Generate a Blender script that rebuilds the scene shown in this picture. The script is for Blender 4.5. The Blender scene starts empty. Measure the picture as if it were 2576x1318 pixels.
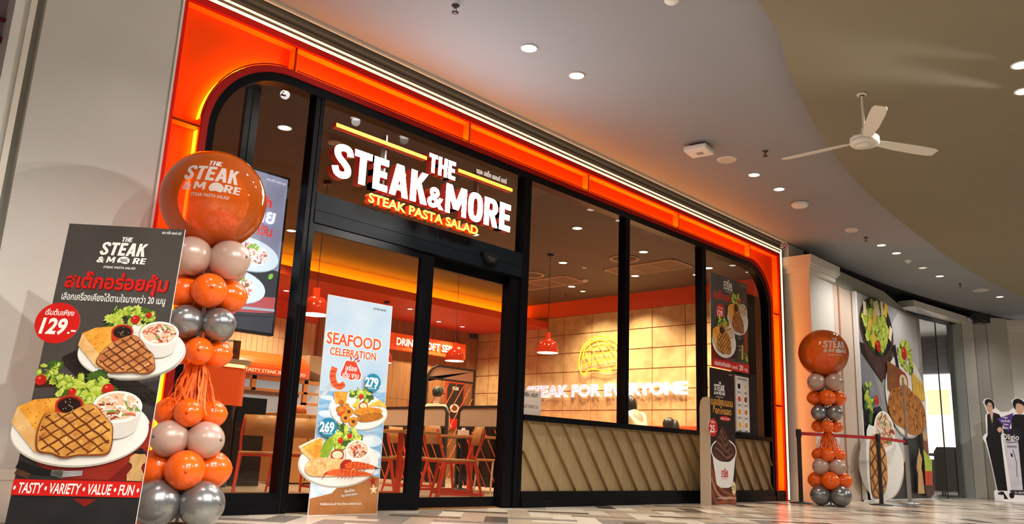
import bpy, bmesh, math, random
from mathutils import Vector, Matrix
random.seed(11)
SC = bpy.context.scene
COL = SC.collection
PI = math.pi
R = math.radians

# ------------------------------------------------------------------ camera
FPX, YAW, PITCH, ROLL = 2067.917, R(46.38690659), R(13.14064804), R(2.40117642)
CAM = Vector((0.0, -5.99818, 0.54012))
fw = Vector((math.sin(YAW) * math.cos(PITCH), math.cos(YAW) * math.cos(PITCH), math.sin(PITCH)))
r0 = Vector((math.cos(YAW), -math.sin(YAW), 0))
u0 = r0.cross(fw)
rt = r0 * math.cos(ROLL) + u0 * math.sin(ROLL)
up = u0 * math.cos(ROLL) - r0 * math.sin(ROLL)
cd = bpy.data.cameras.new('camera')
cd.sensor_width = 36.0
cd.lens = 36.0 * FPX / 2576
cd.clip_start = 0.05
cd.clip_end = 200
cam = bpy.data.objects.new('camera', cd)
COL.objects.link(cam)
M3 = Matrix((rt, up, -fw)).transposed()
cam.matrix_world = Matrix.Translation(CAM) @ M3.to_4x4()
SC.camera = cam

# ------------------------------------------------------------------ world, exposure, room lights
SC.view_settings.view_transform = 'Standard'
SC.view_settings.look = 'None'
SC.view_settings.exposure = 0.0
SC.view_settings.gamma = 1.0
SC.view_settings.use_curve_mapping = False
SC.cycles.max_bounces = 8
SC.cycles.diffuse_bounces = 4
SC.cycles.glossy_bounces = 4
SC.cycles.transparent_max_bounces = 24
SC.cycles.sample_clamp_indirect = 4.0
SC.cycles.caustics_reflective = False
SC.cycles.caustics_refractive = False
W_ = bpy.data.worlds.new('mall')
SC.world = W_
W_.use_nodes = True
W_.node_tree.nodes['Background'].inputs[0].default_value = (1.0, 0.95, 0.90, 1)
W_.node_tree.nodes['Background'].inputs[1].default_value = 0.11
WARM = (1.0, 0.76, 0.48)
MALLC = (1.0, 0.955, 0.90)


def spot(loc, energy, color, size=150, blend=0.6, rad=0.05, aim=(0, 0, -1)):
    l = bpy.data.lights.new('spot_beam', 'SPOT')
    l.energy = energy
    l.color = color
    l.spot_size = R(size)
    l.spot_blend = blend
    l.shadow_soft_size = rad
    o = bpy.data.objects.new('spot_beam', l)
    o.location = loc
    o.rotation_euler = Vector(aim).to_track_quat('-Z', 'Y').to_euler()
    COL.objects.link(o)
    return o


# mall downlights: one row over the shopfront; further out mostly unseen lamps added for brightness
ROW = [(4.16, -1.26), (5.08, -1.26), (5.79, -1.26), (9.45, -1.26), (10.17, -1.26), (13.87, -1.3), (14.54, -1.31), (16.77, -1.36), (19.4, -1.7)]
for x, y in ROW:
    spot((x, y, 4.15), 110 if x < 8 else (50 if x < 12 else 110), MALLC, 140, 0.8)
for x, y in ((0.5, -1.6), (2.2, -1.3)):
    spot((x, y, 4.15), 60, MALLC, 110, 0.8)
OUTER = [(7.6, -4.75), (8.2, -4.6), (1.5, -4.8), (3.0, -4.8), (-2.0, -5.5), (0.5, -7.5), (5.5, -6.2), (12.5, -4.9), (17, -5.2), (10, -7.0), (3, -8.2), (22, -5.5)]  # first two belong to the khaki fittings; the rest are added, unseen lamps
for k, (x, y) in enumerate(OUTER):
    spot((x, y, 3.9), 330 if k < 2 else (380 if x < 5 else (170 if x < 15 else 420)), MALLC, 42 if k < 2 else 150, 0.3, 0.04, (1.9 - x, -.1 - y, 1.7 - 3.9) if k < 2 else (0, 0, -1))
# restaurant downlights (the fittings are built further down at the same places)
INNER = [(8.48, 0.87), (10.09, 0.88), (11.55, 0.62), (7.9, 2.3), (9.97, 2.36), (11.41, 1.95), (11.54, 3.45), (12.0, 3.55), (12.05, 2.6), (11.87, 1.04),
         (3.95, 0.95), (5.6, 1.1), (5.3, 2.6), (7.3, 4.0), (9.0, 3.9), (6.2, 4.4)]
for x, y in INNER:
    spot((x, y, 3.56), 150 if x < 11.3 else 250, WARM, 120, 0.7, 0.04)
UNDER = [(11.6, 6.4), (10.9, 6.35), (9.6, 5.7), (7.3, 6.2), (6.1, 6.2)]  # last two added to brighten the kitchen wall
for x, y in UNDER:
    spot((x, y, 3.05), 190, WARM, 130, 0.7, 0.04)


# ------------------------------------------------------------------ helpers
def ray(px, py):
    return fw + rt * ((px - 1288) / FPX) - up * ((py - 659) / FPX)


def onY(px, py, Y=0.0):
    d = ray(px, py)
    return CAM + d * ((Y - CAM.y) / d.y)


def onZ(px, py, Z=0.0):
    d = ray(px, py)
    return CAM + d * ((Z - CAM.z) / d.z)


def onX(px, py, X=0.0):
    d = ray(px, py)
    return CAM + d * ((X - CAM.x) / d.x)


def lin(h):
    h = h.lstrip('#')
    c = [int(h[i:i + 2], 16) / 255 for i in (0, 2, 4)]
    return tuple(x / 12.92 if x <= 0.04045 else ((x + 0.055) / 1.055) ** 2.4 for x in c)


MATS = {}


def mat(name, col, rough=0.5, metal=0.0, emit=0.0, ecol=None, var=0.0, vscale=8.0, bump=0.0, spec=0.5, coat=0.0, stretch=(1, 1, 1), col2=None, trans=0.0):
    """procedural surface: base colour with optional noise between two tones, bump, emission"""
    if name in MATS:
        return MATS[name]
    if isinstance(col, str):
        col = lin(col)
    if isinstance(col2, str):
        col2 = lin(col2)
    if isinstance(ecol, str):
        ecol = lin(ecol)
    m = bpy.data.materials.new(name)
    m.use_nodes = True
    nt = m.node_tree
    b = nt.nodes['Principled BSDF']
    b.inputs['Base Color'].default_value = (*col, 1)
    b.inputs['Roughness'].default_value = rough
    b.inputs['Metallic'].default_value = metal
    b.inputs['Specular IOR Level'].default_value = spec
    b.inputs['Coat Weight'].default_value = coat
    if emit:
        b.inputs['Emission Color'].default_value = (*(ecol or col), 1)
        b.inputs['Emission Strength'].default_value = emit
    if var or bump or col2:
        tc = nt.nodes.new('ShaderNodeTexCoord')
        mp = nt.nodes.new('ShaderNodeMapping')
        mp.inputs['Scale'].default_value = stretch
        nz = nt.nodes.new('ShaderNodeTexNoise')
        nz.inputs['Scale'].default_value = vscale
        nz.inputs['Detail'].default_value = 6
        nt.links.new(tc.outputs['Object'], mp.inputs[0])
        nt.links.new(mp.outputs[0], nz.inputs['Vector'])
        if var or col2:
            rp = nt.nodes.new('ShaderNodeValToRGB')
            rp.color_ramp.elements[0].position = 0.3
            rp.color_ramp.elements[1].position = 0.7
            c2 = col2 or tuple(max(0, c * (1 - var)) for c in col)
            rp.color_ramp.elements[0].color = (*c2, 1)
            rp.color_ramp.elements[1].color = (*col, 1)
            nt.links.new(nz.outputs['Fac'], rp.inputs[0])
            nt.links.new(rp.outputs[0], b.inputs['Base Color'])
            if emit:
                nt.links.new(rp.outputs[0], b.inputs['Emission Color'])
        if bump:
            bp = nt.nodes.new('ShaderNodeBump')
            bp.inputs['Strength'].default_value = bump
            bp.inputs['Distance'].default_value = 0.02
            nt.links.new(nz.outputs['Fac'], bp.inputs['Height'])
            nt.links.new(bp.outputs[0], b.inputs['Normal'])
    MATS[name] = m
    return m


def glassmat(name, tint=(1, 1, 1), ior=1.45, rough=0.0, boost=1.0):
    m = bpy.data.materials.new(name)
    m.use_nodes = True
    nt = m.node_tree
    nt.nodes.remove(nt.nodes['Principled BSDF'])
    out = nt.nodes['Material Output']
    t = nt.nodes.new('ShaderNodeBsdfTransparent')
    t.inputs[0].default_value = (*tint, 1)
    g = nt.nodes.new('ShaderNodeBsdfGlossy')
    g.inputs['Roughness'].default_value = rough
    f = nt.nodes.new('ShaderNodeFresnel')
    f.inputs[0].default_value = ior
    mm = nt.nodes.new('ShaderNodeMath')
    mm.operation = 'MULTIPLY'
    mm.inputs[1].default_value = boost
    mx = nt.nodes.new('ShaderNodeMixShader')
    nt.links.new(f.outputs[0], mm.inputs[0])
    nt.links.new(mm.outputs[0], mx.inputs[0])
    nt.links.new(t.outputs[0], mx.inputs[1])
    nt.links.new(g.outputs[0], mx.inputs[2])
    nt.links.new(mx.outputs[0], out.inputs[0])
    return m


def blob(n, f):
    return [f(2 * PI * i / n) for i in range(n)]


def ell(cx, cz, rx, rz, n=40, rot=0.0, a0=0.0, a1=2 * PI):
    full = abs(a1 - a0) > 6.28
    k = n if full else n + 1
    o = []
    for i in range(k):
        a = a0 + (a1 - a0) * i / n
        x, z = rx * math.cos(a), rz * math.sin(a)
        o.append((cx + x * math.cos(rot) - z * math.sin(rot), cz + x * math.sin(rot) + z * math.cos(rot)))
    return o


def spline(pts, n=6, closed=True):
    """Catmull-Rom through 2D/3D points"""
    out = []
    N = len(pts)
    rng = range(N) if closed else range(N - 1)
    for i in rng:
        if closed:
            p = [pts[(i + k - 1) % N] for k in range(4)]
        else:
            p = [pts[min(max(i + k - 1, 0), N - 1)] for k in range(4)]
        for j in range(n):
            t = j / n
            out.append(tuple(0.5 * (2 * b + (c - a) * t + (2 * a - 5 * b + 4 * c - d) * t * t + (3 * b - a - 3 * c + d) * t ** 3) for a, b, c, d in zip(*p)))
    if not closed:
        out.append(tuple(pts[-1]))
    return out


def inside(p, poly):
    x, z = p
    c = False
    j = len(poly) - 1
    for i in range(len(poly)):
        xi, zi = poly[i][0], poly[i][1]
        xj, zj = poly[j][0], poly[j][1]
        if (zi > z) != (zj > z) and x < (xj - xi) * (z - zi) / (zj - zi) + xi:
            c = not c
        j = i
    return c


_TXT = {}


def text2d(s, size=1.0, xs=1.0, off=0.0, shear=0.0, res=3):
    """outline text -> (verts2d, faces, width) starting at x=0, baseline z=0"""
    key = (s, xs, off, shear, res)
    if key not in _TXT:
        c = bpy.data.curves.new('lettering', 'FONT')
        c.body = s
        c.size = 1.0
        c.offset = off
        c.shear = shear
        c.resolution_u = res
        o = bpy.data.objects.new('lettering', c)
        me = bpy.data.meshes.new_from_object(o)
        v = [(p.co.x * xs, p.co.y) for p in me.vertices]
        f = [tuple(p.vertices) for p in me.polygons]
        bpy.data.objects.remove(o)
        bpy.data.curves.remove(c)
        bpy.data.meshes.remove(me)
        if v:
            x0 = min(a for a, b in v)
            v = [(a - x0, b) for a, b in v]
        _TXT[key] = (v, f)
    v, f = _TXT[key]
    v = [(a * size, b * size) for a, b in v]
    return v, f, max([a for a, b in v] or [0])


class MB:
    """collects geometry with materials; build() links it as one mesh object"""

    def __init__(s, T=None):
        s.v, s.f, s.mi, s.sm, s.mats = [], [], [], [], []
        s.T = T

    def _m(s, m):
        if m not in s.mats:
            s.mats.append(m)
        return s.mats.index(m)

    def add(s, verts, faces, m, smooth=False, T=None):
        o = len(s.v)
        k = s._m(m)
        T = T or s.T
        for p in verts:
            p = Vector(p)
            s.v.append(tuple(T @ p) if T else tuple(p))
        for f in faces:
            s.f.append(tuple(i + o for i in f))
            s.mi.append(k)
            s.sm.append(smooth)
        return s

    def box(s, x0, x1, y0, y1, z0, z1, m, T=None):
        v = [(x, y, z) for z in (z0, z1) for y in (y0, y1) for x in (x0, x1)]
        f = [(0, 2, 3, 1), (4, 5, 7, 6), (0, 1, 5, 4), (2, 6, 7, 3), (0, 4, 6, 2), (1, 3, 7, 5)]
        return s.add(v, f, m, T=T)

    def bbox(s, x0, x1, y0, y1, z0, z1, m, b=0.01, T=None):
        """box with chamfered edges"""
        bm = bmesh.new()
        bmesh.ops.create_cube(bm, size=1)
        for q in bm.verts:
            q.co = Vector(((x0 + x1) / 2 + q.co.x * (x1 - x0), (y0 + y1) / 2 + q.co.y * (y1 - y0), (z0 + z1) / 2 + q.co.z * (z1 - z0)))
        bmesh.ops.bevel(bm, geom=bm.edges[:], offset=b, segments=2, affect='EDGES', profile=0.6)
        bm.verts.index_update()
        s.add([q.co[:] for q in bm.verts], [[q.index for q in f.verts] for f in bm.faces], m, T=T)
        bm.free()
        return s

    def prism(s, out, y0, y1, m, T=None, side=None, smooth=False):
        """2D outline in xz extruded from y0 (front) to y1"""
        n = len(out)
        v = [(a, y0, b) for a, b in out] + [(a, y1, b) for a, b in out]
        s.add(v, [tuple(range(n)), tuple(range(2 * n - 1, n - 1, -1))], m, T=T)
        s.add(v, [(i, i + n, (i + 1) % n + n, (i + 1) % n) for i in range(n)], side or m, smooth, T=T)
        return s

    def vprism(s, out, z0, z1, m, T=None):
        """2D outline in xy extruded in z"""
        n = len(out)
        v = [(a, b, z0) for a, b in out] + [(a, b, z1) for a, b in out]
        return s.add(v, [tuple(range(n - 1, -1, -1)), tuple(range(n, 2 * n))] + [(i, (i + 1) % n, (i + 1) % n + n, i + n) for i in range(n)], m, T=T)

    def xprism(s, out, x0, x1, m, T=None):
        """2D outline in yz extruded in x"""
        n = len(out)
        v = [(x0, a, b) for a, b in out] + [(x1, a, b) for a, b in out]
        return s.add(v, [tuple(range(n - 1, -1, -1)), tuple(range(n, 2 * n))] + [(i, (i + 1) % n, (i + 1) % n + n, i + n) for i in range(n)], m, T=T)

    def flat(s, out, y, m, T=None):
        return s.add([(a, y, b) for a, b in out], [tuple(range(len(out)))], m, T=T)

    def band(s, A, B, y0, y1, m, closed=False, T=None, front=True):
        """solid between two open outlines of equal length (xz), y0 front, y1 back"""
        n = len(A)
        v = [(a, y0, b) for a, b in A] + [(a, y0, b) for a, b in B] + [(a, y1, b) for a, b in A] + [(a, y1, b) for a, b in B]
        f = []
        for i in range(n if closed else n - 1):
            j = (i + 1) % n
            if front:
                f.append((i, j, n + j, n + i))
            f.append((2 * n + i, 3 * n + i, 3 * n + j, 2 * n + j))
            f.append((i, 2 * n + i, 2 * n + j, j))
            f.append((n + i, n + j, 3 * n + j, 3 * n + i))
        if not closed:
            f.append((0, n, 3 * n, 2 * n))
            f.append((n - 1, 3 * n - 1, 4 * n - 1, 2 * n - 1))
        return s.add(v, f, m, T=T)

    def tube(s, pts, r, m, seg=8, closed=False, T=None, caps=True):
        P = [Vector(p) for p in pts]
        n = len(P)
        rr = r if hasattr(r, '__len__') else [r] * n
        v, f = [], []
        prev = None
        for i in range(n):
            a = P[(i - 1) % n] if (i > 0 or closed) else P[0]
            b = P[(i + 1) % n] if (i < n - 1 or closed) else P[-1]
            d = (b - a).normalized()
            if prev is None:
                h = Vector((0, 0, 1)) if abs(d.z) < 0.9 else Vector((1, 0, 0))
                e = d.cross(h).normalized()
            else:
                e = (prev - d * prev.dot(d)).normalized()
            prev = e
            g = d.cross(e)
            for k in range(seg):
                t = 2 * PI * k / seg
                v.append(P[i] + (e * math.cos(t) + g * math.sin(t)) * rr[i])
        for i in range(n if closed else n - 1):
            j = (i + 1) % n
            for k in range(seg):
                l = (k + 1) % seg
                f.append((i * seg + k, i * seg + l, j * seg + l, j * seg + k))
        s.add(v, f, m, True, T=T)
        if caps and not closed:
            s.add(v[:seg], [tuple(range(seg - 1, -1, -1))], m, T=T)
            s.add(v[-seg:], [tuple(range(seg))], m, T=T)
        return s

    def lathe(s, prof, m, seg=24, c=(0, 0, 0), T=None, smooth=True):
        v, f = [], []
        for r, z in prof:
            for k in range(seg):
                t = 2 * PI * k / seg
                v.append((c[0] + r * math.cos(t), c[1] + r * math.sin(t), c[2] + z))
        for i in range(len(prof) - 1):
            for k in range(seg):
                l = (k + 1) % seg
                f.append((i * seg + k, i * seg + l, (i + 1) * seg + l, (i + 1) * seg + k))
        return s.add(v, f, m, smooth, T=T)

    def disc(s, c, r, m, seg=24, down=True, T=None):
        v = [(c[0] + r * math.cos(2 * PI * k / seg), c[1] + r * math.sin(2 * PI * k / seg), c[2]) for k in range(seg)]
        return s.add(v, [tuple(range(seg - 1, -1, -1)) if down else tuple(range(seg))], m, T=T)

    def ball(s, c, rx, ry, rz, m, seg=28, rings=16, T=None, tip=0.0):
        """ellipsoid; tip pulls the -z pole out a little like a balloon neck"""
        prof = []
        for i in range(rings + 1):
            a = PI * i / rings
            z = -math.cos(a)
            r = math.sin(a)
            if tip and z < 0:
                r *= 1 - tip * 0.35 * z * z
                z *= 1 + tip * (-z) ** 3
            prof.append((max(r, 1e-4), z))
        v, f = [], []
        for r, z in prof:
            for k in range(seg):
                t = 2 * PI * k / seg
                v.append((c[0] + rx * r * math.cos(t), c[1] + ry * r * math.sin(t), c[2] + rz * z))
        for i in range(rings):
            for k in range(seg):
                l = (k + 1) % seg
                f.append((i * seg + k, i * seg + l, (i + 1) * seg + l, (i + 1) * seg + k))
        return s.add(v, f, m, True, T=T)

    def text(s, t, x, z, y, size, m, xs=1.0, off=0.0, shear=0.0, align='l', rot=0.0, depth=0.0, side=None, width=None, T=None, res=3, warp=None):
        """flat (or solid, when depth) lettering in the xz plane facing -y"""
        v, f, w = text2d(t, size, xs, off, shear, res)
        if not v:
            return s
        if width:
            k = width / w
            v = [(a * k, b) for a, b in v]
            w = width
        dx = {'l': 0, 'c': -w / 2, 'r': -w}[align]
        cr, sr = math.cos(rot), math.sin(rot)
        P = [(x + (a + dx) * cr - b * sr, z + (a + dx) * sr + b * cr) for a, b in v]
        if warp:
            P = [warp(a, b) for a, b in P]
            if len(P[0]) == 3:
                return s.add(P, f, m, T=T)
        s.add([(a, y, b) for a, b in P], f, m, T=T)
        if depth:
            cnt = {}
            for q in f:
                for i in range(len(q)):
                    e = (q[i], q[(i + 1) % len(q)])
                    cnt[e] = 1
            ed = [e for e in cnt if (e[1], e[0]) not in cnt]
            vv, ff = [], []
            for a, b in ed:
                k = len(vv)
                vv += [(P[a][0], y, P[a][1]), (P[b][0], y, P[b][1]), (P[b][0], y + depth, P[b][1]), (P[a][0], y + depth, P[a][1])]
                ff.append((k, k + 3, k + 2, k + 1))
            s.add(vv, ff, side or m, T=T)
            s.add([(a, y + depth, b) for a, b in P], [tuple(reversed(q)) for q in f], side or m, T=T)
        return s

    def build(s, name, parent=None, loc=None, rz=0.0):
        me = bpy.data.meshes.new(name)
        me.from_pydata(s.v, [], s.f)
        for m in s.mats:
            me.materials.append(m)
        me.polygons.foreach_set('material_index', s.mi)
        me.polygons.foreach_set('use_smooth', s.sm)
        me.update()
        o = bpy.data.objects.new(name, me)
        COL.objects.link(o)
        if parent:
            o.parent = parent
        if loc:
            o.location = loc
        o.rotation_euler.z = rz
        return o


def tag(o, label=None, cat=None, group=None, kind=None):
    if label:
        o['label'] = label
    if cat:
        o['category'] = cat
    if group:
        o['group'] = group
    if kind:
        o['kind'] = kind
    return o


def thing(name, label, cat, loc=(0, 0, 0), rz=0.0, group=None, rx=0.0):
    o = bpy.data.objects.new(name, None)
    o.empty_display_size = 0.1
    COL.objects.link(o)
    o.location = loc
    o.rotation_euler = (rx, 0, rz)
    return tag(o, label, cat, group)


def struct(o, label=None, cat=None):
    return tag(o, label, cat, None, 'structure')


def dup(root, loc, rz=None, label=None, group=None):
    r = root.copy()
    COL.objects.link(r)
    r.location = loc
    if rz is not None:
        r.rotation_euler.z = rz
    if label:
        r['label'] = label
    if group:
        r['group'] = group
    for ch in list(root.children):
        c = ch.copy()
        COL.objects.link(c)
        c.parent = r
        for g in ch.children:
            d = g.copy()
            COL.objects.link(d)
            d.parent = c
    return r


def Rz(a):
    return Matrix.Rotation(a, 4, 'Z')


def Tr(x, y, z):
    return Matrix.Translation((x, y, z))
# ------------------------------------------------------------------ heavy condensed block lettering (own letter shapes)
def _bl(ch):
    """strokes of one letter in a cell 0..w x 0..1 -> (polygons, w)"""
    t = 0.235
    h = 0.20
    P = []
    q = lambda x0, z0, x1, z1: P.append([(x0, z0), (x1, z0), (x1, z1), (x0, z1)])
    if ch == 'T':
        w = 0.62
        q(0, 1 - h, w, 1)
        q(w / 2 - t / 2, 0, w / 2 + t / 2, 1)
    elif ch == 'H':
        w = 0.66
        q(0, 0, t, 1)
        q(w - t, 0, w, 1)
        q(0, .41, w, .60)
    elif ch == 'E':
        w = 0.54
        q(0, 0, t, 1)
        q(0, 0, w, h)
        q(0, .41, w * .92, .60)
        q(0, 1 - h, w, 1)
    elif ch == 'F':
        w = 0.52
        q(0, 0, t, 1)
        q(0, .40, w * .92, .59)
        q(0, 1 - h, w, 1)
    elif ch == 'L':
        w = 0.5
        q(0, 0, t, 1)
        q(0, 0, w, h)
    elif ch == 'A':
        w = 0.72
        P.append([(0, 0), (t * .98, 0), (w / 2 + t * .42, 1), (w / 2 - t * .60, 1)])
        P.append([(w - t * .98, 0), (w, 0), (w / 2 + t * .60, 1), (w / 2 - t * .42, 1)])
        q(w * .25, .19, w * .75, .36)
    elif ch == 'K':
        w = 0.68
        q(0, 0, t, 1)
        P.append([(t * .8, .34), (t * .8, .62), (w - t * 1.12, 1), (w - .01, 1)])
        P.append([(w - t * 1.10, 0), (w, 0), (w * .60, .66), (w * .36, .52)])
    elif ch == 'M':
        w = 0.92
        t2 = .20
        q(0, 0, t2, 1)
        q(w - t2, 0, w, 1)
        P.append([(w / 2 - .11, .18), (w / 2 + .11, .18), (t2 + .06, 1), (0, 1)])
        P.append([(w / 2 - .11, .18), (w / 2 + .11, .18), (w, 1), (w - t2 - .06, 1)])
    elif ch == 'N':
        w = 0.7
        q(0, 0, .2, 1)
        q(w - .2, 0, w, 1)
        P.append([(w - .24, 0), (w, 0), (.24, 1), (0, 1)])
    elif ch == 'O':
        w = 0.68
        o = ell(w / 2, .5, w / 2, .515, 28)
        o = [(w / 2 + (w / 2) * math.copysign(abs((a - w / 2) / (w / 2)) ** .75, a - w / 2), .5 + .515 * math.copysign(abs((b - .5) / .515) ** .8, b - .5)) for a, b in o]
        i = [(w / 2 + (a - w / 2) * .30, .5 + (b - .5) * .62) for a, b in o]
        n = len(o)
        for k in range(n):
            P.append([o[k], o[(k + 1) % n], i[(k + 1) % n], i[k]])
    elif ch == 'R':
        w = 0.66
        q(0, 0, t, 1)
        o = [(t * .5, 1), (w * .60, 1)] + [(w * .60 + w * .38 * math.sin(a), .70 + .30 * math.cos(a)) for a in [PI * k / 10 for k in range(1, 10)]] + [(w * .60, .40), (t * .5, .40)]
        i = [(t * .5, .83), (w * .55, .83)] + [(w * .55 + w * .07 * math.sin(a), .70 + .13 * math.cos(a)) for a in [PI * k / 10 for k in range(1, 10)]] + [(w * .55, .57), (t * .5, .57)]
        for k in range(len(o) - 1):
            P.append([o[k], i[k], i[k + 1], o[k + 1]])
        P.append([(w - t * 1.08, 0), (w, 0), (w * .72, .48), (w * .36, .48)])
    elif ch == 'S':
        w = 0.62
        c = spline([(w * .90, .70), (w * .80, .87), (w * .50, .91), (w * .21, .83), (w * .20, .68), (w * .36, .56), (w * .62, .44), (w * .80, .31), (w * .78, .16), (w * .50, .09), (w * .22, .14), (w * .10, .31)], 4, False)
        L, Q = [], []
        for k, p in enumerate(c):
            a, b = Vector(c[max(k - 1, 0)]), Vector(c[min(k + 1, len(c) - 1)])
            d = (b - a).normalized()
            L.append((p[0] - d.y * .108, p[1] + d.x * .098))
            Q.append((p[0] + d.y * .108, p[1] - d.x * .098))
        for k in range(len(L) - 1):
            P.append([L[k], Q[k], Q[k + 1], L[k + 1]])
    else:
        w = 0.3
    return P, w


def blockword(mb, s_, x, z, h, y, m, width=None, shear=0.0, depth=0.0, side=None, gap=0.075, align='l', warp=None):
    polys, cx = [], 0.0
    for ch in s_:
        P, w = _bl(ch)
        polys += [[(cx + a, b) for a, b in p] for p in P]
        cx += w + gap
    W0 = cx - gap
    kx = (width / W0) if width else h
    dx = {'l': 0, 'c': -W0 / 2, 'r': -W0}[align]
    for k, p in enumerate(polys):
        ar = sum(p[i][0] * p[(i + 1) % len(p)][1] - p[(i + 1) % len(p)][0] * p[i][1] for i in range(len(p)))
        if ar < 0:
            p = p[::-1]
        p = [(x + (a + dx) * kx + b * h * shear, z + b * h) for a, b in p]
        if warp:
            c = (sum(a for a, b in p) / len(p), sum(b for a, b in p) / len(p))
            tris = [(c, p[i], p[(i + 1) % len(p)]) for i in range(len(p))]
            for _ in range(3):
                nt_ = []
                for a, b, d in tris:
                    ab, bd, da = [((q[0] + r[0]) / 2, (q[1] + r[1]) / 2) for q, r in ((a, b), (b, d), (d, a))]
                    nt_ += [(a, ab, da), (ab, b, bd), (da, bd, d), (ab, bd, da)]
                tris = nt_
            mb.add([warp(*q) for t_ in tris for q in t_], [(3 * i, 3 * i + 1, 3 * i + 2) for i in range(len(tris))], m)
            continue
        yy = y - (k % 7) * 0.00006
        if depth:
            mb.add([(a, yy, b) for a, b in p], [tuple(range(len(p)))], m)
            n = len(p)
            v = [(a, yy, b) for a, b in p] + [(a, y + depth, b) for a, b in p]
            mb.add(v, [(i, i + n, (i + 1) % n + n, (i + 1) % n) for i in range(n)] + [tuple(range(2 * n - 1, n - 1, -1))], side or m)
        else:
            mb.flat(p, yy, m)
# ------------------------------------------------------------------ shared materials
BLACK = mat('black_aluminium', (0.004, 0.004, 0.005), 0.3, 0.0, spec=0.1)
BLUEBLK = mat('dark_header_aluminium', (0.006, 0.009, 0.012), 0.42, 0.0, spec=0.12)
GLASS = glassmat('window_glass', (0.93, 0.95, 0.94))
WHITE = mat('white_paint', (0.75, 0.73, 0.69), 0.55)
WHITEP = mat('white_plastic', (0.8, 0.78, 0.74), 0.4)
DARKP = mat('dark_plastic', (0.02, 0.02, 0.02), 0.45)
STEEL = mat('brushed_steel', (0.6, 0.6, 0.58), 0.3, 1.0)
LAMPGLOW = mat('lit_lamp_lens', (1, 1, 1), emit=9.0, ecol=(1.0, 0.95, 0.86))
WARMGLOW = mat('lit_warm_lamp_lens', (1, 1, 1), emit=14.0, ecol=(1.0, 0.86, 0.62))
GREYWALL = mat('pale_grey_paint', (0.56, 0.545, 0.50), 0.6, var=0.06, vscale=2.0)
TRIMW = mat('cream_trim_paint', (0.72, 0.68, 0.6), 0.5)
CEILG = mat('grey_ceiling_paint', (0.268, 0.278, 0.295), 0.75, var=0.04, vscale=1.2)
CEILO = mat('khaki_ceiling_paint', (0.225, 0.195, 0.125), 0.8, var=0.05, vscale=1.0)
LEDO = mat('orange_led_strip', (1, 0.4, 0.05), emit=20.0, ecol=(1.0, 0.36, 0.002))
LEDO2 = mat('soft_orange_led_strip', (1, 0.4, 0.05), emit=3.5, ecol=(1.0, 0.30, 0.02))
LEDC = mat('cream_led_line', (1, 0.9, 0.7), emit=1.15, ecol=(1.0, 0.88, 0.58))
REDPANEL = mat('orange_red_panel', (0.92, 0.076, 0.003), 0.6, spec=0.05)
REDFRAME = mat('dark_red_frame_paint', (0.36, 0.006, 0.003), 0.5, spec=0.15)
RIMO = mat('orange_panel_rim', (0.95, 0.22, 0.008), 0.6, spec=0.1)

# ------------------------------------------------------------------ floor: herringbone planks of four tones
mb = MB()
TONES = [mat('tile_cream', (0.84, 0.76, 0.62), 0.22, var=0.08, vscale=6), mat('tile_beige', (0.54, 0.44, 0.325), 0.24, var=0.1, vscale=6),
         mat('tile_grey', (0.30, 0.27, 0.235), 0.24, var=0.1, vscale=6), mat('tile_brown', (0.125, 0.098, 0.077), 0.25, var=0.12, vscale=6)]
GROUT = mat('floor_grout', (0.33, 0.29, 0.25), 0.6)
a = R(43.6)
ca, sa = math.cos(a), math.sin(a)
WP, LP = 0.20, 0.60
rnd = random.Random(4)
for i in range(-60, 130):
    for j in range(-60, 40):
        # herringbone: per step (i) shift diagonally
        for k in (0, 1):
            bx = i * WP + j * LP
            by = i * WP - j * LP
            if k == 0:
                q = (bx, by, bx + LP, by + WP)
            else:
                q = (bx + LP, by - LP + WP, bx + LP + WP, by + WP)
            cx, cy = (q[0] + q[2]) / 2, (q[1] + q[3]) / 2
            X, Y = cx * ca - cy * sa, cx * sa + cy * ca
            if not (-3.4 < X < 29 and -9.0 < Y < -0.0) or Y > 0.3:
                continue
            g = 0.002
            c4 = [(q[0] + g, q[1] + g), (q[2] - g, q[1] + g), (q[2] - g, q[3] - g), (q[0] + g, q[3] - g)]
            P = [(u * ca - w * sa, u * sa + w * ca, 0.0) for u, w in c4]
            mb.add(P, [(0, 1, 2, 3)], rnd.choices(TONES, [0.42, 0.28, 0.17, 0.13])[0])
mb.box(-4, 30, -9.5, 0.2, -0.1, -0.0015, GROUT)
struct(mb.build('floor'))
mb = MB()
INFLOOR = mat('restaurant_floor_tile', (0.42, 0.33, 0.24), 0.3, var=0.12, vscale=3)
mb.box(2.5, 12.8, 0.2, 7.3, -0.1, 0.0, INFLOOR)
struct(mb.build('floor_inside'))
mb = MB()
mb.box(12.9, 34, 0.2, 9, -0.1, 0.0, mat('neighbour_floor', (0.3, 0.27, 0.25), 0.3))
struct(mb.build('floor_neighbour'))

# ------------------------------------------------------------------ mall ceilings
def ycurve(x):
    return -0.12 - (max(0, x - 14) ** 2) / 62


def edge_olive():
    pts = [(-6, -4.6), (2, -3.75), (5.26, -3.43), (6.65, -3.06), (8.09, -2.72), (10.2, -2.40), (13.0, -2.24), (15.6, -2.20), (18.5, -2.40), (24, -3.3), (30, -4.9)]
    return spline(pts, 8, False)


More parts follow.
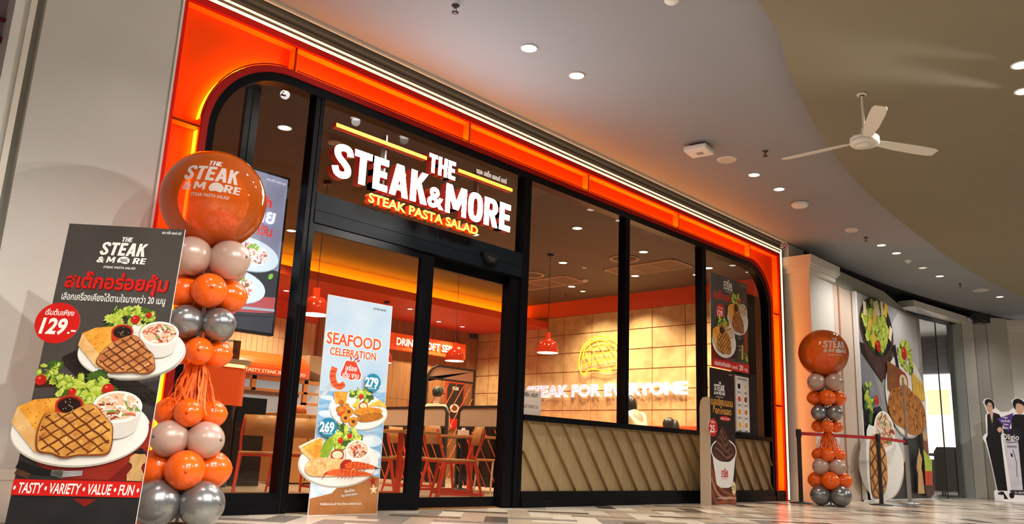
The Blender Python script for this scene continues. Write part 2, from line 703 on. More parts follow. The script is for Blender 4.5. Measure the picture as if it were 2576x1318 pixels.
eo = edge_olive()
mb = MB()
top = [(x, ycurve(x)) for x in [-6 + k * 1.0 for k in range(37)]]
ZC, ZO = 4.2, 3.95
out = [(x, y - 0.35) for x, y in eo] + list(reversed(top))
mb.vprism(out, ZC, ZC + 0.12, CEILG)
struct(mb.build('ceiling'))
mb = MB()
mb.vprism([(-6, -9.5), (30, -9.5)] + list(reversed(eo)), ZO, ZO + 0.4, CEILO)
struct(mb.build('ceiling_lower'))
mb = MB()
GAP = mat('ceiling_shadow_gap', (0.012, 0.012, 0.012), 0.9)  # black strips stand in for the unlit void above the bulkhead
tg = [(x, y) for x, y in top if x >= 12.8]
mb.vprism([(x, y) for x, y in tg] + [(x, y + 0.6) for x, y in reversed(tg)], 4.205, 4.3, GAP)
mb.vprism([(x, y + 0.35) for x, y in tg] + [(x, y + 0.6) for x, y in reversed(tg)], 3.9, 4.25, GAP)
struct(mb.build('void_shade_strip'))

# ------------------------------------------------------------------ left wall with skirting, corner trim, neighbouring shopfront beyond
mb = MB()
mb.box(1.468, 2.385, -0.05, 0.3, 0, 4.2, GREYWALL)
struct(mb.build('wall_left'))
mb = MB()
mb.prism([(1.47, 0.0), (2.385, 0.0), (2.385, 0.255), (1.47, 0.255)], -0.075, -0.05, TRIMW)
mb.box(1.47, 2.385, -0.082, -0.05, 0.255, 0.30, TRIMW)
mb.box(1.47, 2.385, -0.066, -0.05, 0.30, 0.318, TRIMW)
struct(mb.build('baseboard_left'))
mb = MB()
mb.box(1.408, 1.468, 0.02, 0.3, 0, 4.2, mat('wall_groove_paint', (0.3, 0.285, 0.25), 0.6))
mb.box(1.37, 1.408, -0.075, 0.3, 0, 4.2, TRIMW)
mb.box(1.285, 1.37, -0.055, 0.3, 0, 4.2, WHITE)
struct(mb.build('trim_2'))
mb = MB()
mb.box(2.385, 2.402, -0.06, 0.05, 0, 4.02, TRIMW)
struct(mb.build('trim_3'))
mb = MB()
SHOPF = mat('painted_pane_reflections', (0.42, 0.30, 0.38), 0.25, var=0.5, vscale=2.2, stretch=(1, 1, 0.3))  # pinkish shop reflections painted into the pane colour
mb.box(-1.5, 1.285, 0.14, 0.2, 0.25, 4.2, SHOPF)
mb.box(-1.5, 1.285, 0.06, 0.2, 0.0, 0.25, TRIMW)
mb.box(-1.5, 1.285, 0.10, 0.14, 3.12, 3.16, mat('maroon_rail', (0.15, 0.01, 0.03), 0.4))
mb.box(-1.5, 1.285, 0.10, 0.14, 3.28, 3.30, mat('maroon_rail', (0.15, 0.01, 0.03), 0.4))
mb.box(-1.5, 1.285, 0.11, 0.14, 2.35, 2.62, mat('rust_band', (0.42, 0.05, 0.02), 0.4))
struct(mb.build('window_1'))

# ------------------------------------------------------------------ arched outlines of the shopfront
NA = 18


def arch(xl, xr, zt, r, z0=0.0):
    o = [(xl, z0)]
    o += [(xl + r - r * math.cos(PI / 2 * i / NA), zt - r + r * math.sin(PI / 2 * i / NA)) for i in range(NA + 1)]
    o += [(xr - r + r * math.sin(PI / 2 * i / NA), zt - r + r * math.cos(PI / 2 * i / NA)) for i in range(NA + 1)]
    return o + [(xr, z0)]


A_BLK = arch(2.735, 12.415, 3.655, 0.70)
A_INN = arch(2.68, 12.475, 3.712, 0.757)
A_GLS = arch(2.80, 12.345, 3.575, 0.62)

# orange illuminated surround: outer frame, lip, one tray per panel
tr = thing('illuminated_surround', 'glowing orange-red panelled surround framing the rounded black shopfront', 'lit frame', (7.6, 0, 0))
TT = Tr(-7.6, 0, 0)
SQ_O = [(2.402, 0), (2.402, 4.0), (12.765, 4.0), (12.765, 0)]
SQ_I = [(2.442, 0), (2.442, 3.938), (12.705, 3.938), (12.705, 0)]
mb = MB(TT)
mb.band(SQ_I, SQ_O, -0.03, 0.12, mat('red_frame_paint', (0.62, 0.010, 0.004), 0.5, spec=.15))
mb.build('outer_frame', tr)
mb = MB(TT)
mb.band(A_BLK, A_INN, -0.012, 0.0, REDFRAME)
mb.band(A_BLK, A_INN, 0.0, 0.12, RIMO, front=False)
mb.build('inner_lip', tr)
XS = [3.44, 5.56, 7.60, 9.66, 11.76]
G = 0.012


def panel(back, inner, outer, ledpath, led2=None, name='light_panel'):
    """one recessed tray: back sheet, side walls, led strip along the inner edge"""
    m_ = MB(TT)
    m_.flat(back, 0.085, REDPANEL)
    n = len(back)
    v = [(a_, -0.004, b_) for a_, b_ in back] + [(a_, 0.085, b_) for a_, b_ in back]
    m_.add(v, [(i, (i + 1) % n, (i + 1) % n + n, i + n) for i in range(n)], RIMO)
    p = m_.build(name, tr)
    l_ = MB(TT)
    for path, dep, mt in ((ledpath, (0.030, 0.083), LEDO),):
        vv, ff = [], []
        for i, (a_, b_) in enumerate(path):
            vv += [(a_, dep[0], b_), (a_, dep[1], b_)]
            if i:
                ff.append((2 * i - 2, 2 * i, 2 * i + 1, 2 * i - 1))
        l_.add(vv, ff, mt)
    l_.build('led_strip', p)
    if len(ledpath) > 2 or ledpath[0][1] == ledpath[-1][1]:
        n_ = []
        for i, (a_, b_) in enumerate(ledpath):
            c_, d_ = ledpath[max(i - 1, 0)], ledpath[min(i + 1, len(ledpath) - 1)]
            t_ = Vector((d_[0] - c_[0], d_[1] - c_[1])).normalized()
            n_.append((a_ - t_.y * 0.011, b_ + t_.x * 0.011))
        g_ = MB(TT)  # flange added to block the strip's orange spill onto the ceiling
        g_.band(ledpath, n_, -0.011, -0.005, REDFRAME)
        g_.build('spill_blocker', p)
    return p


def off(p, dx, dz):
    return [(a_ + dx, b_ + dz) for a_, b_ in p]


# top straight panels
ZI, ZT = 3.716, 3.934
for xa, xb in zip(XS[:-1], XS[1:]):
    xa, xb = xa + G, xb - G
    panel([(xa, ZI), (xb, ZI), (xb, ZT), (xa, ZT)], None, None, [(xa + .01, ZI + .004), (xb - .01, ZI + .004)], [(xb - .004, ZI + .02), (xb - .004, ZT - 0.01), (xb - .01, ZT - .004), (xa + .01, ZT - .004)])
# corner panels (follow the arc)
cL = (2.68 + 0.757, 3.712 - 0.757)
arcL = [(cL[0] - 0.762 * math.cos(PI / 2 * i / NA), cL[1] + 0.762 * math.sin(PI / 2 * i / NA)) for i in range(NA + 1)]
panel([(2.446, 2.96)] + arcL[:-1] + [(3.43, ZI), (3.43, ZT), (2.446, ZT)], None, None, [(a_ - .003, b_ + .003) for a_, b_ in arcL[1:-1]], [(3.426, ZI + .02), (3.426, ZT - .004), (2.46, ZT - .004)])
cR = (12.475 - 0.757, 3.712 - 0.757)
arcR = [(cR[0] + 0.762 * math.sin(PI / 2 * i / NA), cR[1] + 0.762 * math.cos(PI / 2 * i / NA)) for i in range(NA + 1)]
panel([(11.773, ZI)] + arcR[1:] + [(12.70, 2.96), (12.70, ZT), (11.773, ZT)], None, None, [(a_ + .003, b_ + .003) for a_, b_ in arcR[1:-1]], [(11.79, ZT - .004), (12.696, ZT - .004), (12.696, 2.98)])
# jamb panels
for za, zb in ((0.16, 1.45), (1.475, 2.935)):
    panel([(2.446, za), (2.676, za), (2.676, zb), (2.446, zb)], None, None, [(2.672, za + .01), (2.672, zb - .01)], [(2.46, zb - .004), (2.66, zb - .004)])
    panel([(12.48, za), (12.70, za), (12.70, zb), (12.48, zb)], None, None, [(12.484, za + .01), (12.484, zb - .01)], [(12.696, za + .01), (12.696, zb - .01)])
mb = MB(TT)
mb.box(2.442, 2.735, -0.018, 0.06, 0, 0.15, BLACK)
mb.build('base_plate', tr)
mb = MB(TT)
mb.box(12.415, 12.705, -0.018, 0.06, 0, 0.15, BLACK)
mb.build('base_plate', tr)

# cream double light line around the surround + cornice up to the ceiling
cl = tr
HOUS = mat('light_line_channel', (0.20, 0.10, 0.05), 0.5)
TC = TT
mb = MB(TC)
mb.box(2.405, 12.84, -0.02, 0.1, 4.0, 4.10, HOUS)
mb.box(12.765, 12.86, -0.02, 0.1, 0, 4.10, HOUS)
mb.build('light_line_housing', cl)
mb = MB(TC)
mb.box(2.41, 12.80, -0.03, -0.02, 4.006, 4.030, LEDC)
mb.box(12.772, 12.795, -0.03, -0.02, 0.02, 4.030, LEDC)
mb.build('cream_light_tube', cl)
mb = MB(TC)
mb.box(2.41, 12.835, -0.03, -0.02, 4.062, 4.078, LEDC)
mb.box(12.816, 12.835, -0.03, -0.02, 0.02, 4.078, LEDC)
mb.build('cream_light_tube', cl)
CORN = mat('taupe_cornice_paint', (0.21, 0.165, 0.125), 0.6)
mb = MB()
mb.xprism([(0.06, 4.10), (-0.02, 4.10), (-0.02, 4.118), (0.012, 4.118), (0.012, 4.15), (-0.04, 4.165), (-0.04, 4.2), (0.06, 4.2)], 1.0, 12.86, CORN)
struct(mb.build('trim_4'))
mb = MB()
mb.box(1.0, 12.86, -0.128, -0.10, 4.172, 4.2, TRIMW)
struct(mb.build('trim_5'))
mb = MB()
mb.box(2.40, 12.9, 0.12, 0.35, 3.66, 4.4, mat('shop_bulkhead', (0.1, 0.08, 0.07), 0.7))
struct(mb.build('wall_front'))
mb = MB()
mb.box(12.86, 12.98, 0.02, 0.3, 0, 4.2, mat('dark_return_paint', (0.16, 0.12, 0.09), 0.6))
struct(mb.build('trim_6'))
t = thing('alarm_light', 'tiny red indicator lamp on a bracket at the top right corner of the surround', 'lamp', (12.84, -0.06, 4.12))
mb = MB()
mb.box(-0.045, 0.0, -0.01, 0.04, -0.015, 0.07, TRIMW)
mb.build('bracket', t)
mb = MB()
mb.box(0.0, 0.06, 0.0, 0.04, 0.0, 0.07, DARKP)
mb.ball((0.03, -0.005, 0.035), 0.016, 0.016, 0.016, mat('red_indicator', (0.9, 0.02, 0.1), emit=1.2, ecol=(1, 0.02, 0.12)), 12, 8)
mb.build('lens', t)
# ------------------------------------------------------------------ shopfront frame, windows, door
YB0, YB1, YG = 0.0, 0.13, 0.065
fr = thing('window_2', None, None, (7.6, 0, 0))
struct(fr, 'black framed shopfront glazing with rounded upper corners', 'shopfront')
mb = MB(TT)
mb.band(A_GLS, A_BLK, YB0, YB1, BLACK)
mb.build('frame', fr)


def post(x0, x1, z0, z1, name='mullion', y0=YB0 + 0.01, y1=YB1):
    m_ = MB(TT)
    w = x1 - x0
    m_.box(x0, x0 + w * 0.42, y0, y1, z0, z1, BLACK)
    m_.box(x0 + w * 0.42, x0 + w * 0.58, y0 + 0.012, y1, z0, z1, DARKP)
    m_.box(x0 + w * 0.58, x1, y0, y1, z0, z1, BLACK)
    return m_.build(name, fr)


ZPL, ZHB, ZHT = 0.16, 2.43, 2.70
post(3.70, 3.79, 0.0, 3.58)
post(6.47, 6.585, 0.0, 3.58)
post(8.42, 8.505, 0.96, 3.58)
post(10.31, 10.42, 0.96, 3.57)
mb = MB(TT)
mb.box(2.735, 3.70, -0.004, YB1, 0, 0.07, BLACK)
mb.box(2.80, 3.70, 0.01, YB1, 0.07, ZPL, BLACK)
mb.build('bottom_rail', fr)
mb = MB(TT)
mb.box(6.585, 12.345, -0.012, YB1, 0.897, 0.958, BLACK)
mb.build('sill', fr)
mb = MB(TT)
mb.box(6.585, 12.415, -0.012, YB1, 0.0, 0.085, BLACK)
mb.box(6.585, 12.345, 0.0, YB1, 0.085, 0.165, BLACK)
mb.build('plinth', fr)
# panes (one per bay)
arcg = A_GLS
left_curve = [(a_, b_) for a_, b_ in A_GLS if a_ <= 3.43 and b_ > 0.01]


def pane(out, y=YG):
    m_ = MB(TT)
    m_.flat(out, y, GLASS)
    return m_.build('glass_pane', fr)


lc = [p for p in A_GLS[1:NA + 2]]
pane([(2.80, ZPL), (3.70, ZPL), (3.70, 3.575)] + list(reversed(lc)))
pane([(3.79, ZHT), (6.47, ZHT), (6.47, 3.575), (3.79, 3.575)])
pane([(6.585, 0.958), (8.42, 0.958), (8.42, 3.575), (6.585, 3.575)])
pane([(8.505, 0.958), (10.31, 0.958), (10.31, 3.575), (8.505, 3.575)])
rc = A_GLS[NA + 2:2 * NA + 3]
pane([(10.42, 0.958), (12.345, 0.958)] + list(reversed(rc)) + [(10.42, 3.575)])

# timber wainscot with diagonal battens
WOOD = mat('pale_oak_board', (0.37, 0.255, 0.12), 0.5, var=0.25, vscale=5, stretch=(9, 1, 0.6))
BATT = mat('oak_batten', (0.30, 0.185, 0.08), 0.5, var=0.2, vscale=7)
wn = thing('wainscot', 'pale oak panel with diagonal battens below the shop windows', 'panelling', (9.5, 0, 0.165))
mb = MB(Tr(-9.5, 0, -0.165))
mb.box(6.60, 12.345, 0.045, 0.12, 0.165, 0.897, WOOD)
mb.build('board', wn)
TW = Tr(-9.5, 0, -0.165)
k = 0
H = 0.732
SL = 0.56      # horizontal run of a batten over the full height, leaning to the left going up
x = 6.62 - SL
bt = []
while x < 12.30:
    # batten centre line from (x, bottom+H) to (x+SL, bottom)
    w = 0.028
    pts = []
    p0, p1 = (x, 0.897), (x + SL, 0.165)
    # clip to panel
    lo, hi = 6.602, 12.343
    def at_x(xx):
        return 0.897 - (xx - x) / SL * H
    if p0[0] < lo:
        p0 = (lo, at_x(lo))
    if p1[0] > hi:
        p1 = (hi, at_x(hi))
    if p1[0] - p0[0] > 0.05:
        n_ = Vector((H, SL)).normalized() * w / 2
        q = [(p0[0] - n_.x, p0[1] - n_.y * 0), (p0[0] + n_.x, p0[1]), (p1[0] + n_.x, p1[1]), (p1[0] - n_.x, p1[1])]
        q = [(min(max(a_, lo), hi), b_) for a_, b_ in q]
        m_ = MB(TW)
        m_.prism([q[0], q[3], q[2], q[1]], 0.003, 0.045, BATT)
        m_.build('batten', wn)
    x += 0.30

# ---- sliding entrance
dr = thing('door_1', None, None, (5.2, 0.05, 0))
struct(dr, 'black framed sliding glass entrance door', 'door')
TD = Tr(-5.2, -0.05, 0)
mb = MB(TD)
mb.box(3.79, 6.47, 0.005, 0.17, ZHB + 0.115, ZHT, BLUEBLK)
mb.box(3.79, 6.47, 0.002, 0.17, ZHB, ZHB + 0.11, BLUEBLK)
mb.build('header', dr)


def leaf(x0, x1, y, name, zb0, wl, wr, wb, wt, z1=ZHB):
    m_ = MB(TD)
    m_.box(x0, x0 + wl, y, y + 0.045, zb0, z1, BLACK)
    m_.box(x1 - wr, x1, y, y + 0.045, zb0, z1, BLACK)
    m_.box(x0 + wl, x1 - wr, y, y + 0.045, zb0, zb0 + wb, BLACK)
    m_.box(x0 + wl, x1 - wr, y, y + 0.045, z1 - wt, z1, BLACK)
    p = m_.build(name, dr)
    g_ = MB(TD)
    g_.flat([(x0 + wl, zb0 + wb), (x1 - wr, zb0 + wb), (x1 - wr, z1 - wt), (x0 + wl, z1 - wt)], y + 0.022, GLASS)
    g_.build('glass', p)
    return p


lf = leaf(3.79, 5.205, 0.02, 'fixed_leaf', 0.005, 0.02, 0.165, 0.15, 0.07)
lf = leaf(5.155, 6.47, 0.105, 'sliding_leaf', 0.012, 0.07, 0.15, 0.095, 0.10)
mb = MB(TD)
mb.bbox(6.385, 6.41, 0.075, 0.105, 1.335, 1.515, mat('chrome', (0.7, 0.7, 0.68), 0.2, 1.0), 0.009)
mb.build('pull_handle', lf)
mb = MB(TD)
mb.box(6.32, 6.47, 0.03, 0.10, 0.0, ZHB, BLACK)
mb.build('jamb_cover', dr)
mb = MB(TD)
mb.box(5.15, 6.48, 0.05, 0.175, 0.0005, 0.006, mat('brass_threshold', (0.75, 0.42, 0.15), 0.35, 0.8))
mb.build('threshold', dr)
t = thing('motion_sensor', 'small black dome motion sensor on the dark header above the door', 'sensor', (5.93, 0.0, 2.55))
mb = MB()
mb.prism([(-0.12, 0.035), (-0.10, -0.02), (-0.045, -0.07), (0.045, -0.07), (0.10, -0.02), (0.12, 0.035)], -0.045, 0.005, mat('gloss_black', (0.01, 0.01, 0.012), 0.12))
mb.build('body', t)
mb = MB()
mb.prism([(-0.07, -0.005), (-0.03, -0.055), (0.03, -0.055), (0.07, -0.005)], -0.055, -0.045, DARKP)
mb.build('lens', t)

# ------------------------------------------------------------------ the big sign
LETW = mat('white_lit_letter_face', (1, 1, 1), emit=34.0, ecol=(0.93, 0.965, 1.0))
LETS = mat('red_letter_return', (0.62, 0.06, 0.035), 0.4)
LETO = mat('orange_lit_letter_face', (1, 0.6, 0.1), emit=2.2, ecol=(1.0, 0.33, 0.015))
LETY = mat('yellow_lit_letter_face', (1, 0.7, 0.1), emit=2.4, ecol=(1.0, 0.50, 0.03))
sg = thing('shop_sign', 'large white lit letters spelling THE STEAK & MORE with orange bars over the entrance', 'sign', (5.08, -0.09, 2.75))
TS = Tr(-5.08, 0.09, -2.75) @ Tr(0, 0, .54 * .015) @ Matrix.Diagonal((.985, 1, .985, 1))
YS, DS = -0.09, 0.085


def word(s_, x, z, size, width, name, face, off_=0.035, depth=DS, side=LETS, shear=0.0):
    m_ = MB(TS)
    if s_ in ('THE', 'STEAK', 'MORE'):
        blockword(m_, s_, x, z, size, YS, face, width, 0.0, depth, side)
    else:
        m_.text(s_, x, z, YS, size, face, xs=0.8, off=off_, width=width, depth=depth, side=side, shear=shear, res=4)
    return m_.build(name, sg)


word('THE', 5.035, 3.25, 0.195, 0.36, 'the_lettering', LETW)
word('STEAK', 3.925, 2.895, 0.318, 1.115, 'steak_lettering', LETW)
word('&', 5.045, 2.905, 0.29, 0.22, 'ampersand', LETW, 0.03)
word('MORE', 5.285, 2.892, 0.305, 0.955, 'more_lettering', LETW)
word('STEAK PASTA SALAD', 4.34, 2.755, 0.125, 1.42, 'tagline_lettering', LETY, 0.028, 0.06, mat('orange_red_return', (0.9, 0.09, 0.02), 0.4, emit=0.35, ecol=(1, 0.05, 0.0)))
word('เดอะ สเต็ก แอนด์ มอร์', 5.70, 3.425, 0.075, 0.46, 'thai_lettering', mat('white_vinyl', (0.8, 0.8, 0.8), 0.5, emit=0.25), 0.012, 0.01, WHITEP)
for xa, xb in ((3.915, 5.005), (5.43, 6.255)):
    m_ = MB(TS)
    m_.box(xa, xb, YS, YS + 0.06, 3.355, 3.395, LETS)
    m_.box(xa + .004, xb - .004, YS - 0.004, YS + 0.001, 3.358, 3.392, LETO)
    m_.build('light_bar', sg)
for xx in (4.55, 5.8):
    m_ = MB(TS)
    m_.box(xx, xx + 0.02, YS + DS, 0.06, 2.78, 3.5, STEEL)
    m_.build('bracket', sg)
# ------------------------------------------------------------------ printed artwork (flat prints on boards)
def ink(n, c, c2=None, vs=20.0, st=(1, 1, 1), rough=0.35):
    return mat('ink_' + n, c, rough, col2=c2, vscale=vs, stretch=st)


I_PLATE = ink('plate', '#f1ede6')
I_PLATE2 = ink('plate_well', '#d9d2c6', '#e9e4da', 3)
I_PLRIM = ink('plate_edge', '#b9b1a4')
I_STEAK = ink('steak', '#e9ae55', '#c07a2e', 14)
I_STEAKD = ink('steak_edge', '#8e4c1b', '#6a3010', 25)
I_STEAK2 = ink('steak_red', '#dd9a5c', '#a95a2c', 14)
I_GRILL = ink('grill_mark', '#7a3a14', '#5c260c', 30)
I_TOAST = ink('toast_top', '#f6b545', '#d98422', 14)
I_TOASTS = ink('toast_side', '#f0c98c', '#d99f55', 14)
I_LET = [ink('lettuce_a', '#c3d24a', '#9db531', 30), ink('lettuce_b', '#8fae2c', '#6b8c1e', 30), ink('lettuce_c', '#4c6b1e', '#35511a', 30), ink('lettuce_d', '#dbe27a', '#b9cc4d', 30)]
I_TOM = ink('tomato', '#cf2412', '#a5130a', 12)
I_TOMH = ink('tomato_cut', '#ee6a45')
I_SAUCE = ink('sauce', '#1d0d07', '#2c150a', 20)
I_CUP = ink('sauce_cup', '#c2341c')
I_CUPD = ink('sauce_cup_dark', '#8c1a0c')
I_CREAM = ink('cream_dip', '#f2e2bf', '#e0c792', 25)
I_BOWL = ink('bowl', '#f5f2ec')
I_BOWLS = ink('bowl_side', '#d8d3ca', '#e6e2da', 4)
I_SLAW = [ink('slaw_a', '#f1ddcf'), ink('slaw_b', '#d9694a'), ink('slaw_c', '#7d9a45'), ink('slaw_d', '#e6c19c'), ink('slaw_e', '#a2301d'), ink('slaw_f', '#fff4e4')]
I_WHITE = ink('white', '#f7f4ee')
I_RED = ink('red', '#d31a12')
I_REDD = ink('red_shadow', '#5e0c08')
I_CHAR = ink('charcoal', '#514a46', '#433d39', 2.5)
I_CHARD = ink('charcoal_dark', '#1f1d1d', '#2a2828', 5)
I_BLACK = ink('black', '#151313')
I_NAPKIN = ink('red_napkin', '#8d1a10', '#6b120b', 4)
I_NAPK2 = ink('red_napkin_light', '#a8321c', '#86200f', 4)
I_KNIFE = ink('cutlery_steel', '#8d8a88', '#45403d', 14)
I_STEEL2 = ink('fork_steel', '#c9c9c9', '#8a8d90', 9)
I_WOODM = ink('mill_wood', '#d6ad74', '#b78648', 12, (3, 1, 1))
I_WOODB = ink('dark_board', '#2c2019', '#1a120e', 9, (1, 1, 6))
I_PEPPER = ink('peppercorn', '#17110f')
I_FRY = ink('fries', '#f3cc56', '#e0a92b', 18)
I_BREAD = ink('breaded', '#e09a2d', '#b86a14', 45)
I_BREADD = ink('breaded_dark', '#c27a1e', '#96510f', 45)
I_LEMON = ink('lemon', '#f3c531', '#e9ad19', 14)
I_LEMON2 = ink('lemon_rind', '#e2a312')
I_PRAWN = ink('prawn', '#e86a2c', '#c23d12', 16, (1, 1, 4))
I_PRAWND = ink('prawn_dark', '#b52c10', '#8d1b0a', 18)
I_LOB = ink('baked_lobster', '#efcf93', '#c78f49', 30)


class Art:
    """draws flat print layers into an MB; local unit frame -> board frame"""

    def __init__(s, mb, cx, cz, sx, sz=None, rot=0.0, y=-0.001, step=0.00007, seed=1):
        s.mb, s.cx, s.cz, s.sx, s.sz, s.rot, s.y, s.step = mb, cx, cz, sx, sz or sx, rot, y, step
        s.r = random.Random(seed)

    def P(s, u, v):
        c, n = math.cos(s.rot), math.sin(s.rot)
        u, v = u * c - v * n, u * n + v * c
        return (s.cx + u * s.sx, s.cz + v * s.sz)

    def fill(s, pts, m, smooth=0):
        if smooth:
            pts = spline(pts, smooth)
        s.y -= s.step
        s.mb.flat([s.P(u, v) for u, v in pts], s.y, m)

    def ell(s, cx, cz, rx, rz, m, rot=0.0, n=36, a0=0.0, a1=2 * PI):
        s.fill(ell(cx, cz, rx, rz, n, rot, a0, a1), m)

    def strip(s, pts, w, m):
        L, Rr = [], []
        for i, p in enumerate(pts):
            a = Vector(pts[max(i - 1, 0)])
            b = Vector(pts[min(i + 1, len(pts) - 1)])
            d = (b - a).normalized()
            ww = w[i] if hasattr(w, '__len__') else w
            L.append((p[0] - d.y * ww, p[1] + d.x * ww))
            Rr.append((p[0] + d.y * ww, p[1] - d.x * ww))
        s.fill(L + list(reversed(Rr)), m)

    def leaf(s, cx, cz, r, m):
        n = 26
        k = s.r.random() * 6
        pts = []
        for i in range(n):
            a = 2 * PI * i / n
            q = r * (0.78 + 0.22 * s.r.random() + (0.20 if i % 2 else -0.06)) * (1 + .25 * math.cos(2 * a))
            pts.append((cx + q * math.cos(a + k), cz + q * 0.85 * math.sin(a + k)))
        s.fill(pts, m)
        if m is not I_LET[2]:
            c2 = I_LET[3] if m is not I_LET[3] else I_LET[0]
            s.fill([(cx + (a - cx) * .55 + r * .12, cz + (b - cz) * .55 + r * .15) for a, b in pts], c2)
            s.strip([(cx - r * .5 * math.cos(k), cz - r * .5 * math.sin(k)), (cx, cz), (cx + r * .6 * math.cos(k + .2), cz + r * .6 * math.sin(k + .2))], r * .045, I_LET[1])

    def salad(s, cx, cz, w, h, n=26):
        for i in range(n):
            a = s.r.random() * 2 * PI
            q = math.sqrt(s.r.random())
            u, v = cx + w * q * math.cos(a), cz + h * q * math.sin(a)
            m = I_LET[2] if i < n * 0.3 else s.r.choice([I_LET[0], I_LET[0], I_LET[1], I_LET[3]])
            s.leaf(u, v, (0.16 if i < n * .5 else 0.10) * (w + h) * (0.8 + 0.5 * s.r.random()), m)
        for i in range(n // 3):
            u, v = cx + w * (s.r.random() * 2 - 1) * .8, cz + h * (s.r.random() * 2 - 1) * .8
            a = s.r.random() * PI
            d = 0.14 * (w + h)
            s.strip([(u, v), (u + d * .5 * math.cos(a), v + d * .5 * math.sin(a) + d * .1), (u + d * math.cos(a), v + d * math.sin(a))], 0.012 * (w + h), s.r.choice([I_LET[2], I_LET[3]]))

    def tomato(s, cx, cz, r):
        s.ell(cx, cz, r, r * .95, I_TOM, n=20)
        s.ell(cx - r * .3, cz + r * .35, r * .28, r * .2, I_TOMH, n=12)

    def slaw(s, cx, cz, rx, rz, n=60, rot=0.0):
        s.ell(cx, cz, rx, rz, I_SLAW[3], rot)
        for i in range(n):
            a = s.r.random() * 2 * PI
            q = math.sqrt(s.r.random()) * .93
            u, v = cx + rx * q * math.cos(a), cz + rz * q * math.sin(a)
            t = s.r.random() * PI
            l_ = rx * (0.10 + 0.16 * s.r.random())
            w = rx * (0.025 + .035 * s.r.random())
            s.strip([(u - l_ * math.cos(t), v - l_ * .6 * math.sin(t)), (u + l_ * .1, v + w), (u + l_ * math.cos(t), v + l_ * .6 * math.sin(t))], w, s.r.choice([I_SLAW[0], I_SLAW[5], I_SLAW[0], I_SLAW[1], I_SLAW[3], I_SLAW[2], I_SLAW[4]]))

    def bowl(s, cx, cz, rx, rz, depth):
        s.fill([(cx - rx, cz)] + [(cx + rx * .93 * math.cos(PI + PI * i / 14), cz - depth + rz * .9 * math.sin(PI + PI * i / 14)) for i in range(15)] + [(cx + rx, cz)], I_BOWLS)
        s.ell(cx, cz, rx, rz, I_BOWL)
        s.slaw(cx, cz + rz * .03, rx * .86, rz * .84)

    def cup(s, cx, cz, rx, rz, depth, inner, dots=True):
        s.fill([(cx - rx, cz)] + [(cx + rx * .88 * math.cos(PI + PI * i / 12), cz - depth + rz * .9 * math.sin(PI + PI * i / 12)) for i in range(13)] + [(cx + rx, cz)], I_CUP)
        s.ell(cx, cz, rx, rz, I_CUP)
        s.ell(cx, cz, rx * .88, rz * .86, I_CUPD)
        s.ell(cx, cz - rz * .06, rx * .8, rz * .76, inner)
        if dots:
            for i in range(12):
                a = s.r.random() * 6.28
                q = s.r.random() * .65
                s.ell(cx + rx * q * math.cos(a), cz + rz * q * math.sin(a), rx * .035, rz * .035, I_CREAM if inner is I_SAUCE else I_LET[2], n=8)

    def plate(s, rz=0.52, rot=0.05):
        s.ell(0, -0.03, 1.0, rz, I_PLRIM, rot, 56)
        s.ell(0, 0.0, 1.0, rz, I_PLATE, rot, 56)
        s.ell(0, -0.01, 0.80, rz * .76, I_PLATE2, rot, 48)
        s.ell(0, -0.03, 0.77, rz * .72, I_PLATE, rot, 48)

    def toast(s, top, side):
        s.fill(side, I_TOASTS)
        s.fill(top, I_TOAST)
        bb = [min(p[0] for p in top), max(p[0] for p in top), min(p[1] for p in top), max(p[1] for p in top)]
        for i in range(40):
            u, v = s.r.uniform(*bb[:2]), s.r.uniform(*bb[2:])
            if inside((u, v), top):
                s.ell(u, v, 0.012, 0.006, I_STEAKD, s.r.random() * 3, 8)

    def steak(s, out, ang1, ang2, gap, w=0.010, m=None):
        o = spline(out, 6)
        cx = sum(p[0] for p in o) / len(o)
        cz = sum(p[1] for p in o) / len(o)
        s.fill([(cx + (a - cx) * 1.035, cz + (b - cz) * 1.045 - .012) for a, b in o], I_STEAKD)
        s.fill(o, m or I_STEAK)
        inn = [(cx + (a - cx) * .96, cz + (b - cz) * .96) for a, b in o]
        # seared lighter patches
        for i in range(60):
            u, v = s.r.uniform(-.7, .7) + cx, s.r.uniform(-.5, .5) + cz
            if inside((u, v), inn):
                s.ell(u, v, .02 + .025 * s.r.random(), .012 + .012 * s.r.random(), s.r.choice([I_TOAST, I_STEAK2, I_TOASTS, I_STEAK2]), s.r.random() * 3, 9)
        for ang in (ang1, ang2):
            d = Vector((math.cos(ang), math.sin(ang)))
            n = Vector((-d.y, d.x))
            k = -8
            while k <= 8:
                base = Vector((cx, cz)) + n * (k * gap + gap * .3)
                run = []
                for j in range(-70, 71):
                    p = base + d * (j * 0.015)
                    if inside((p.x, p.y), inn):
                        run.append((p.x, p.y + 0.006 * math.sin(j * .35 + k)))
                    else:
                        if len(run) > 5:
                            s.strip(run[::2], w * (0.8 + .4 * s.r.random()), I_GRILL)
                        run = []
                if len(run) > 5:
                    s.strip(run[::2], w, I_GRILL)
                k += 1


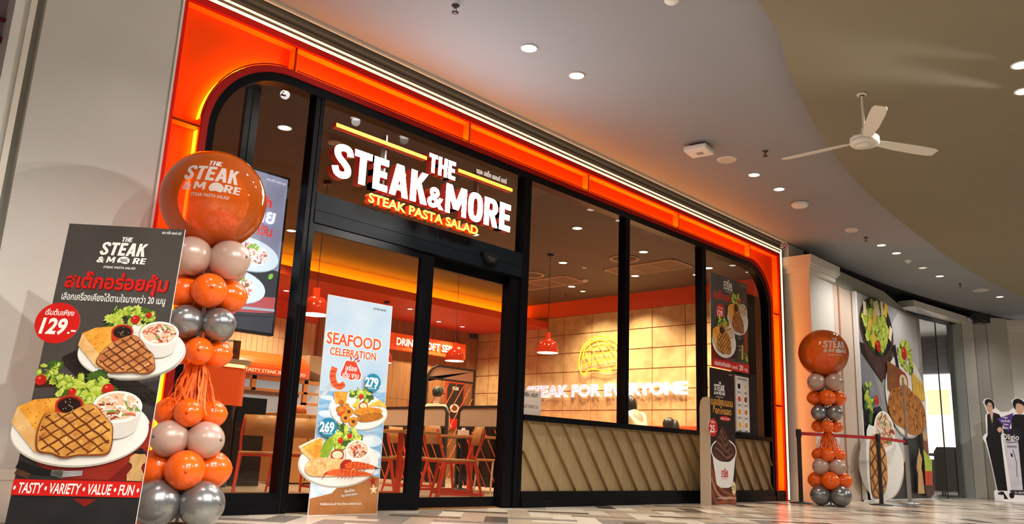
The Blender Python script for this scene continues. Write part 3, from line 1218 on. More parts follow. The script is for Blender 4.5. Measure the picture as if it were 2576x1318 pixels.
def steak_plate(mb, cx, cz, s, y=-0.004, red=False, seed=3, sz=None, rot=0.0):
    A = Art(mb, cx, cz, s, sz, rot, y, seed=seed)
    A.plate(0.52, 0.05)
    A.salad(-0.12, 0.60, 0.46, 0.24, 34)
    A.tomato(-0.02 if red else 0.30, 0.62, 0.09)
    A.tomato(0.22 if red else -0.22, 0.72 if red else .56, 0.06)
    A.toast([(-0.97, 0.30), (-0.74, 0.42), (-0.42, 0.46), (-0.30, 0.30), (-0.38, 0.02), (-0.52, -0.16)],
            [(-0.97, 0.30), (-0.52, -0.16), (-0.48, -0.02), (-0.46, -0.30), (-0.58, -0.36), (-1.01, 0.06)])
    A.cup(-0.22, 0.36, 0.21, 0.15, 0.13, I_SAUCE)
    A.bowl(0.49, 0.36, 0.37, 0.24, 0.26)
    st = [(-0.58, 0.02), (-0.53, 0.20), (-0.38, 0.24), (-0.22, 0.24), (0.02, 0.37), (0.15, 0.37), (0.30, 0.24), (0.45, 0.10), (0.49, -0.06), (0.50, -0.20), (0.46, -0.32), (0.24, -0.35), (0.05, -0.36), (-0.15, -0.40), (-0.33, -0.35), (-0.52, -0.32), (-0.58, -0.15)]
    if red:
        st = [(-0.52, -0.06), (-0.40, 0.10), (-0.18, 0.24), (0.0, 0.30), (0.16, 0.22), (0.30, 0.06), (0.42, -0.04), (0.48, -0.18), (0.50, -0.34), (0.34, -0.42), (0.10, -0.40), (-0.1, -0.42), (-0.32, -0.42), (-0.46, -0.34), (-0.58, -0.24)]
    A.steak(st, 0.62, -0.60, 0.135, 0.0105, I_STEAK2 if red else None)
    return A


def logo(mb, x, z, h, y, m, shear=0.16, pasta=True, oven=True):
    """printed stacked logo, centred on x, overall height h, top at z"""
    u = h
    blockword(mb, 'THE', x + .04 * u, z - 0.165 * u, 0.145 * u, y, m, .30 * u, shear, align='c')
    blockword(mb, 'STEAK', x - .02 * u, z - 0.60 * u, 0.40 * u, y, m, 1.30 * u, shear, align='c')
    mb.text('&', x - .60 * u, z - 0.83 * u, y, 0.25 * u, m, xs=1, off=.03, shear=shear, align='c', width=.22 * u)
    blockword(mb, 'M', x - .32 * u, z - 0.83 * u, 0.185 * u, y, m, .23 * u, shear, align='c')
    blockword(mb, 'RE', x + .50 * u, z - 0.83 * u, 0.185 * u, y, m, .36 * u, shear, align='c')
    A = Art(mb, x + .06 * u, z - .735 * u, u, u, 0, y, 0.00006)
    A.fill([(-.18, -.02), (-.14, .06), (-.03, .11), (.08, .10), (.16, .04), (.17, -.04), (.10, -.11), (0, -.10), (-.08, -.07), (-.16, -.08)], m, 4)
    dk = I_CHARD
    for k in range(4):
        A.strip([(-.10 + k * .055, .055 - k * .01), (-.04 + k * .055, -.045 - k * .01)], .008, dk)
    for k in range(2):
        A.strip([(-.10 + k * .03, -.01 - .04 * k), (.11, .06 - .06 * k)], .008, dk)
    if pasta:
        mb.text('STEAK PASTA SALAD', x - .02 * u, z - 1.0 * u, y, 0.095 * u, m, xs=1, off=.02, shear=shear, align='c', width=.92 * u)


def standee_base(root, w, h, back_mat, depth=0.34, tilt=0.0):
    m_ = MB()
    m_.add([(w * .3, 0.02, h * .62), (w * .7, 0.02, h * .62), (w * .7, depth, 0.002), (w * .3, depth, 0.002)], [(0, 1, 2, 3), (3, 2, 1, 0)], back_mat)
    m_.box(w * .3, w * .7, 0.012, 0.022, h * .5, h * .66, back_mat)
    return m_.build('easel_back', root)


BOARDB = mat('board_back', (0.6, 0.57, 0.52), 0.6)
FOAMW = mat('foam_board_edge', (0.78, 0.76, 0.72), 0.5)

# ---------------- large steak standee, left
WS, HS = 0.69, 1.80
st = thing('promotional_standee', 'dark grey standee with steak plates and a red 129 badge, left of the balloon column', 'standee', (1.5378, -0.8211, 0.0), R(-43.567), rx=0.0)
st.rotation_euler = (Matrix.Rotation(R(-43.567), 3, 'Z') @ Matrix.Rotation(-R(4.848), 3, 'X')).to_euler()
mb = MB()
# die-cut outline: plates stick out past the straight edges
p2c, p1c = (0.305, 0.575), (0.505, 1.035)
mb.box(0, WS, 0, 0.010, 0.0, HS, FOAMW)
mb.flat([(0, 0), (WS, 0), (WS, HS), (0, HS)], -0.0008, I_CHAR)
mb.build('board', st)
mb = MB()
mb.prism(ell(p2c[0], p2c[1] - .004, .380, .20, 48, .05), -0.0016, 0.009, FOAMW)
mb.prism(ell(p1c[0], p1c[1] - .003, .303, .168, 48, .05), -0.0014, 0.009, FOAMW)
mb.prism(ell(0.052, 1.182, .128, .122, 40), -0.0012, 0.009, FOAMW)
mb.build('cutout_board', st)
standee_base(st, WS, HS, BOARDB, 0.30)
# background scene of the print
mb = MB()
A = Art(mb, 0, 0, 1, y=-0.001)
A.fill([(0, 0), (WS, 0), (WS, .50), (0, .62)], I_CHARD)
A.fill([(0, .30), (WS, .31), (WS, .88), (.30, .78), (0, .50)], ink('slate', '#2a2625', '#383331', 6))
A.fill([(0.12, .985), (.22, 1.045), (WS, .80), (WS, .72), (.36, .80)], I_WOODB)
A.fill([(0.12, .985), (.12, .95), (.36, .765), (.36, .80)], ink('board_side', '#3b2d24', '#241a14', 8))
for k in range(5):
    A.strip([(.15 + k * .05, .97 - k * .038), (.27 + k * .09, 1.02 - k * .045)], .004, I_BLACK)
A.fill([(0.0, .44), (.25, .30), (WS, .305), (WS, .66), (.60, .50)], I_NAPKIN)
A.fill([(.30, .31), (.52, .50), (WS, .60), (WS, .50), (.50, .31)], I_NAPK2)
A.fill([(.33, .205), (.46, .205), (.42, .175), (.40, .165)], I_NAPKIN)
# side salad bowl at left edge
A.fill([(0, .83), (.0, .80), (.12, .81), (.16, .86), (.13, .875)], ink('wood_bowl', '#5c3320', '#3c2014', 8))
A.salad(.075, .90, .075, .05, 22)
A.tomato(.03, .845, .032)
# cutlery + pepper mill
A.strip([(.0, .375), (.10, .345), (.20, .335)], [.022, .02, .014], I_BLACK)
A.strip([(.19, .337), (.26, .33)], [.014, .024], I_KNIFE)
for k in range(4):
    A.strip([(.255, .345 - k * .009), (.36, .352 - k * .007)], .0028, I_STEEL2)
A.strip([(.0, .338), (.08, .312)], .016, ink('knife_handle', '#5a3a22', '#3a2415', 15, (1, 1, 5)))
A.fill([(.605, .31), (.60, .345), (.622, .38), (.618, .40), (.60, .41), (.603, .44), (.63, .46), (.675, .465), (.69, .44), (.69, .41), (.675, .40), (.672, .38), (.69, .35), (.69, .31)], I_WOODM)
A.ell(.652, .465, .034, .009, I_BLACK)
A.ell(.655, .478, .014, .010, I_BLACK, n=14)
for q in ((.62, .80), (.64, .785), (.66, .80), (.60, .775), (.655, .77), (.625, .765)):
    A.ell(q[0], q[1], .008, .007, I_PEPPER, n=10)
A.fill([(0, .211), (WS, .222), (WS, .305), (0, .296)], I_RED)
A.y -= .0004
mb.text('• TASTY • VARIETY • VALUE • FUN •', .345, .229, A.y, .078, I_WHITE, xs=.55, off=.02, shear=.2, align='c', width=.675, rot=.016)
mb.build('printed_backdrop', st)
mb = MB()
steak_plate(mb, p1c[0], p1c[1], .300, -0.012, True, 5)
mb.build('printed_plate', st)
mb = MB()
steak_plate(mb, p2c[0], p2c[1], .375, -0.012, False, 9)
mb.build('printed_plate', st)
mb = MB()
logo(mb, .348, 1.735, .205, -0.0016, I_WHITE)
mb.text('เดอะ สเต็ก แอนด์ มอร์', .672, 1.765, -0.0016, .024, I_WHITE, off=.015, align='r', width=.115)
mb.build('printed_logo', st)
mb = MB()
mb.text('สเต๊กอร่อยคุ้ม', .351, 1.398, -0.0014, .118, I_REDD, off=.04, align='c', width=.607, shear=.06)
mb.text('สเต๊กอร่อยคุ้ม', .345, 1.403, -0.0020, .118, I_RED, off=.03, align='c', width=.600, shear=.06)
mb.text('เลือกเครื่องเคียงได้ตามใจมากกว่า 20 เมนู', .345, 1.325, -0.0016, .058, I_WHITE, off=.012, align='c', width=.60)
mb.build('printed_headline', st)
mb = MB()
mb.flat(ell(.052, 1.182, .128, .122, 48), -0.0022, I_RED)
mb.text('เริ่มต้นเพียง', .055, 1.228, -0.0028, .045, I_WHITE, off=.015, align='c', width=.165, shear=.12)
mb.text('129', .035, 1.118, -0.0028, .128, I_WHITE, xs=.7, off=.035, align='c', width=.155, shear=.15)
mb.text('.-', .118, 1.122, -0.0028, .075, I_WHITE, off=.02, width=.048)
mb.build('price_badge', st)

# ---------------- seafood standee
SKY = ink('sky_print', '#a9c4dc', '#c6d6e2', 2.2, rough=.16)
SKYB = ink('sea_print', '#5f9bcb', '#a9cbe4', 6, (1, 1, 5), .16)
FOAM = ink('foam_print', '#e9f1f6', '#b7d1e4', 7, (1, 1, 4), .16)
SAND = ink('sand_print', '#b87a45', '#96592b', 3.5, rough=.16)
TEAL = ink('teal', '#157ea0')
ORG = ink('orange_letter', '#e2611a', '#cc3a12', 3)
CREAMO = ink('cream_outline', '#fdeedd')
sf = thing('promotional_standee', 'light blue standee reading SEAFOOD CELEBRATION in front of the fixed door leaf', 'standee', (3.875, -0.19, 0.0), R(-2.0))
WF, HF = 0.67, 1.785
mb = MB()
mb.box(0, WF, 0, 0.010, 0, HF, FOAMW)
mb.flat([(0.004, 0.004), (WF - .004, 0.004), (WF - .004, HF - .004), (.004, HF - .004)], -0.0008, SKY)
mb.build('board', sf)
mb = MB()
mb.prism(ell(.40, .842, .297, .158, 48, -.04), -0.0014, 0.009, FOAMW)
mb.prism(ell(.255, .41, .386, .197, 48, .03), -0.0016, 0.009, FOAMW)
mb.prism([(-.14, .53), (.03, .61), (.08, .60), (.08, .35), (-.05, .40)], -0.0015, 0.009, FOAMW)
mb.build('cutout_board', sf)
standee_base(sf, WF, HF, BOARDB, 0.12)
mb = MB()
A = Art(mb, 0, 0, 1, y=-0.001, step=.00006)
A.fill([(0.004, .30), (WF - .004, .30), (WF - .004, 1.02), (0.004, .98)], SKYB)
for (a, b, c, d) in ((.15, .93, .2, .02), (.1, .80, .2, .03), (.55, .60, .16, .05), (.5, .48, .2, .06), (.62, .36, .1, .04), (.1, .70, .14, .02)):
    A.ell(a, b, min(c, a - .01 if a < .3 else c, WF - .01 - a if a > .3 else c), d, FOAM)
A.fill([(0.004, .004), (WF - .004, .004), (WF - .004, .30), (.45, .325), (.2, .24), (.004, .20)], SAND)
A.fill([(0.004, .13), (.2, .17), (.25, .215), (.1, .225), (0.004, .25)], FOAM)
for (a, b, r_, m) in ((.60, .27, .05, I_PRAWND), (.615, .20, .045, I_CREAM)):
    A.fill([(a + r_ * (1 if i % 2 == 0 else .38) * math.cos(PI / 5 * i + .4) * (1 if a + r_ < WF else .9), b + r_ * (1 if i % 2 == 0 else .38) * math.sin(PI / 5 * i + .4)) for i in range(10)], m)
A.y -= .0004
mb.text('เดอะ สเต็ก แอนด์ มอร์', .60, 1.728, A.y, .025, I_CHARD, off=.012, align='r', width=.135)
mb.text('*ทั้งนี้ให้เป็นไปตามที่ THE STEAK & MORE กำหนด', .30, .078, A.y, .022, I_WHITE, off=.012, align='c', width=.40)
mb.build('printed_backdrop', sf)
mb = MB()
for oy, m, of in ((-.0014, CREAMO, .06), (-.0022, ORG, .022)):
    mb.text('SEAFOOD', .30, 1.378, oy, .135, m, xs=.95, off=of, align='c', width=.555 + (of - .02) * .6, rot=0)
    mb.text('CELEBRATION', .298, 1.287, oy, .088, m, xs=.9, off=of, align='c', width=.47 + (of - .02) * .5)
mb.build('printed_headline', sf)
mb = MB()
A = Art(mb, .288, 1.165, 1, y=-.0014)
sp = [(-.07, .05), (-.055, .085), (-.01, .088), (.035, .088), (.06, .06), (.085, .02), (.105, -.02), (.09, -.06), (.05, -.055), (.01, -.07), (-.03, -.055), (-.075, -.055), (-.10, -.03), (-.085, .01)]
A.fill([(a * 1.1, b * 1.1) for a, b in sp], CREAMO, 4)
A.fill(sp, ink('splash_red', '#d8431a', '#c9281a', 4), 4)
for q in ((-.005, .09, -.015, .125), (.02, .092, .06, .125), (.05, .085, .075, .105)):
    A.strip([(q[0], q[1]), ((q[0] + q[2]) / 2, (q[1] + q[3]) / 2), (q[2], q[3])], [.003, .006, .009], I_PRAWND)
A.y -= .0004
mb.text('อร่อย', .288, 1.172, A.y, .058, I_WHITE, off=.02, align='c', width=.115)
mb.text('เต็ม จาน', .288, 1.115, A.y, .058, I_WHITE, off=.02, align='c', width=.16)
# fork with prawn
A = Art(mb, 0, 0, 1, y=-.0014)
A.fill([(.0, .93), (.0, .915), (.05, .955), (.075, .965), (.07, .985), (.045, .98)], I_STEEL2)
for k in range(3):
    A.strip([(.045 + k * .012, .985 - k * .008), (.098 + k * .014, 1.06 - k * .006)], .004, I_STEEL2)
A.strip(spline([(.125, 1.185), (.112, 1.12), (.135, 1.055), (.185, 1.03), (.235, 1.06)], 5, False), [.03] * 12 + [.026] * 8 + [.012], I_PRAWN)
for q in ((.11, 1.15), (.112, 1.11), (.13, 1.065), (.16, 1.04), (.2, 1.042)):
    A.strip([(q[0] - .022, q[1] - .006), (q[0] + .022, q[1] + .006)], .004, I_PRAWND)
mb.build('printed_splash', sf)


def badge(mb, x, z, r, txt, sub):
    mb.flat(ell(x, z, r, r * .93, 40), -.0250, TEAL)
    mb.text(txt, x - .012, z - .035, -.0256, .108, I_WHITE, xs=.62, off=.04, align='c', width=r * 1.65)
    mb.text('.-', x + r * .82, z - .033, -.0256, .06, I_WHITE, off=.02, width=.034)
    mb.text(sub, x, z - r * .66, -.0256, .018, I_WHITE, off=.01, align='c', width=r * 1.1)


# fried seafood plate
mb = MB()
A = Art(mb, .40, .845, .285, y=-.005, seed=21)
A.plate(.53, -.04)
A.salad(.05, .46, .42, .2, 26)
A.tomato(.02, .42, .08)
A.toast([(-.92, .50), (-.45, .52), (-.50, .18), (-.82, .16)], [(-.92, .5), (-.82, .16), (-.80, .08), (-.94, .40)])
for k in range(14):
    a = A.r.random() * 6.28
    A.ell(-.60 + .22 * math.cos(a) * A.r.random(), .06 + .16 * math.sin(a), .10, .075, A.r.choice([I_PRAWN, I_BREADD, I_BREAD]), a, 14)
for k in range(10):
    u = .45 + .05 * k
    A.strip([(u - .22, .10 + .03 * k), (u + .05, .26 - .012 * k + .02 * (k % 3))], .028, I_FRY)
A.fill([(-.26, .12), (-.2, .24), (-.05, .22), (-.08, .06)], I_LEMON)
A.cup(.12, .16, .16, .11, .07, I_CREAM)
for (u0, v0, u1, v1, m) in ((-.22, -.02, .82, .02, I_BREAD), (-.08, -.20, .86, -.12, I_BREADD)):
    pts = [(u0, v0), (u0 + .2, v0 + .09), ((u0 + u1) / 2, (v0 + v1) / 2 + .12), (u1 - .12, v1 + .09), (u1, v1), (u1 - .2, v1 - .09), ((u0 + u1) / 2, (v0 + v1) / 2 - .12), (u0 + .15, v0 - .1)]
    A.fill([(a, b - .015) for a, b in pts], I_BREADD, 5)
    A.fill(pts, m, 5)
for (u, v) in ((-.38, -.05), (-.48, -.24), (-.20, -.33)):
    A.ell(u, v, .15, .135, I_BREADD)
    A.ell(u - .008, v + .01, .145, .13, I_BREAD)
    A.ell(u, v, .062, .05, ink('ring_hole', '#5a2c0a'))
mb.build('printed_plate', sf)
# lobster and prawn plate
mb = MB()
A = Art(mb, .255, .415, .375, y=-.005, seed=22)
A.plate(.50, .03)
A.salad(.02, .52, .50, .22, 34)
A.strip([(-.5, .02), (-.35, .35), (-.28, .5)], [.12, .13, .06], I_LET[1])
A.tomato(-.05, .47, .07)
A.tomato(.18, .58, .06)
A.toast([(-1.0, .30), (-.58, .50), (-.50, .48), (-.55, .0)], [(-1.0, .30), (-.55, .0), (-.55, -.10), (-1.02, .22)])
A.fill([(-.55, -.08), (-.44, -.04), (-.22, .12), (-.18, .22), (-.26, .02), (-.38, -.12)], I_LEMON, 4)
A.cup(-.10, .17, .17, .11, .12, I_CREAM)
A.bowl(.42, .28, .32, .22, .22)
A.fill([(-.88, -.15), (-.80, .02), (-.55, .10), (-.2, .08), (.15, .06), (.45, -.05), (.3, -.2), (.0, -.28), (-.4, -.30), (-.75, -.28)], I_LOB, 5)
A.fill([(.05, .04), (.25, .06), (.3, -.12), (.1, -.2), (-.02, -.1)], I_PRAWND, 4)
for k in range(2):
    o = -.16 * k
    A.fill([(.12 - k * .45, -.03 + o), (.35 - k * .3, .03 + o), (.75 - k * .15, -.02 + o), (.98 - k * .1, -.10 + o), (.75 - k * .15, -.12 + o), (.35 - k * .3, -.13 + o), (.10 - k * .45, -.10 + o)], I_PRAWN, 5)
    for j in range(5):
        A.strip([(.32 - k * .28 + j * .1, .015 + o), (.30 - k * .28 + j * .1, -.115 + o)], .008, I_PRAWND)
        A.strip([(.30 - k * .3 + j * .09, -.12 + o), (.24 - k * .3 + j * .09, -.19 + o)], .006, I_PRAWND)
    for j in range(3):
        A.strip([(.12 - k * .45, -.06 + o), (-.0 - k * .45, -.1 - .05 * j + o)], .006, I_PRAWND)
A.strip([(.92, -.10), (1.06, -.115)], [.02, .002], I_BLACK)
mb.build('printed_plate', sf)
mb = MB()
badge(mb, .505, 1.09, .083, '279', 'จากปกติ 289.-')
mb.build('price_badge', sf)
mb = MB()
badge(mb, .10, .692, .083, '269', 'จากปกติ 289.-')
mb.build('price_badge', sf)
mb = MB()
for (x, z, s_) in ((.53, .675, ('รวมทะเลทอด', 'Crispy Seafood Trio')), (.375, .18, ('กุ้งแม่น้ำอบ', 'Duo Grilled Seafood'))):
    mb.text(s_[0], x, z, -.0020, .030, TEAL, off=.03, align='c', width=.10, rot=.12)
    mb.text(s_[0], x, z, -.0024, .030, I_WHITE, off=.008, align='c', width=.098, rot=.12)
    mb.text(s_[1], x, z - .03, -.0020, .026, TEAL, off=.03, align='c', width=.152, rot=.12)
    mb.text(s_[1], x, z - .03, -.0024, .026, I_WHITE, off=.008, align='c', width=.15, rot=.12)
mb.build('printed_caption', sf)

# ---------------- chocolate soft-serve standee
cs = thing('promotional_standee', 'narrow dark standee of chocolate soft serve in a white cup, against the wainscot', 'standee', (9.99, -0.27, 0.0), R(0))
WC, HC = 0.67, 1.80
CHOC = ink('choc_backdrop', '#1d1512', '#140f0d', 3)
CHO = [ink('choc_a', '#3f241b', '#2c1712', 9), ink('choc_b', '#5e382b', '#482719', 9), ink('choc_c', '#8a5c49', '#6e4434', 9), ink('choc_d', '#24120d')]
SW = [ink('swirl_a', '#6a2d16', '#4b1c0d', 5), ink('swirl_b', '#a0532d', '#7c3a1c', 5), ink('swirl_c', '#c98a63', '#a8623c', 5)]
GOLD = ink('gold_letter', '#e9b24a', '#d8892a', 6)
mb = MB()
mb.box(0, WC, 0, 0.012, 0, HC, FOAMW)
mb.flat([(0, 0), (WC, 0), (WC, HC), (0, HC)], -.0008, CHOC)
mb.build('board', cs)
CREAMB = mat('cream_side_board', (0.52, 0.39, 0.26), 0.55)
mb = MB()
mb.xprism([(0.0, 0), (0.13, 0), (0.13, 1.25), (0.12, 1.34), (0.09, 1.39), (0.03, 1.40), (0.0, 1.40)], -0.012, 0.0, CREAMB, T=Tr(0, 0.01, 0) @ Rz(R(30)))
mb.build('side_board', cs)
mb = MB()
mb.box(WC * .5, WC * .52, 0.012, 0.20, 0, 1.1, BOARDB)
mb.build('easel_back', cs)
mb = MB()
logo(mb, .26, 1.63, .22, -.0016, I_WHITE, 0.0)
mb.text('เดอะ สเต็ก แอนด์ มอร์', .62, 1.74, -.0016, .022, I_WHITE, align='r', width=.11)
mb.build('printed_logo', cs)
mb = MB()
mb.text('เบลเยี่ยมมมม', .32, 1.305, -.0016, .13, GOLD, off=.03, align='c', width=.60)
mb.text('ช็อกโกแลต', .32, 1.19, -.0016, .12, GOLD, off=.03, align='c', width=.50)
mb.flat(ell(.40, 1.134, .155, .032, 24), -.0014, I_RED)
mb.text('Belgian Chocolate', .40, 1.122, -.0018, .036, I_WHITE, off=.012, align='c', width=.24)
mb.build('printed_headline', cs)
mb = MB()
mb.prism(ell(.065, 1.0, .12, .12, 40), -.0012, .01, FOAMW)
mb.flat(ell(.065, 1.0, .12, .12, 40), -.0018, I_RED)
mb.text('เพียง', .065, 1.055, -.0024, .05, I_WHITE, off=.012, align='c', width=.11)
mb.text('25', .045, .935, -.0024, .135, I_WHITE, xs=.8, off=.035, align='c', width=.13)
mb.text('.-', .12, .94, -.0024, .06, I_WHITE, off=.015, width=.04)
mb.build('price_badge', cs)
mb = MB()
A = Art(mb, 0, 0, 1, y=-.0012)
A.fill([(0, 0), (WC, 0), (WC, .20), (.45, .22), (.22, .36), (0, .62)], SW[0])
for k, (o, m) in enumerate(((.0, SW[1]), (-.12, SW[2]), (-.22, SW[0]), (-.3, SW[1]))):
    pts = [(0.01, .46 + o * .9), (.12, .30 + o), (.3, .18 + o * .8), (.5, .13 + o * .4), (.66, .10 + o * .3)]
    pts = [(a, max(b, .03)) for a, b in pts]
    A.strip(spline(pts, 5, False), .022, m)
# cup
A.fill([(.02, .70), (.68, .70), (.57, .24), (.45, .215), (.25, .215), (.14, .26)], ink('paper_cup', '#eceae8', '#f6f4f2', 3))
A.ell(.35, .70, .35, .165, ink('cup_rim', '#f8f6f4'))
A.ell(.35, .70, .325, .145, CHO[3])
# swirl body
A.fill([(.05, .66), (.12, .78), (.16, .86), (.24, .95), (.29, 1.02), (.315, 1.04), (.35, 1.0), (.42, .94), (.47, .86), (.55, .80), (.63, .70), (.62, .62), (.5, .585), (.3, .57), (.12, .60)], CHO[1], 5)
for k in range(9):
    t_ = k / 8
    x0, z0 = .10 + .17 * t_, .70 + .30 * t_
    x1, z1 = .60 - .20 * t_, .62 + .32 * t_
    A.strip(spline([(x0, z0), ((x0 * 2 + x1) / 3, z0 - .03 - .03 * (1 - t_)), ((x0 + 2 * x1) / 3, z1 - .05), (x1, z1)], 5, False), [.004] + [.017 - .010 * t_] * 14 + [.003], CHO[2] if k % 2 else CHO[0])
A.strip(spline([(.29, .99), (.30, .85), (.40, .72), (.52, .66)], 5, False), .008, CHO[2])
A.y -= .0004
mb.build('printed_soft_serve', cs)
mb = MB()
logo(mb, .36, .47, .14, A.y - .001, I_RED, 0.0)
A = Art(mb, .60, .21, 1, y=A.y - .001)
A.fill([((.075 if i % 2 else .055) * math.cos(2 * PI * i / 22) * .9, (.10 if i % 2 else .075) * math.sin(2 * PI * i / 22)) for i in range(22)], ink('cream_burst', '#ecd9a8'))
A.y -= .0005
mb.text('จำหน่าย', .60, .22, A.y, .035, I_CHARD, off=.01, align='c', width=.08)
mb.text('เฉพาะหน้าร้าน', .60, .185, A.y, .03, I_CHARD, off=.008, align='c', width=.085)
mb.text('*ภาพเพื่อการโฆษณาเท่านั้น', .34, .075, A.y, .026, I_WHITE, off=.008, align='c', width=.42)
mb.build('printed_caption', cs)

# ---------------- poster on the right hand pane + small menu card
wp = thing('window_poster', 'dark poster with two steak plates and red bottom band stuck on the right pane', 'poster', (10.615, 0.058, 1.89), 0)
WW, HW = 1.13, 1.40
mb = MB()
mb.box(0, WW, 0, .003, 0, HW, FOAMW)
mb.flat([(0, 0), (WW, 0), (WW, HW), (0, HW)], -.0006, I_CHAR)
mb.build('sheet', wp)
mb = MB()
A = Art(mb, 0, 0, 1, y=-.0008)
A.fill([(0, 0.16), (WW, .2), (WW, .55), (.7, .5), (0, .3)], I_CHARD)
A.fill([(0, .13), (.55, .13), (.2, .35), (0, .33)], I_NAPKIN)
A.fill([(.70, .15), (WW, .17), (WW, .5), (.9, .45)], ink('herb_green', '#3c4a1e', '#2a3416', 7))
A.strip([(.93, .2), (.94, .42)], .03, I_WOODM)
A.strip([(1.05, .3), (1.05, .62)], .045, I_NAPK2)
A.salad(1.05, .25, .06, .07, 16)
A.fill([(0, 0), (WW, 0), (WW, .135), (0, .115)], I_RED)
A.y -= .0004
mb.text('อร่อยกับเครื่องเคียง', .08, .035, A.y, .085, I_WHITE, off=.02, width=.48)
mb.text('มากกว่า', .60, .03, A.y, .07, I_WHITE, off=.015, width=.18)
mb.text('20', .82, .03, A.y, .11, I_WHITE, off=.02, width=.12)
mb.text('เมนู', .98, .035, A.y, .07, I_WHITE, off=.015, width=.10)
for k in range(2):
    mb.text('• เพิ่ม', .78, .56 - k * .18, A.y, .035, I_WHITE, width=.09)
    mb.text('15.-', .82, .50 - k * .18, A.y, .04, I_WHITE, width=.07)
mb.build('printed_backdrop', wp)
mb = MB()
steak_plate(mb, .80, .80, .325, -.009, True, 31, sz=.45, rot=-.05)
mb.build('printed_plate', wp)
mb = MB()
steak_plate(mb, .365, .40, .355, -.010, False, 33, sz=.44, rot=-.03)
mb.build('printed_plate', wp)
mb = MB()
logo(mb, .53, 1.375, .20, -.0012, I_WHITE, 0.05)
mb.text('เดอะ สเต็ก แอนด์ มอร์', 1.09, 1.345, -.0012, .025, I_WHITE, align='r', width=.17)
mb.text('สเต๊กอร่อยคุ้ม', .545, 1.03, -.0012, .16, ink('dim_red', '#cf2a1c'), off=.03, align='c', width=.92)
mb.build('printed_headline', wp)
mb = MB()
mb.flat(ell(.285, .83, .125, .135, 36), -.0012, I_RED)
mb.text('เริ่มต้นเพียง', .285, .885, -.0016, .04, I_WHITE, align='c', width=.16)
mb.text('129', .27, .775, -.0016, .125, I_WHITE, xs=.7, off=.03, align='c', width=.15)
mb.text('.-', .36, .78, -.0016, .06, I_WHITE, width=.04)
mb.build('price_badge', wp)
mc = thing('menu_card', 'white card with eight small dish pictures stuck below the dark window poster', 'menu', (11.30, 0.058, 0.985), 0)
mb = MB()
mb.box(0, .44, 0, .003, 0, .86, FOAMW)
mb.flat([(.0, .0), (.44, .0), (.44, .86), (.0, .86)], -.0006, I_CHARD)
mb.flat([(.012, .02), (.428, .02), (.428, .84), (.012, .84)], -.0010, ink('card_grey', '#d9d5d2'))
mb.build('sheet', mc)
mb = MB()
A = Art(mb, 0, 0, 1, y=-.0012, seed=4)
for j in range(4):
    for i in range(2):
        x, z = .12 + i * .2, .69 - j * .19
        A.ell(x, z, .07, .062, I_WHITE)
        A.ell(x, z, .05, .045, [I_SAUCE, I_CREAM, I_PRAWN, I_STEAKD, I_TOAST, I_STEAK2, I_LEMON, I_STEAK][j * 2 + i])
        A.strip([(x - .045, z - .09), (x + .045, z - .09)], .006, I_CHAR)
A.y -= .0004
mb.text('FAVOURITE SIDES 20.-', .22, .79, A.y, .035, I_CHARD, off=.012, align='c', width=.30)
mb.build('printed_dishes', mc)
# opening-hours sheet low on the first window pane
oh = thing('opening_hours_sheet', 'small white paper notice on the glass at the bottom left of the first window', 'notice', (6.62, 0.062, 0.965), 0)
mb = MB()
mb.box(0, .30, 0, .001, .0, .26, mat('tracing_paper', (0.62, 0.50, 0.42), 0.6))
mb.build('sheet', oh)
mb = MB()
mb.text('OPEN - NIGHT', .005, .19, -.001, .06, I_CHARD, off=.02, width=.24)
mb.text('LAST ORDER 21.30', .02, .07, -.001, .05, I_CHAR, off=.005, width=.23)
mb.build('printed_text', oh)
# ------------------------------------------------------------------ balloon columns
def balloonmat(name, col, rough=0.22, metal=0.0, coat=0.18, sss=0.0):
    m = mat(name, col, rough, metal, coat=coat)
    b = m.node_tree.nodes['Principled BSDF']
    b.inputs['Coat Roughness'].default_value = 0.12
    return m


B_OR = balloonmat('orange_balloon', (0.95, 0.135, 0.003))
B_OR.node_tree.nodes['Principled BSDF'].inputs['Subsurface Weight'].default_value = 0.25
B_OR.node_tree.nodes['Principled BSDF'].inputs['Subsurface Radius'].default_value = (0.1, 0.03, 0.01)
B_GR = balloonmat('pearl_greige_balloon', (0.52, 0.36, 0.29), 0.32, 0.15)
B_SI = balloonmat('silver_balloon', (0.27, 0.275, 0.275), 0.27, 0.7)
B_KN = mat('balloon_knot', (0.12, 0.1, 0.09), 0.6)
B_KO = mat('orange_balloon_knot', (0.6, 0.07, 0.0), 0.6)
# clear orange bubble
BUB = bpy.data.materials.new('orange_bubble_film')
BUB.use_nodes = True
nt = BUB.node_tree
nt.nodes.remove(nt.nodes['Principled BSDF'])
out_ = nt.nodes['Material Output']
tp = nt.nodes.new('ShaderNodeBsdfTransparent')
tp.inputs[0].default_value = (1.0, 0.48, 0.22, 1)
df = nt.nodes.new('ShaderNodeBsdfDiffuse')
df.inputs[0].default_value = (1.0, 0.20, 0.015, 1)
tl = nt.nodes.new('ShaderNodeBsdfTranslucent')
tl.inputs[0].default_value = (1.0, 0.20, 0.02, 1)
ad = nt.nodes.new('ShaderNodeMixShader')
ad.inputs[0].default_value = 0.4
nt.links.new(df.outputs[0], ad.inputs[1])
nt.links.new(tl.outputs[0], ad.inputs[2])
m1 = nt.nodes.new('ShaderNodeMixShader')
m1.inputs[0].default_value = 0.62
nt.links.new(tp.outputs[0], m1.inputs[1])
nt.links.new(ad.outputs[0], m1.inputs[2])
gl = nt.nodes.new('ShaderNodeBsdfGlossy')
gl.inputs['Roughness'].default_value = 0.02
fr_ = nt.nodes.new('ShaderNodeFresnel')
fr_.inputs[0].default_value = 1.5
m2 = nt.nodes.new('ShaderNodeMixShader')
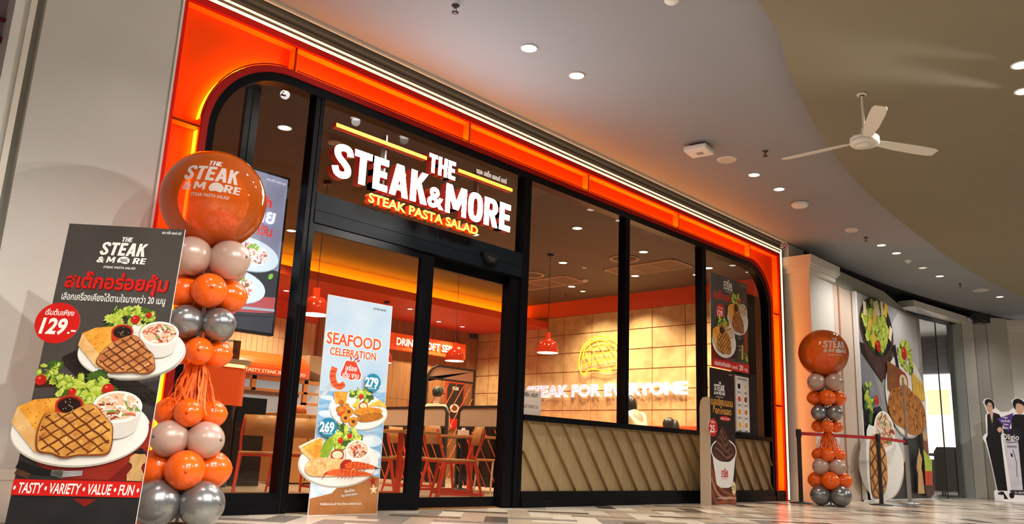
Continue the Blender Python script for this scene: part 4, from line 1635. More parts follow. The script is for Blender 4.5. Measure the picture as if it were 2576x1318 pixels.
nt.links.new(fr_.outputs[0], m2.inputs[0])
nt.links.new(m1.outputs[0], m2.inputs[1])
nt.links.new(gl.outputs[0], m2.inputs[2])
nt.links.new(m2.outputs[0], out_.inputs[0])
TASS = mat('orange_tissue_strip', (0.95, 0.16, 0.01), 0.6)
PRINTW = mat('white_balloon_print', (0.62, 0.5, 0.45), 0.5)


def orient(d):
    """matrix turning local -z (the knot end) to direction d"""
    return Vector(d).to_track_quat('-Z', 'Y').to_matrix().to_4x4()


def balloon_column(x, y, label, face, text_ang, seed):
    root = thing('balloon_column', label, 'balloons', (x, y, 0))
    rn = random.Random(seed)

    def tier(z, r, n, a0, m, name, el=1.06, tilt=0.0, km=B_KN):
        q = r / math.sin(PI / n) * 0.985
        q = max(q, r * 1.0)
        for k in range(n):
            a = a0 + 2 * PI * k / n
            d = Vector((math.cos(a), math.sin(a), tilt + rn.uniform(-.12, .12)))
            T = Tr(q * .93 * math.cos(a), q * .93 * math.sin(a), z) @ orient(d)
            b = MB(T)
            rr = r * rn.uniform(.97, 1.03)
            b.ball((0, 0, 0), rr, rr, rr * el, m, 28, 16, tip=0.06)
            p = b.build(name, root)
            kn = MB(T)
            kn.lathe([(.001, -rr * el * 1.075), (.010, -rr * el * 1.075), (.006, -rr * el * 1.055), (.010, -rr * el * 1.03)], km, 10)
            kn.build('knot', p)

    fa = face
    tier(0.147, 0.145, 4, fa + PI / 4, B_SI, 'silver_balloon', 1.03, 0.12)
    tier(0.355, 0.128, 4, fa + 0.05, B_OR, 'orange_balloon', 1.05, 0.0, B_KO)
    tier(0.548, 0.118, 4, fa + PI / 4, B_GR, 'greige_balloon')
    tier(0.718, 0.098, 4, fa - 0.10, B_OR, 'orange_balloon', 1.05, 0.0, B_KO)
    tier(1.125, 0.092, 4, fa + 0.0, B_OR, 'orange_balloon', 1.05, 0.0, B_KO)
    tier(1.318, 0.112, 4, fa + PI / 4, B_SI, 'silver_balloon')
    tier(1.535, 0.115, 4, fa + 0.12, B_OR, 'orange_balloon', 1.05, 0.0, B_KO)
    tier(1.765, 0.132, 4, fa + PI / 4, B_GR, 'greige_balloon')
    # pole, inner cluster
    p_ = MB()
    p_.tube([(0, 0, 0.02), (0, 0, 2.0)], 0.012, WHITEP, 8)
    p_.lathe([(0.001, 0.0), (0.06, 0.0), (0.06, 0.01), (0.02, 0.02), (0.001, 0.02)], WHITEP, 20)
    p_.build('pole', root)
    # tassel
    t_ = MB()
    for k in range(110):
        a = rn.uniform(0, 2 * PI)
        L = rn.uniform(0.28, 0.42)
        sp = rn.uniform(0.06, 0.20)
        w = rn.uniform(0.004, 0.008)
        pts = []
        for j in range(7):
            t = j / 6
            q = 0.02 + sp * (t ** 0.8) + 0.012 * math.sin(t * 7 + k)
            pts.append(Vector((q * math.cos(a + .25 * math.sin(t * 4 + k)), q * math.sin(a + .25 * math.sin(t * 4 + k)), 1.08 - L * t)))
        tn = Vector((-math.sin(a), math.cos(a), 0.3 * math.sin(k)))
        v, f = [], []
        for j, q in enumerate(pts):
            v += [q - tn * w, q + tn * w]
            if j:
                f.append((2 * j - 2, 2 * j - 1, 2 * j + 1, 2 * j))
        t_.add(v, f, TASS)
    tag(t_.build('tassel', root), 'ragged orange tissue tassel')
    # clear bubble with print and a small balloon inside
    c = (-0.03, 0.0, 2.20)
    RB = 0.358
    b = MB()
    b.ball(c, RB, RB, RB * .985, BUB, 56, 36)
    bp = tag(b.build('bubble_balloon', root), 'clear orange bubble balloon')
    b = MB()
    b.ball((0.03, 0, 2.02), 0.13, 0.13, 0.13, B_OR, 24, 14)
    b.build('inner_balloon', bp)
    tb = MB()
    fx, fy = math.cos(text_ang), math.sin(text_ang)

    def wrap(a_, b_):
        lon = (a_ + 0.0) / RB
        lat = b_ / RB
        cl_ = math.cos(lat)
        # local frame: forward f, right r, up
        rx_, ry_ = -fy, fx
        d = Vector((fx * math.cos(lon) * cl_ + rx_ * math.sin(lon) * cl_, fy * math.cos(lon) * cl_ + ry_ * math.sin(lon) * cl_, math.sin(lat)))
        return tuple(Vector(c) + d * (RB * 1.006))

    def tw(s_, x_, z_, size, width, off_=.03, sh=.16):
        tb.text(s_, x_, z_, 0, size, PRINTW, xs=.8, off=off_, shear=sh, align='c', width=width, warp=wrap, res=4)
    def bw(s_, x_, z_, h_, width):
        blockword(tb, s_, x_, z_, h_, 0, PRINTW, width, .16, align='c', warp=wrap)
    bw('THE', -.005, .158, .045, .095)
    bw('STEAK', -.02, .036, .112, .36)
    tw('&', -.165, -.03, .075, .06)
    bw('M', -.085, -.03, .054, .075)
    bw('RE', .125, -.03, .054, .11)
    tw('STEAK PASTA SALAD', -.01, -.075, .03, .25, .02)
    blob_ = spline([(-.045, -.01), (-.03, .02), (0, .035), (.035, .025), (.05, 0), (.035, -.03), (.0, -.025), (-.03, -.03)], 4)
    tb.add([wrap(a_ + .022, b_ - .005) for a_, b_ in blob_], [tuple(range(len(blob_)))], PRINTW)
    tb.build('printed_logo', bp)
    return root


f1 = math.atan2(CAM.y + 0.6, CAM.x - 2.61)
balloon_column(2.61, -0.60, 'large balloon column in orange, greige and silver beside the dark steak standee', f1, f1 - 0.05, 3)
f2 = math.atan2(CAM.y + 0.96, CAM.x - 12.13)
balloon_column(12.15, -0.96, 'distant balloon column in orange, greige and silver by the white pilaster', f2, f2 + 0.55, 8)
# ------------------------------------------------------------------ ceiling fittings of the mall walkway
LENS = LAMPGLOW
TRIMP = mat('white_fitting_trim', (0.75, 0.73, 0.7), 0.4)


def downlight(x, y, z, r, label, group, glow=None, name='downlight'):
    t = thing(name, label, 'ceiling light', (x, y, z), 0, group)
    m_ = MB()
    m_.lathe([(r * .82, -0.004), (r * .86, -0.010), (r, -0.008), (r * 1.02, 0.0), (r * .8, 0.0)], TRIMP, 28)
    m_.build('trim_ring', t)
    m_ = MB()
    m_.disc((0, 0, -0.005), r * .83, glow or LENS, 28)
    m_.build('lens', t)
    return t


def where(px, py, z):
    p = onZ(px, py, z)
    return p.x, p.y


DL = [((1331, 120), 'round lit downlight nearest the camera of the pair above the entrance sign'),
      ((1451, 189), 'round lit downlight, further one of the pair above the entrance sign'),
      ((1897, 439), 'lit downlight beside the round ceiling speaker near the square white box'),
      ((1960, 475), 'lit downlight just before the white dome access point'),
      ((2217, 616), 'lit downlight past the sprinkler beyond the white disc, first of a pair'),
      ((2255, 636), 'lit downlight next to the small smoke detector, second of a pair'),
      ((2364, 694), 'lit downlight between the unlit downlight and the farther sprinkler'),
      ((2515, 746), 'farthest lit downlight by the black wall speaker')]
for (px, py), lb in DL:
    x, y = where(px, py, 4.2)
    downlight(x, y, 4.199, 0.078, lb, 'walkway downlights')
x, y = where(2321, 673, 4.2)
downlight(x, y, 4.199, 0.078, 'dim unlit downlight between two lit ones on the far walkway ceiling', 'walkway downlights', mat('dim_lens', (0.7, 0.66, 0.58), 0.3, emit=0.5, ecol=(1, .9, .75)))
for (px, py), lb in (((2570, 162), 'bright downlight in the khaki ceiling cut by the right picture edge, upper'), ((2577, 228), 'bright downlight in the khaki ceiling at the right picture edge, lower')):
    x, y = where(px, py, 3.95)
    downlight(x, y, 3.949, 0.085, lb, 'khaki ceiling downlights')

# ceiling sprinklers
def sprinkler(x, y, z, label):
    t = thing('fire_sprinkler', label, 'sprinkler', (x, y, z), 0, 'sprinklers')
    m_ = MB()
    m_.lathe([(.001, 0), (.035, 0), (.034, -.006), (.012, -.010), (.012, -.03), (.001, -.03)], DARKP, 16)
    m_.build('escutcheon', t)
    m_ = MB()
    m_.tube([(-.012, 0, -.03), (-.014, 0, -.05), (0, 0, -.062)], .0035, DARKP, 6)
    m_.tube([(.012, 0, -.03), (.014, 0, -.05), (0, 0, -.062)], .0035, DARKP, 6)
    m_.lathe([(.001, -.062), (.030, -.062), (.030, -.066), (.001, -.066)], DARKP, 16)
    m_.build('deflector', t)
    return t


for (px, py), lb in (((1146, 14), 'dark sprinkler head at the top edge of the picture, nearest the camera'), ((1925, 380), 'dark sprinkler head left of the ceiling fan blade tip'),
                     ((2178, 597), 'dark sprinkler head beside the plain white disc'), ((2415, 714), 'dark sprinkler head on the far walkway ceiling')):
    x, y = where(px, py, 4.2)
    sprinkler(x, y, 4.2, lb)
# round speakers / discs
def disc_device(x, y, z, r, h, label, cat, name):
    t = thing(name, label, cat, (x, y, z))
    m_ = MB()
    m_.lathe([(r, 0), (r, -h * .5), (r * .93, -h), (r * .90, -h)], TRIMP, 28)
    m_.build('rim', t)
    m_ = MB()
    m_.lathe([(r * .90, -h), (r * .85, -h * .8), (.001, -h * .8)], mat('speaker_grille', (0.6, 0.55, 0.47), 0.6, bump=.3, vscale=260), 28)
    m_.build('grille', t)
    return t


x, y = where(1828, 401, 4.2)
disc_device(x, y, 4.2, 0.118, 0.014, 'flat round speaker grille beside the square white ceiling box', 'ceiling speaker', 'ceiling_speaker')
x, y = where(2467, 730, 4.2)
disc_device(x, y, 4.2, 0.15, 0.014, 'flat round speaker grille on the far walkway ceiling', 'ceiling speaker', 'ceiling_speaker')
x, y = where(2142, 576, 4.2)
disc_device(x, y, 4.2, 0.10, 0.035, 'plain white raised disc beyond the dome access point', 'ceiling device', 'ceiling_detector')
# square access box
x, y = where(1764, 366, 4.2)
t = thing('wireless_box', 'square white box with a grey square hanging under the ceiling by the fan', 'ceiling device', (x - .02, y + .02, 4.2), R(8))
m_ = MB()
m_.bbox(-.14, .14, -.14, .14, -.10, -.035, WHITEP, .018)
m_.build('body', t)
m_ = MB()
m_.box(-.08, .08, -.08, .08, -.04, 0, DARKP)
m_.build('mount', t)
m_ = MB()
m_.box(-.03, .05, -.05, .03, -.102, -.099, mat('grey_label', (.35, .3, .22), .5))
m_.build('label_plate', t)
# dome access point
x, y = where(2012, 510, 4.2)
t = thing('dome_access_point', 'white rounded dome device between downlights above the right end of the shopfront', 'ceiling device', (x, y, 4.2))
m_ = MB()
m_.lathe([(.001, -.075), (.06, -.073), (.10, -.06), (.118, -.035), (.12, -.015), (.11, 0), (.001, 0)], WHITEP, 28)
m_.build('body', t)
m_ = MB()
m_.ball((-.07, -.05, -.058), .006, .006, .006, DARKP, 8, 6)
m_.build('indicator', t)
# smoke detector
x, y = where(2284, 655, 4.2)
t = thing('smoke_detector', 'small white smoke detector beyond the pair of downlights', 'smoke detector', (x, y, 4.2))
m_ = MB()
m_.lathe([(.06, 0), (.06, -.015), (.045, -.022), (.001, -.022)], WHITEP, 20)
m_.build('base', t)
m_ = MB()
m_.lathe([(.035, -.022), (.032, -.045), (.001, -.05)], WHITEP, 20)
m_.build('sensor_head', t)
x, y = where(1690, -3, 4.2)
t = thing('smoke_detector', 'white detector cut off by the top edge of the picture', 'smoke detector', (x, y, 4.2))
m_ = MB()
m_.lathe([(.06, 0), (.06, -.02), (.045, -.035), (.001, -.035)], WHITEP, 20)
m_.build('base', t)

# ------------------------------------------------------------------ ceiling fan under the khaki ceiling
FANW = mat('fan_white_enamel', (0.68, 0.64, 0.55), 0.35)
p = onZ(2166, 235, 3.95)
fan = thing('ceiling_fan', 'white three-blade ceiling fan hanging from the khaki ceiling', 'fan', (p.x + .02, p.y, 3.95))
m_ = MB()
m_.lathe([(.001, 0), (.048, 0), (.045, -.012), (.022, -.016), (.001, -.016)], FANW, 24)
m_.lathe([(.001, -.017), (.026, -.0165), (.02, -.02), (.001, -.02)], DARKP, 20)
m_.build('canopy', fan)
m_ = MB()
m_.tube([(0, 0, -.02), (0, 0, -.36)], .011, FANW, 12)
m_.build('downrod', fan)
m_ = MB()
m_.lathe([(.001, -.335), (.022, -.335), (.026, -.36), (.034, -.41), (.04, -.425), (.001, -.425)], FANW, 24)
m_.build('rod_cover', fan)
m_ = MB()
m_.lathe([(.001, -.42), (.10, -.424), (.122, -.432), (.128, -.445), (.128, -.455), (.125, -.457), (.125, -.462), (.128, -.464), (.128, -.49), (.118, -.505), (.085, -.512), (.082, -.507), (.075, -.507), (.073, -.516), (.001, -.522)], FANW, 36)
m_.build('motor_housing', fan)
tc = math.atan2(CAM.y - p.y, CAM.x - p.x)
for k, a in enumerate((R(130), R(-110), R(10))):
    T = Rz(tc + a) @ Matrix.Rotation(R(-12), 4, 'X')
    m_ = MB(Tr(0, 0, -.47) @ T)
    prof = [(.10, .028), (.18, .045), (.35, .062), (.60, .066), (.74, .062), (.79, .045)]
    v = []
    for q, w in prof:
        v += [(q, -w, 0), (q, w, 0), (q, w, .006), (q, -w, .006)]
    f = [(0, 1, 2, 3)]
    for i in range(len(prof) - 1):
        for j in range(4):
            f.append((i * 4 + j, i * 4 + (j + 1) % 4, i * 4 + 4 + (j + 1) % 4, i * 4 + 4 + j))
    f.append(tuple(reversed([len(v) - 4, len(v) - 3, len(v) - 2, len(v) - 1])))
    m_.add(v, f, FANW)
    m_.build('blade', fan)
# ------------------------------------------------------------------ restaurant shell
TAUPE = mat('taupe_ceiling', (0.075, 0.060, 0.050), 0.7, var=0.06, vscale=1.0)
REDW = mat('orange_red_wall_paint', (0.78, 0.075, 0.012), 0.5)
COVE = mat('orange_cove_paint', (0.95, 0.30, 0.035), 0.6)
STONE = mat('tan_stone_tile', (0.74, 0.50, 0.25), 0.45, col2=(0.46, 0.31, 0.14), vscale=4.5, stretch=(1, 1, 1))
GROUTO = mat('orange_tile_joint', (0.45, 0.09, 0.02), 0.6)
WALLWD = mat('brown_timber_wall', (0.34, 0.16, 0.055), 0.5, var=0.35, vscale=3, stretch=(7, 7, 0.5))
XR_, YK_ = 12.70, 7.05
ZI_, ZS_ = 3.60, 3.08
mb = MB()
mb.box(2.45, 12.9, 0.13, 5.84, ZI_, ZI_ + .08, TAUPE)
struct(mb.build('ceiling_inside'))
mb = MB()
mb.box(2.45, 12.9, 5.84, 5.92, ZS_ + .06, ZI_ + .08, COVE)
struct(mb.build('wall_cove'))
mb = MB()
SOFF = mat('red_brown_soffit', (0.55, 0.045, 0.010), 0.5)
mb.box(2.45, 12.7, 5.0, 7.1, ZS_, ZS_ + .05, SOFF)
mb.box(2.45, 12.7, 4.97, 5.0, ZS_ - .01, ZS_ + .13, REDW)
mb.box(2.45, 12.7, 5.5, 5.84, ZS_ + .05, ZS_ + .26, COVE)
struct(mb.build('ceiling_soffit'))
t = thing('cove_light', 'orange glowing strip lying behind the lip of the red ceiling soffit', 'light strip', (7.6, 5.2, ZS_ + .05))
mb = MB(Tr(-7.6, -5.2, -ZS_ - .05))
mb.box(2.6, 12.6, 5.68, 5.74, ZS_ + .262, ZS_ + .275, mat('cove_led', (1, .4, .05), emit=34.0, ecol=(1.0, .36, .012)))
mb.build('led_strip', t)
# right wall of stone-look tiles
mb = MB()
mb.box(XR_, XR_ + .15, 0.13, 7.3, 0, 3.68, GROUTO)
struct(mb.build('wall_inside_right'))
mb = MB()
zs = [3.292 - .375 * k for k in range(10)]
ys = [0.35 + .70 * k for k in range(11)]
for zt_ in zs[:-1]:
    for y0 in ys[:-1]:
        y1 = min(y0 + .70, YK_)
        if y1 - y0 > .05:
            mb.box(XR_ - .012, XR_, y0 + .008, y1 - .008, max(zt_ - .375 + .008, 0), zt_ - .008, STONE)
struct(mb.build('void_shade_strip1'))
mb = MB()
mb.box(XR_ - .03, XR_, 0.2, 5.8, 3.296, 3.6, REDW)
struct(mb.build('void_shade_strip2'))
# back wall: timber on the right, tiles and red band on the left
mb = MB()
mb.box(2.45, 12.85, YK_, YK_ + .15, 0, 3.7, REDW)
struct(mb.build('wall_inside_back'))
mb = MB()
x = 8.55
while x < 12.66:
    x1 = min(x + .45, 12.66)
    mb.box(x + .002, x1 - .002, YK_ - .03, YK_, 0, 1.52, WALLWD)
    mb.box(x + .002, x1 - .002, YK_ - .03, YK_, 1.525, 2.52, WALLWD)
    mb.box(x + .002, x1 - .002, YK_ - .03, YK_, 2.525, ZS_, WALLWD)
    x = x1
struct(mb.build('void_shade_strip3'))
mb = MB()
VT = mat('cream_vertical_tile', (0.66, 0.47, 0.28), 0.3, var=0.06, vscale=3)
VJ = mat('tile_joint_brown', (0.22, 0.09, 0.04), 0.6)
mb.box(2.6, 8.5, YK_ - .02, YK_, .9, 2.74, VJ)
x = 2.6
while x < 8.45:
    for zt_ in (2.735, 2.375, 2.015, 1.655, 1.295):
        mb.box(x + .003, min(x + .105, 8.5) - .003, YK_ - .03, YK_ - .02, zt_ - .355, zt_, VT)
    x += .105
struct(mb.build('void_shade_strip4'))
mb = MB()
mb.box(2.3, 2.45, 0.13, 7.3, 0, 3.7, REDW)
struct(mb.build('wall_inside_left'))
# dark timber board behind the right window pane
mb = MB()
mb.box(11.45, 12.69, .17, .20, 0, 3.2, mat('umber_board', (0.11, 0.062, 0.035), 0.5, var=.3, vscale=3, stretch=(8, 1, .5)))
struct(mb.build('wall_partition'))

# ------------------------------------------------------------------ ceiling fittings inside
for k, (x, y) in enumerate(INNER):
    wh = ('by the glass above the dark poster', 'over the neon steak', 'near the red wall band', 'over the entrance', 'over the booths')
    lb = ['first warm spotlight from the door post in the front row', 'warm spotlight in the front row left of the last mullion', 'bright warm spotlight above the dark window poster',
          'warm spotlight behind the lettering of the big sign', 'warm spotlight left of the round air diffuser', 'warm spotlight below the long air cassette',
          'warm spotlight near the pendant cord in the second window', 'small warm spotlight closest to the red wall band', 'small warm spotlight between the cassettes by the mullion',
          'small warm spotlight at the right end of the ceiling near the mullion', 'bright warm spotlight in the upper left pane', 'warm spotlight behind the left part of the sign',
          'warm spotlight above the digital screen side of the door', 'warm spotlight above the door leaf', 'warm spotlight over the low booth screens', 'warm spotlight before the orange cove'][k]
    downlight(x, y, ZI_ - .001, .075 if k < 7 or k > 9 else .055, lb, 'restaurant spotlights', WARMGLOW, 'spotlight')
for k, (x, y) in enumerate(UNDER):
    downlight(x, y, ZS_ - .001, .055, ['small downlight in the red soffit by the stone wall', 'small downlight in the red soffit, second from the stone wall', 'small downlight in the red soffit above the drink board',
                                        'added downlight in the red soffit brightening the wall above the kitchen hood', 'added downlight in the red soffit brightening the kitchen behind the digital screen'][k], 'red soffit downlights', WARMGLOW)
CASS = mat('cassette_grille', (0.13, 0.085, 0.06), 0.6, bump=.4, vscale=90)
CASF = mat('cassette_frame', (0.55, 0.42, 0.30), 0.5)
for (x0, x1, y0, y1, lb) in ((10.70, 11.32, .75, 2.10, 'long rectangular air conditioning cassette in the second window'), (10.72, 11.36, 2.95, 4.32, 'long rectangular air conditioning cassette behind the pendant lamp cord')):
    t = thing('air_cassette', lb, 'air conditioner', ((x0 + x1) / 2, (y0 + y1) / 2, ZI_), 0, 'ceiling air cassettes')
    T_ = Tr(-(x0 + x1) / 2, -(y0 + y1) / 2, -ZI_)
    mb = MB(T_)
    for (a0, a1, b0, b1) in ((x0, x1, y0, y0 + .025), (x0, x1, y1 - .025, y1), (x0, x0 + .025, y0, y1), (x1 - .025, x1, y0, y1), (x0, x1, y0 + (y1 - y0) / 3, y0 + (y1 - y0) / 3 + .012), (x0, x1, y0 + (y1 - y0) * 2 / 3, y0 + (y1 - y0) * 2 / 3 + .012)):
        mb.box(a0, a1, b0, b1, ZI_ - .018, ZI_, CASF)
    mb.build('frame', t)
    mb = MB(T_)
    mb.box(x0 + .025, x1 - .025, y0 + .025, y1 - .025, ZI_ - .010, ZI_, CASS)
    mb.build('grille', t)
for (x, y, lb) in ((10.29, 1.37, 'round ringed air diffuser by the middle mullion'), (10.38, 3.42, 'round ringed air diffuser beside the door post')):
    t = thing('air_diffuser', lb, 'air vent', (x, y, ZI_), 0, 'round air diffusers')
    for k in range(5):
        r = .23 - k * .045
        mb = MB()
        mb.lathe([(r, 0), (r + .004, -.012), (r - .012, -.02), (r - .03, -.006), (r - .03, 0)], CASF if k == 0 else mat('diffuser_ring', (.1, .065, .045), .5), 32)
        mb.build('ring', t)
x, y = where(1473, 703, 3.6)
disc_device(x, y, 3.6, .05, .035, 'small detector on the restaurant ceiling right of the pendant cord', 'smoke detector', 'smoke_detector')
x, y = where(1470, 672, 3.6)
disc_device(x, y, 3.6, .045, .015, 'small pale disc on the restaurant ceiling above the detector', 'ceiling device', 'ceiling_detector')
sprinkler(*where(1423, 740, 3.6), 3.6, 'dark sprinkler head on the restaurant ceiling near the red band')
x, y = where(842, 357, 3.6)
disc_device(x, y, 3.6, .07, .02, 'pale round device on the restaurant ceiling behind the S of the sign', 'ceiling device', 'ceiling_detector')

# ------------------------------------------------------------------ pendant lamps
ENAM = mat('orange_red_enamel', (0.70, 0.045, 0.010), 0.12, coat=.6)
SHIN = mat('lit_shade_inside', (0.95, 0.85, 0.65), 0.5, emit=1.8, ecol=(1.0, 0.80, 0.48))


def pendant(x, y, ztop, zbot, label):
    t = thing('pendant_lamp', label, 'pendant lamp', (x, y, ztop), 0, 'red pendant lamps')
    zb = zbot - ztop
    m_ = MB()
    m_.lathe([(.001, 0), (.05, 0), (.05, -.035), (.001, -.035)], DARKP, 20)
    m_.build('canopy', t)
    m_ = MB()
    m_.tube([(0, 0, -.03), (0, 0, zb + .29)], .004, DARKP, 6)
    m_.build('cord', t)
    m_ = MB()
    m_.lathe([(.001, zb + .31), (.042, zb + .31), (.042, zb + .215), (.062, zb + .208), (.098, zb + .188), (.126, zb + .158), (.146, zb + .118), (.157, zb + .07), (.162, zb + .02), (.163, zb)], ENAM, 32)
    m_.build('lamp_shade', t)
    m_ = MB()
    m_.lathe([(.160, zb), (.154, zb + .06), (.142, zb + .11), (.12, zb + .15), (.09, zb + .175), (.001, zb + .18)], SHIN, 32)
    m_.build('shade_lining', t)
    m_ = MB()
    m_.ball((0, 0, zb + .09), .035, .035, .045, WARMGLOW, 14, 10)
    m_.build('bulb', t)
    l = bpy.data.lights.new('pendant_glow', 'POINT')
    l.energy = 9
    l.color = WARM
    l.shadow_soft_size = .04
    o = bpy.data.objects.new('pendant_glow', l)
    o.location = (x, y, zbot + .02)
    COL.objects.link(o)


pendant(9.45, 2.18, ZI_, 2.06, 'red pendant lamp hanging in front of the stone wall in the first window')
pendant(9.45, 4.25, ZI_, 2.03, 'red pendant lamp seen through the sliding door leaf below the soft serve board')
pendant(5.21, 2.05, ZI_, 2.00, 'red pendant lamp half hidden by the left door post beside the seafood standee')
pendant(8.9, 5.5, ZS_, 2.0, 'red pendant lamp mostly hidden behind the seafood standee')

# ------------------------------------------------------------------ neon signs on the stone wall
NEONW = mat('white_neon_halo', (1, 1, 1), emit=1.2, ecol=(.93, .95, 1.0))
NEONP = mat('pink_neon_line', (1, .5, .7), emit=.85, ecol=(1.0, .16, .36))
NEONY = mat('yellow_neon_tube', (1, .8, .05), emit=1.25, ecol=(1.0, .72, .0))
NT = Rz(-PI / 2)
t = thing('neon_lettering_sign', 'white and pink neon words STEAK FOR EVERYONE on the stone tiled wall', 'neon sign', (12.60, 5.47, 1.69))
mb = MB(NT)
mb.text('STEAK FOR EVERYONE', 0, 0, 0.03, .30, NEONW, xs=.95, off=.05, width=3.80)
mb.build('halo_backing', t)
mb = MB(NT)
mb.text('STEAK FOR EVERYONE', .05, .01, 0.0, .285, NEONP, xs=.95, off=-.006, width=3.69)
mb.build('neon_letters', t)
for k in range(5):
    mb = MB(NT)
    mb.tube([(.06 + .9 * k, .03, .1), (.06 + .9 * k, .095, .1)], .006, STEEL, 6)
    mb.build('standoff', t)


def onwall(px, py, X=12.62):
    p_ = onX(px, py, X)
    return (p_.x, p_.y, p_.z)


t = thing('neon_steak_sign', 'yellow neon outline of a grilled steak with rising steam on the stone wall', 'neon sign', (12.66, 3.6, 2.1))
TNS = Tr(-12.66, -3.6, -2.1)
outp = [(1458, 905), (1463, 880), (1475, 862), (1495, 849), (1517, 846), (1540, 852), (1555, 868), (1560, 890), (1556, 912), (1545, 926), (1525, 933), (1505, 930), (1490, 928), (1478, 932), (1470, 942), (1461, 936), (1457, 922)]
mb = MB(TNS)
mb.tube(spline([onwall(*p_) for p_ in outp], 5), .012, NEONY, 8, closed=True)
mb.build('outline_tube', t)
cx_, cy_ = 1508, 888
inn = [(cx_ + (a - cx_) * .86, cy_ + (b - cy_) * .84 - 2) for a, b in outp]
inn = [p_ for p_ in inn if p_[1] < 916]
for seg_ in ([(1467, 906), (1466, 893), (1473, 875), (1487, 862), (1508, 856), (1530, 859), (1545, 872), (1550, 890), (1549, 900)],):
    mb = MB(TNS)
    mb.tube(spline([onwall(*p_) for p_ in seg_], 5, False), .009, NEONY, 8)
    mb.build('inner_tube', t)
for seg_ in ([(1462, 919), (1500, 909), (1551, 900)], [(1465, 900), (1498, 892), (1545, 882)], [(1475, 882), (1505, 873), (1537, 866)],
             [(1474, 886), (1484, 914)], [(1484, 868), (1508, 912)], [(1502, 860), (1536, 916)], [(1520, 858), (1548, 898)]):
    mb = MB(TNS)
    mb.tube(spline([onwall(*p_) for p_ in seg_], 4, False), .009, NEONY, 8)
    mb.build('grill_line_tube', t)
for seg_ in ([(1548, 862), (1544, 850), (1550, 842), (1561, 836), (1563, 828)], [(1556, 866), (1554, 854), (1562, 846), (1572, 838)]):
    mb = MB(TNS)
    mb.tube(spline([onwall(*p_) for p_ in seg_], 4, False), .011, NEONY, 8)
    mb.build('steam_tube', t)
for q_ in ((1470, 905), (1545, 900)):
    a_ = onwall(*q_)
    mb = MB(TNS)
    mb.tube([a_, (12.695, a_[1], a_[2])], .006, STEEL, 6)
    mb.build('standoff', t)
p_ = onwall(1193, 838, 12.52)
t = thing('wall_speaker', 'small black loudspeaker in the corner above the stone wall', 'speaker', p_, R(30))
mb = MB()
mb.bbox(-.09, .09, -.08, .08, -.12, .12, DARKP, .015)
mb.build('cabinet', t)
mb = MB()
mb.box(-.02, .02, .08, .14, -.02, .02, DARKP)
mb.build('bracket', t)

# ------------------------------------------------------------------ boards on the back wall
BRD = mat('orange_board', (.85, .085, .012), .4, emit=.35, ecol=(1, .10, .01))
LITW = mat('cream_lit_lettering', (1, .9, .6), emit=1.6, ecol=(1.0, .82, .48))
t = thing('drink_board', 'long orange board with lit words DRINK and SOFT SERVE on the back wall', 'sign', (9.85, 6.84, 2.47))
mb = MB()
mb.box(0, 2.30, 0, .16, 0, .32, BRD)
mb.build('board', t)
for s_, x, w in (('DRINK', .38, .56), ('SOFT SERVE', 1.08, 1.02)):
    mb = MB()
    mb.text(s_, x, .09, -.03, .20, LITW, xs=.85, off=.03, width=w, depth=.03, side=BRD)
    mb.build('lettering', t)
for x in (.2, 2.1):
    mb = MB()
    mb.tube([(x, .08, .32), (x, .08, ZS_ - 2.47)], .008, DARKP, 6)
    mb.build('hanger', t)
q0, q1 = onY(1122, 975, 7.0), onY(1168, 1040, 7.0)
t = thing('wall_poster', 'black and red framed poster on the timber wall behind the tall booth screen', 'poster', (q0.x, 7.0, q1.z - .35))
w_, h_ = q1.x - q0.x - .02, q0.z - q1.z + .5
mb = MB()
mb.box(0, w_, 0, .02, 0, h_, mat('red_poster_frame', (.5, .04, .015), .4))
mb.flat([(.04, .04), (w_ - .04, .04), (w_ - .04, h_ - .04), (.04, h_ - .04)], -.001, I_CHARD)
mb.build('board', t)
mb = MB()
A = Art(mb, w_ / 2, h_ * .35, .15, y=-.002)
A.ell(0, .6, .9, .6, I_PLATE)
A.ell(0, .6, .55, .4, I_STEAKD)
mb.flat([(.04, .04), (w_ - .04, .04), (w_ - .04, .22), (.04, .22)], -.002, I_RED)
blockword(mb, 'STEAK', w_ / 2, h_ - .18, .07, -.002, I_WHITE, .18, align='c')
mb.build('print', t)

# ------------------------------------------------------------------ digital display behind the left pane
t = thing('digital_display', 'tall lit digital menu display behind the left pane, partly hidden by balloons', 'screen', (2.86, 0.30, 1.44))
SCRB = mat('lit_screen_blue', (.3, .3, .42), .3, emit=.95, col2=(.22, .22, .33), vscale=5)
def lit(n, c, e=.95):
    return mat('screen_' + n, c, .4, emit=e)
WD, HD = .83, 1.42
mb = MB()
mb.box(0, WD, 0, .06, 0, HD, DARKP)
mb.build('bezel', t)
mb = MB()
mb.flat([(.02, .02), (WD - .02, .02), (WD - .02, HD - .02), (.02, HD - .02)], -.001, SCRB)
mb.build('screen', t)
S_W, S_R, S_P, S_K = lit('white', (.85, .88, .95), 1.1), lit('red', (.8, .05, .03)), lit('plate', (.62, .72, .82), 1.1), lit('dark', (.05, .05, .06))
S_PK, S_GR, S_CR, S_ST = lit('pink', (.75, .28, .30)), lit('green', (.25, .55, .08)), lit('cream', (.8, .62, .5), 1.1), lit('steel', (.35, .42, .5))
mb = MB()
A = Art(mb, 0, 0, 1, y=-.002, step=.00007, seed=8)
A.fill([(.02, .02), (WD - .02, .02), (WD - .02, .56), (.02, .62)], S_K)
A.fill([(.02, .06), (WD - .02, .20), (WD - .02, .33), (.02, .25)], lit('napkin', (.45, .09, .10)))
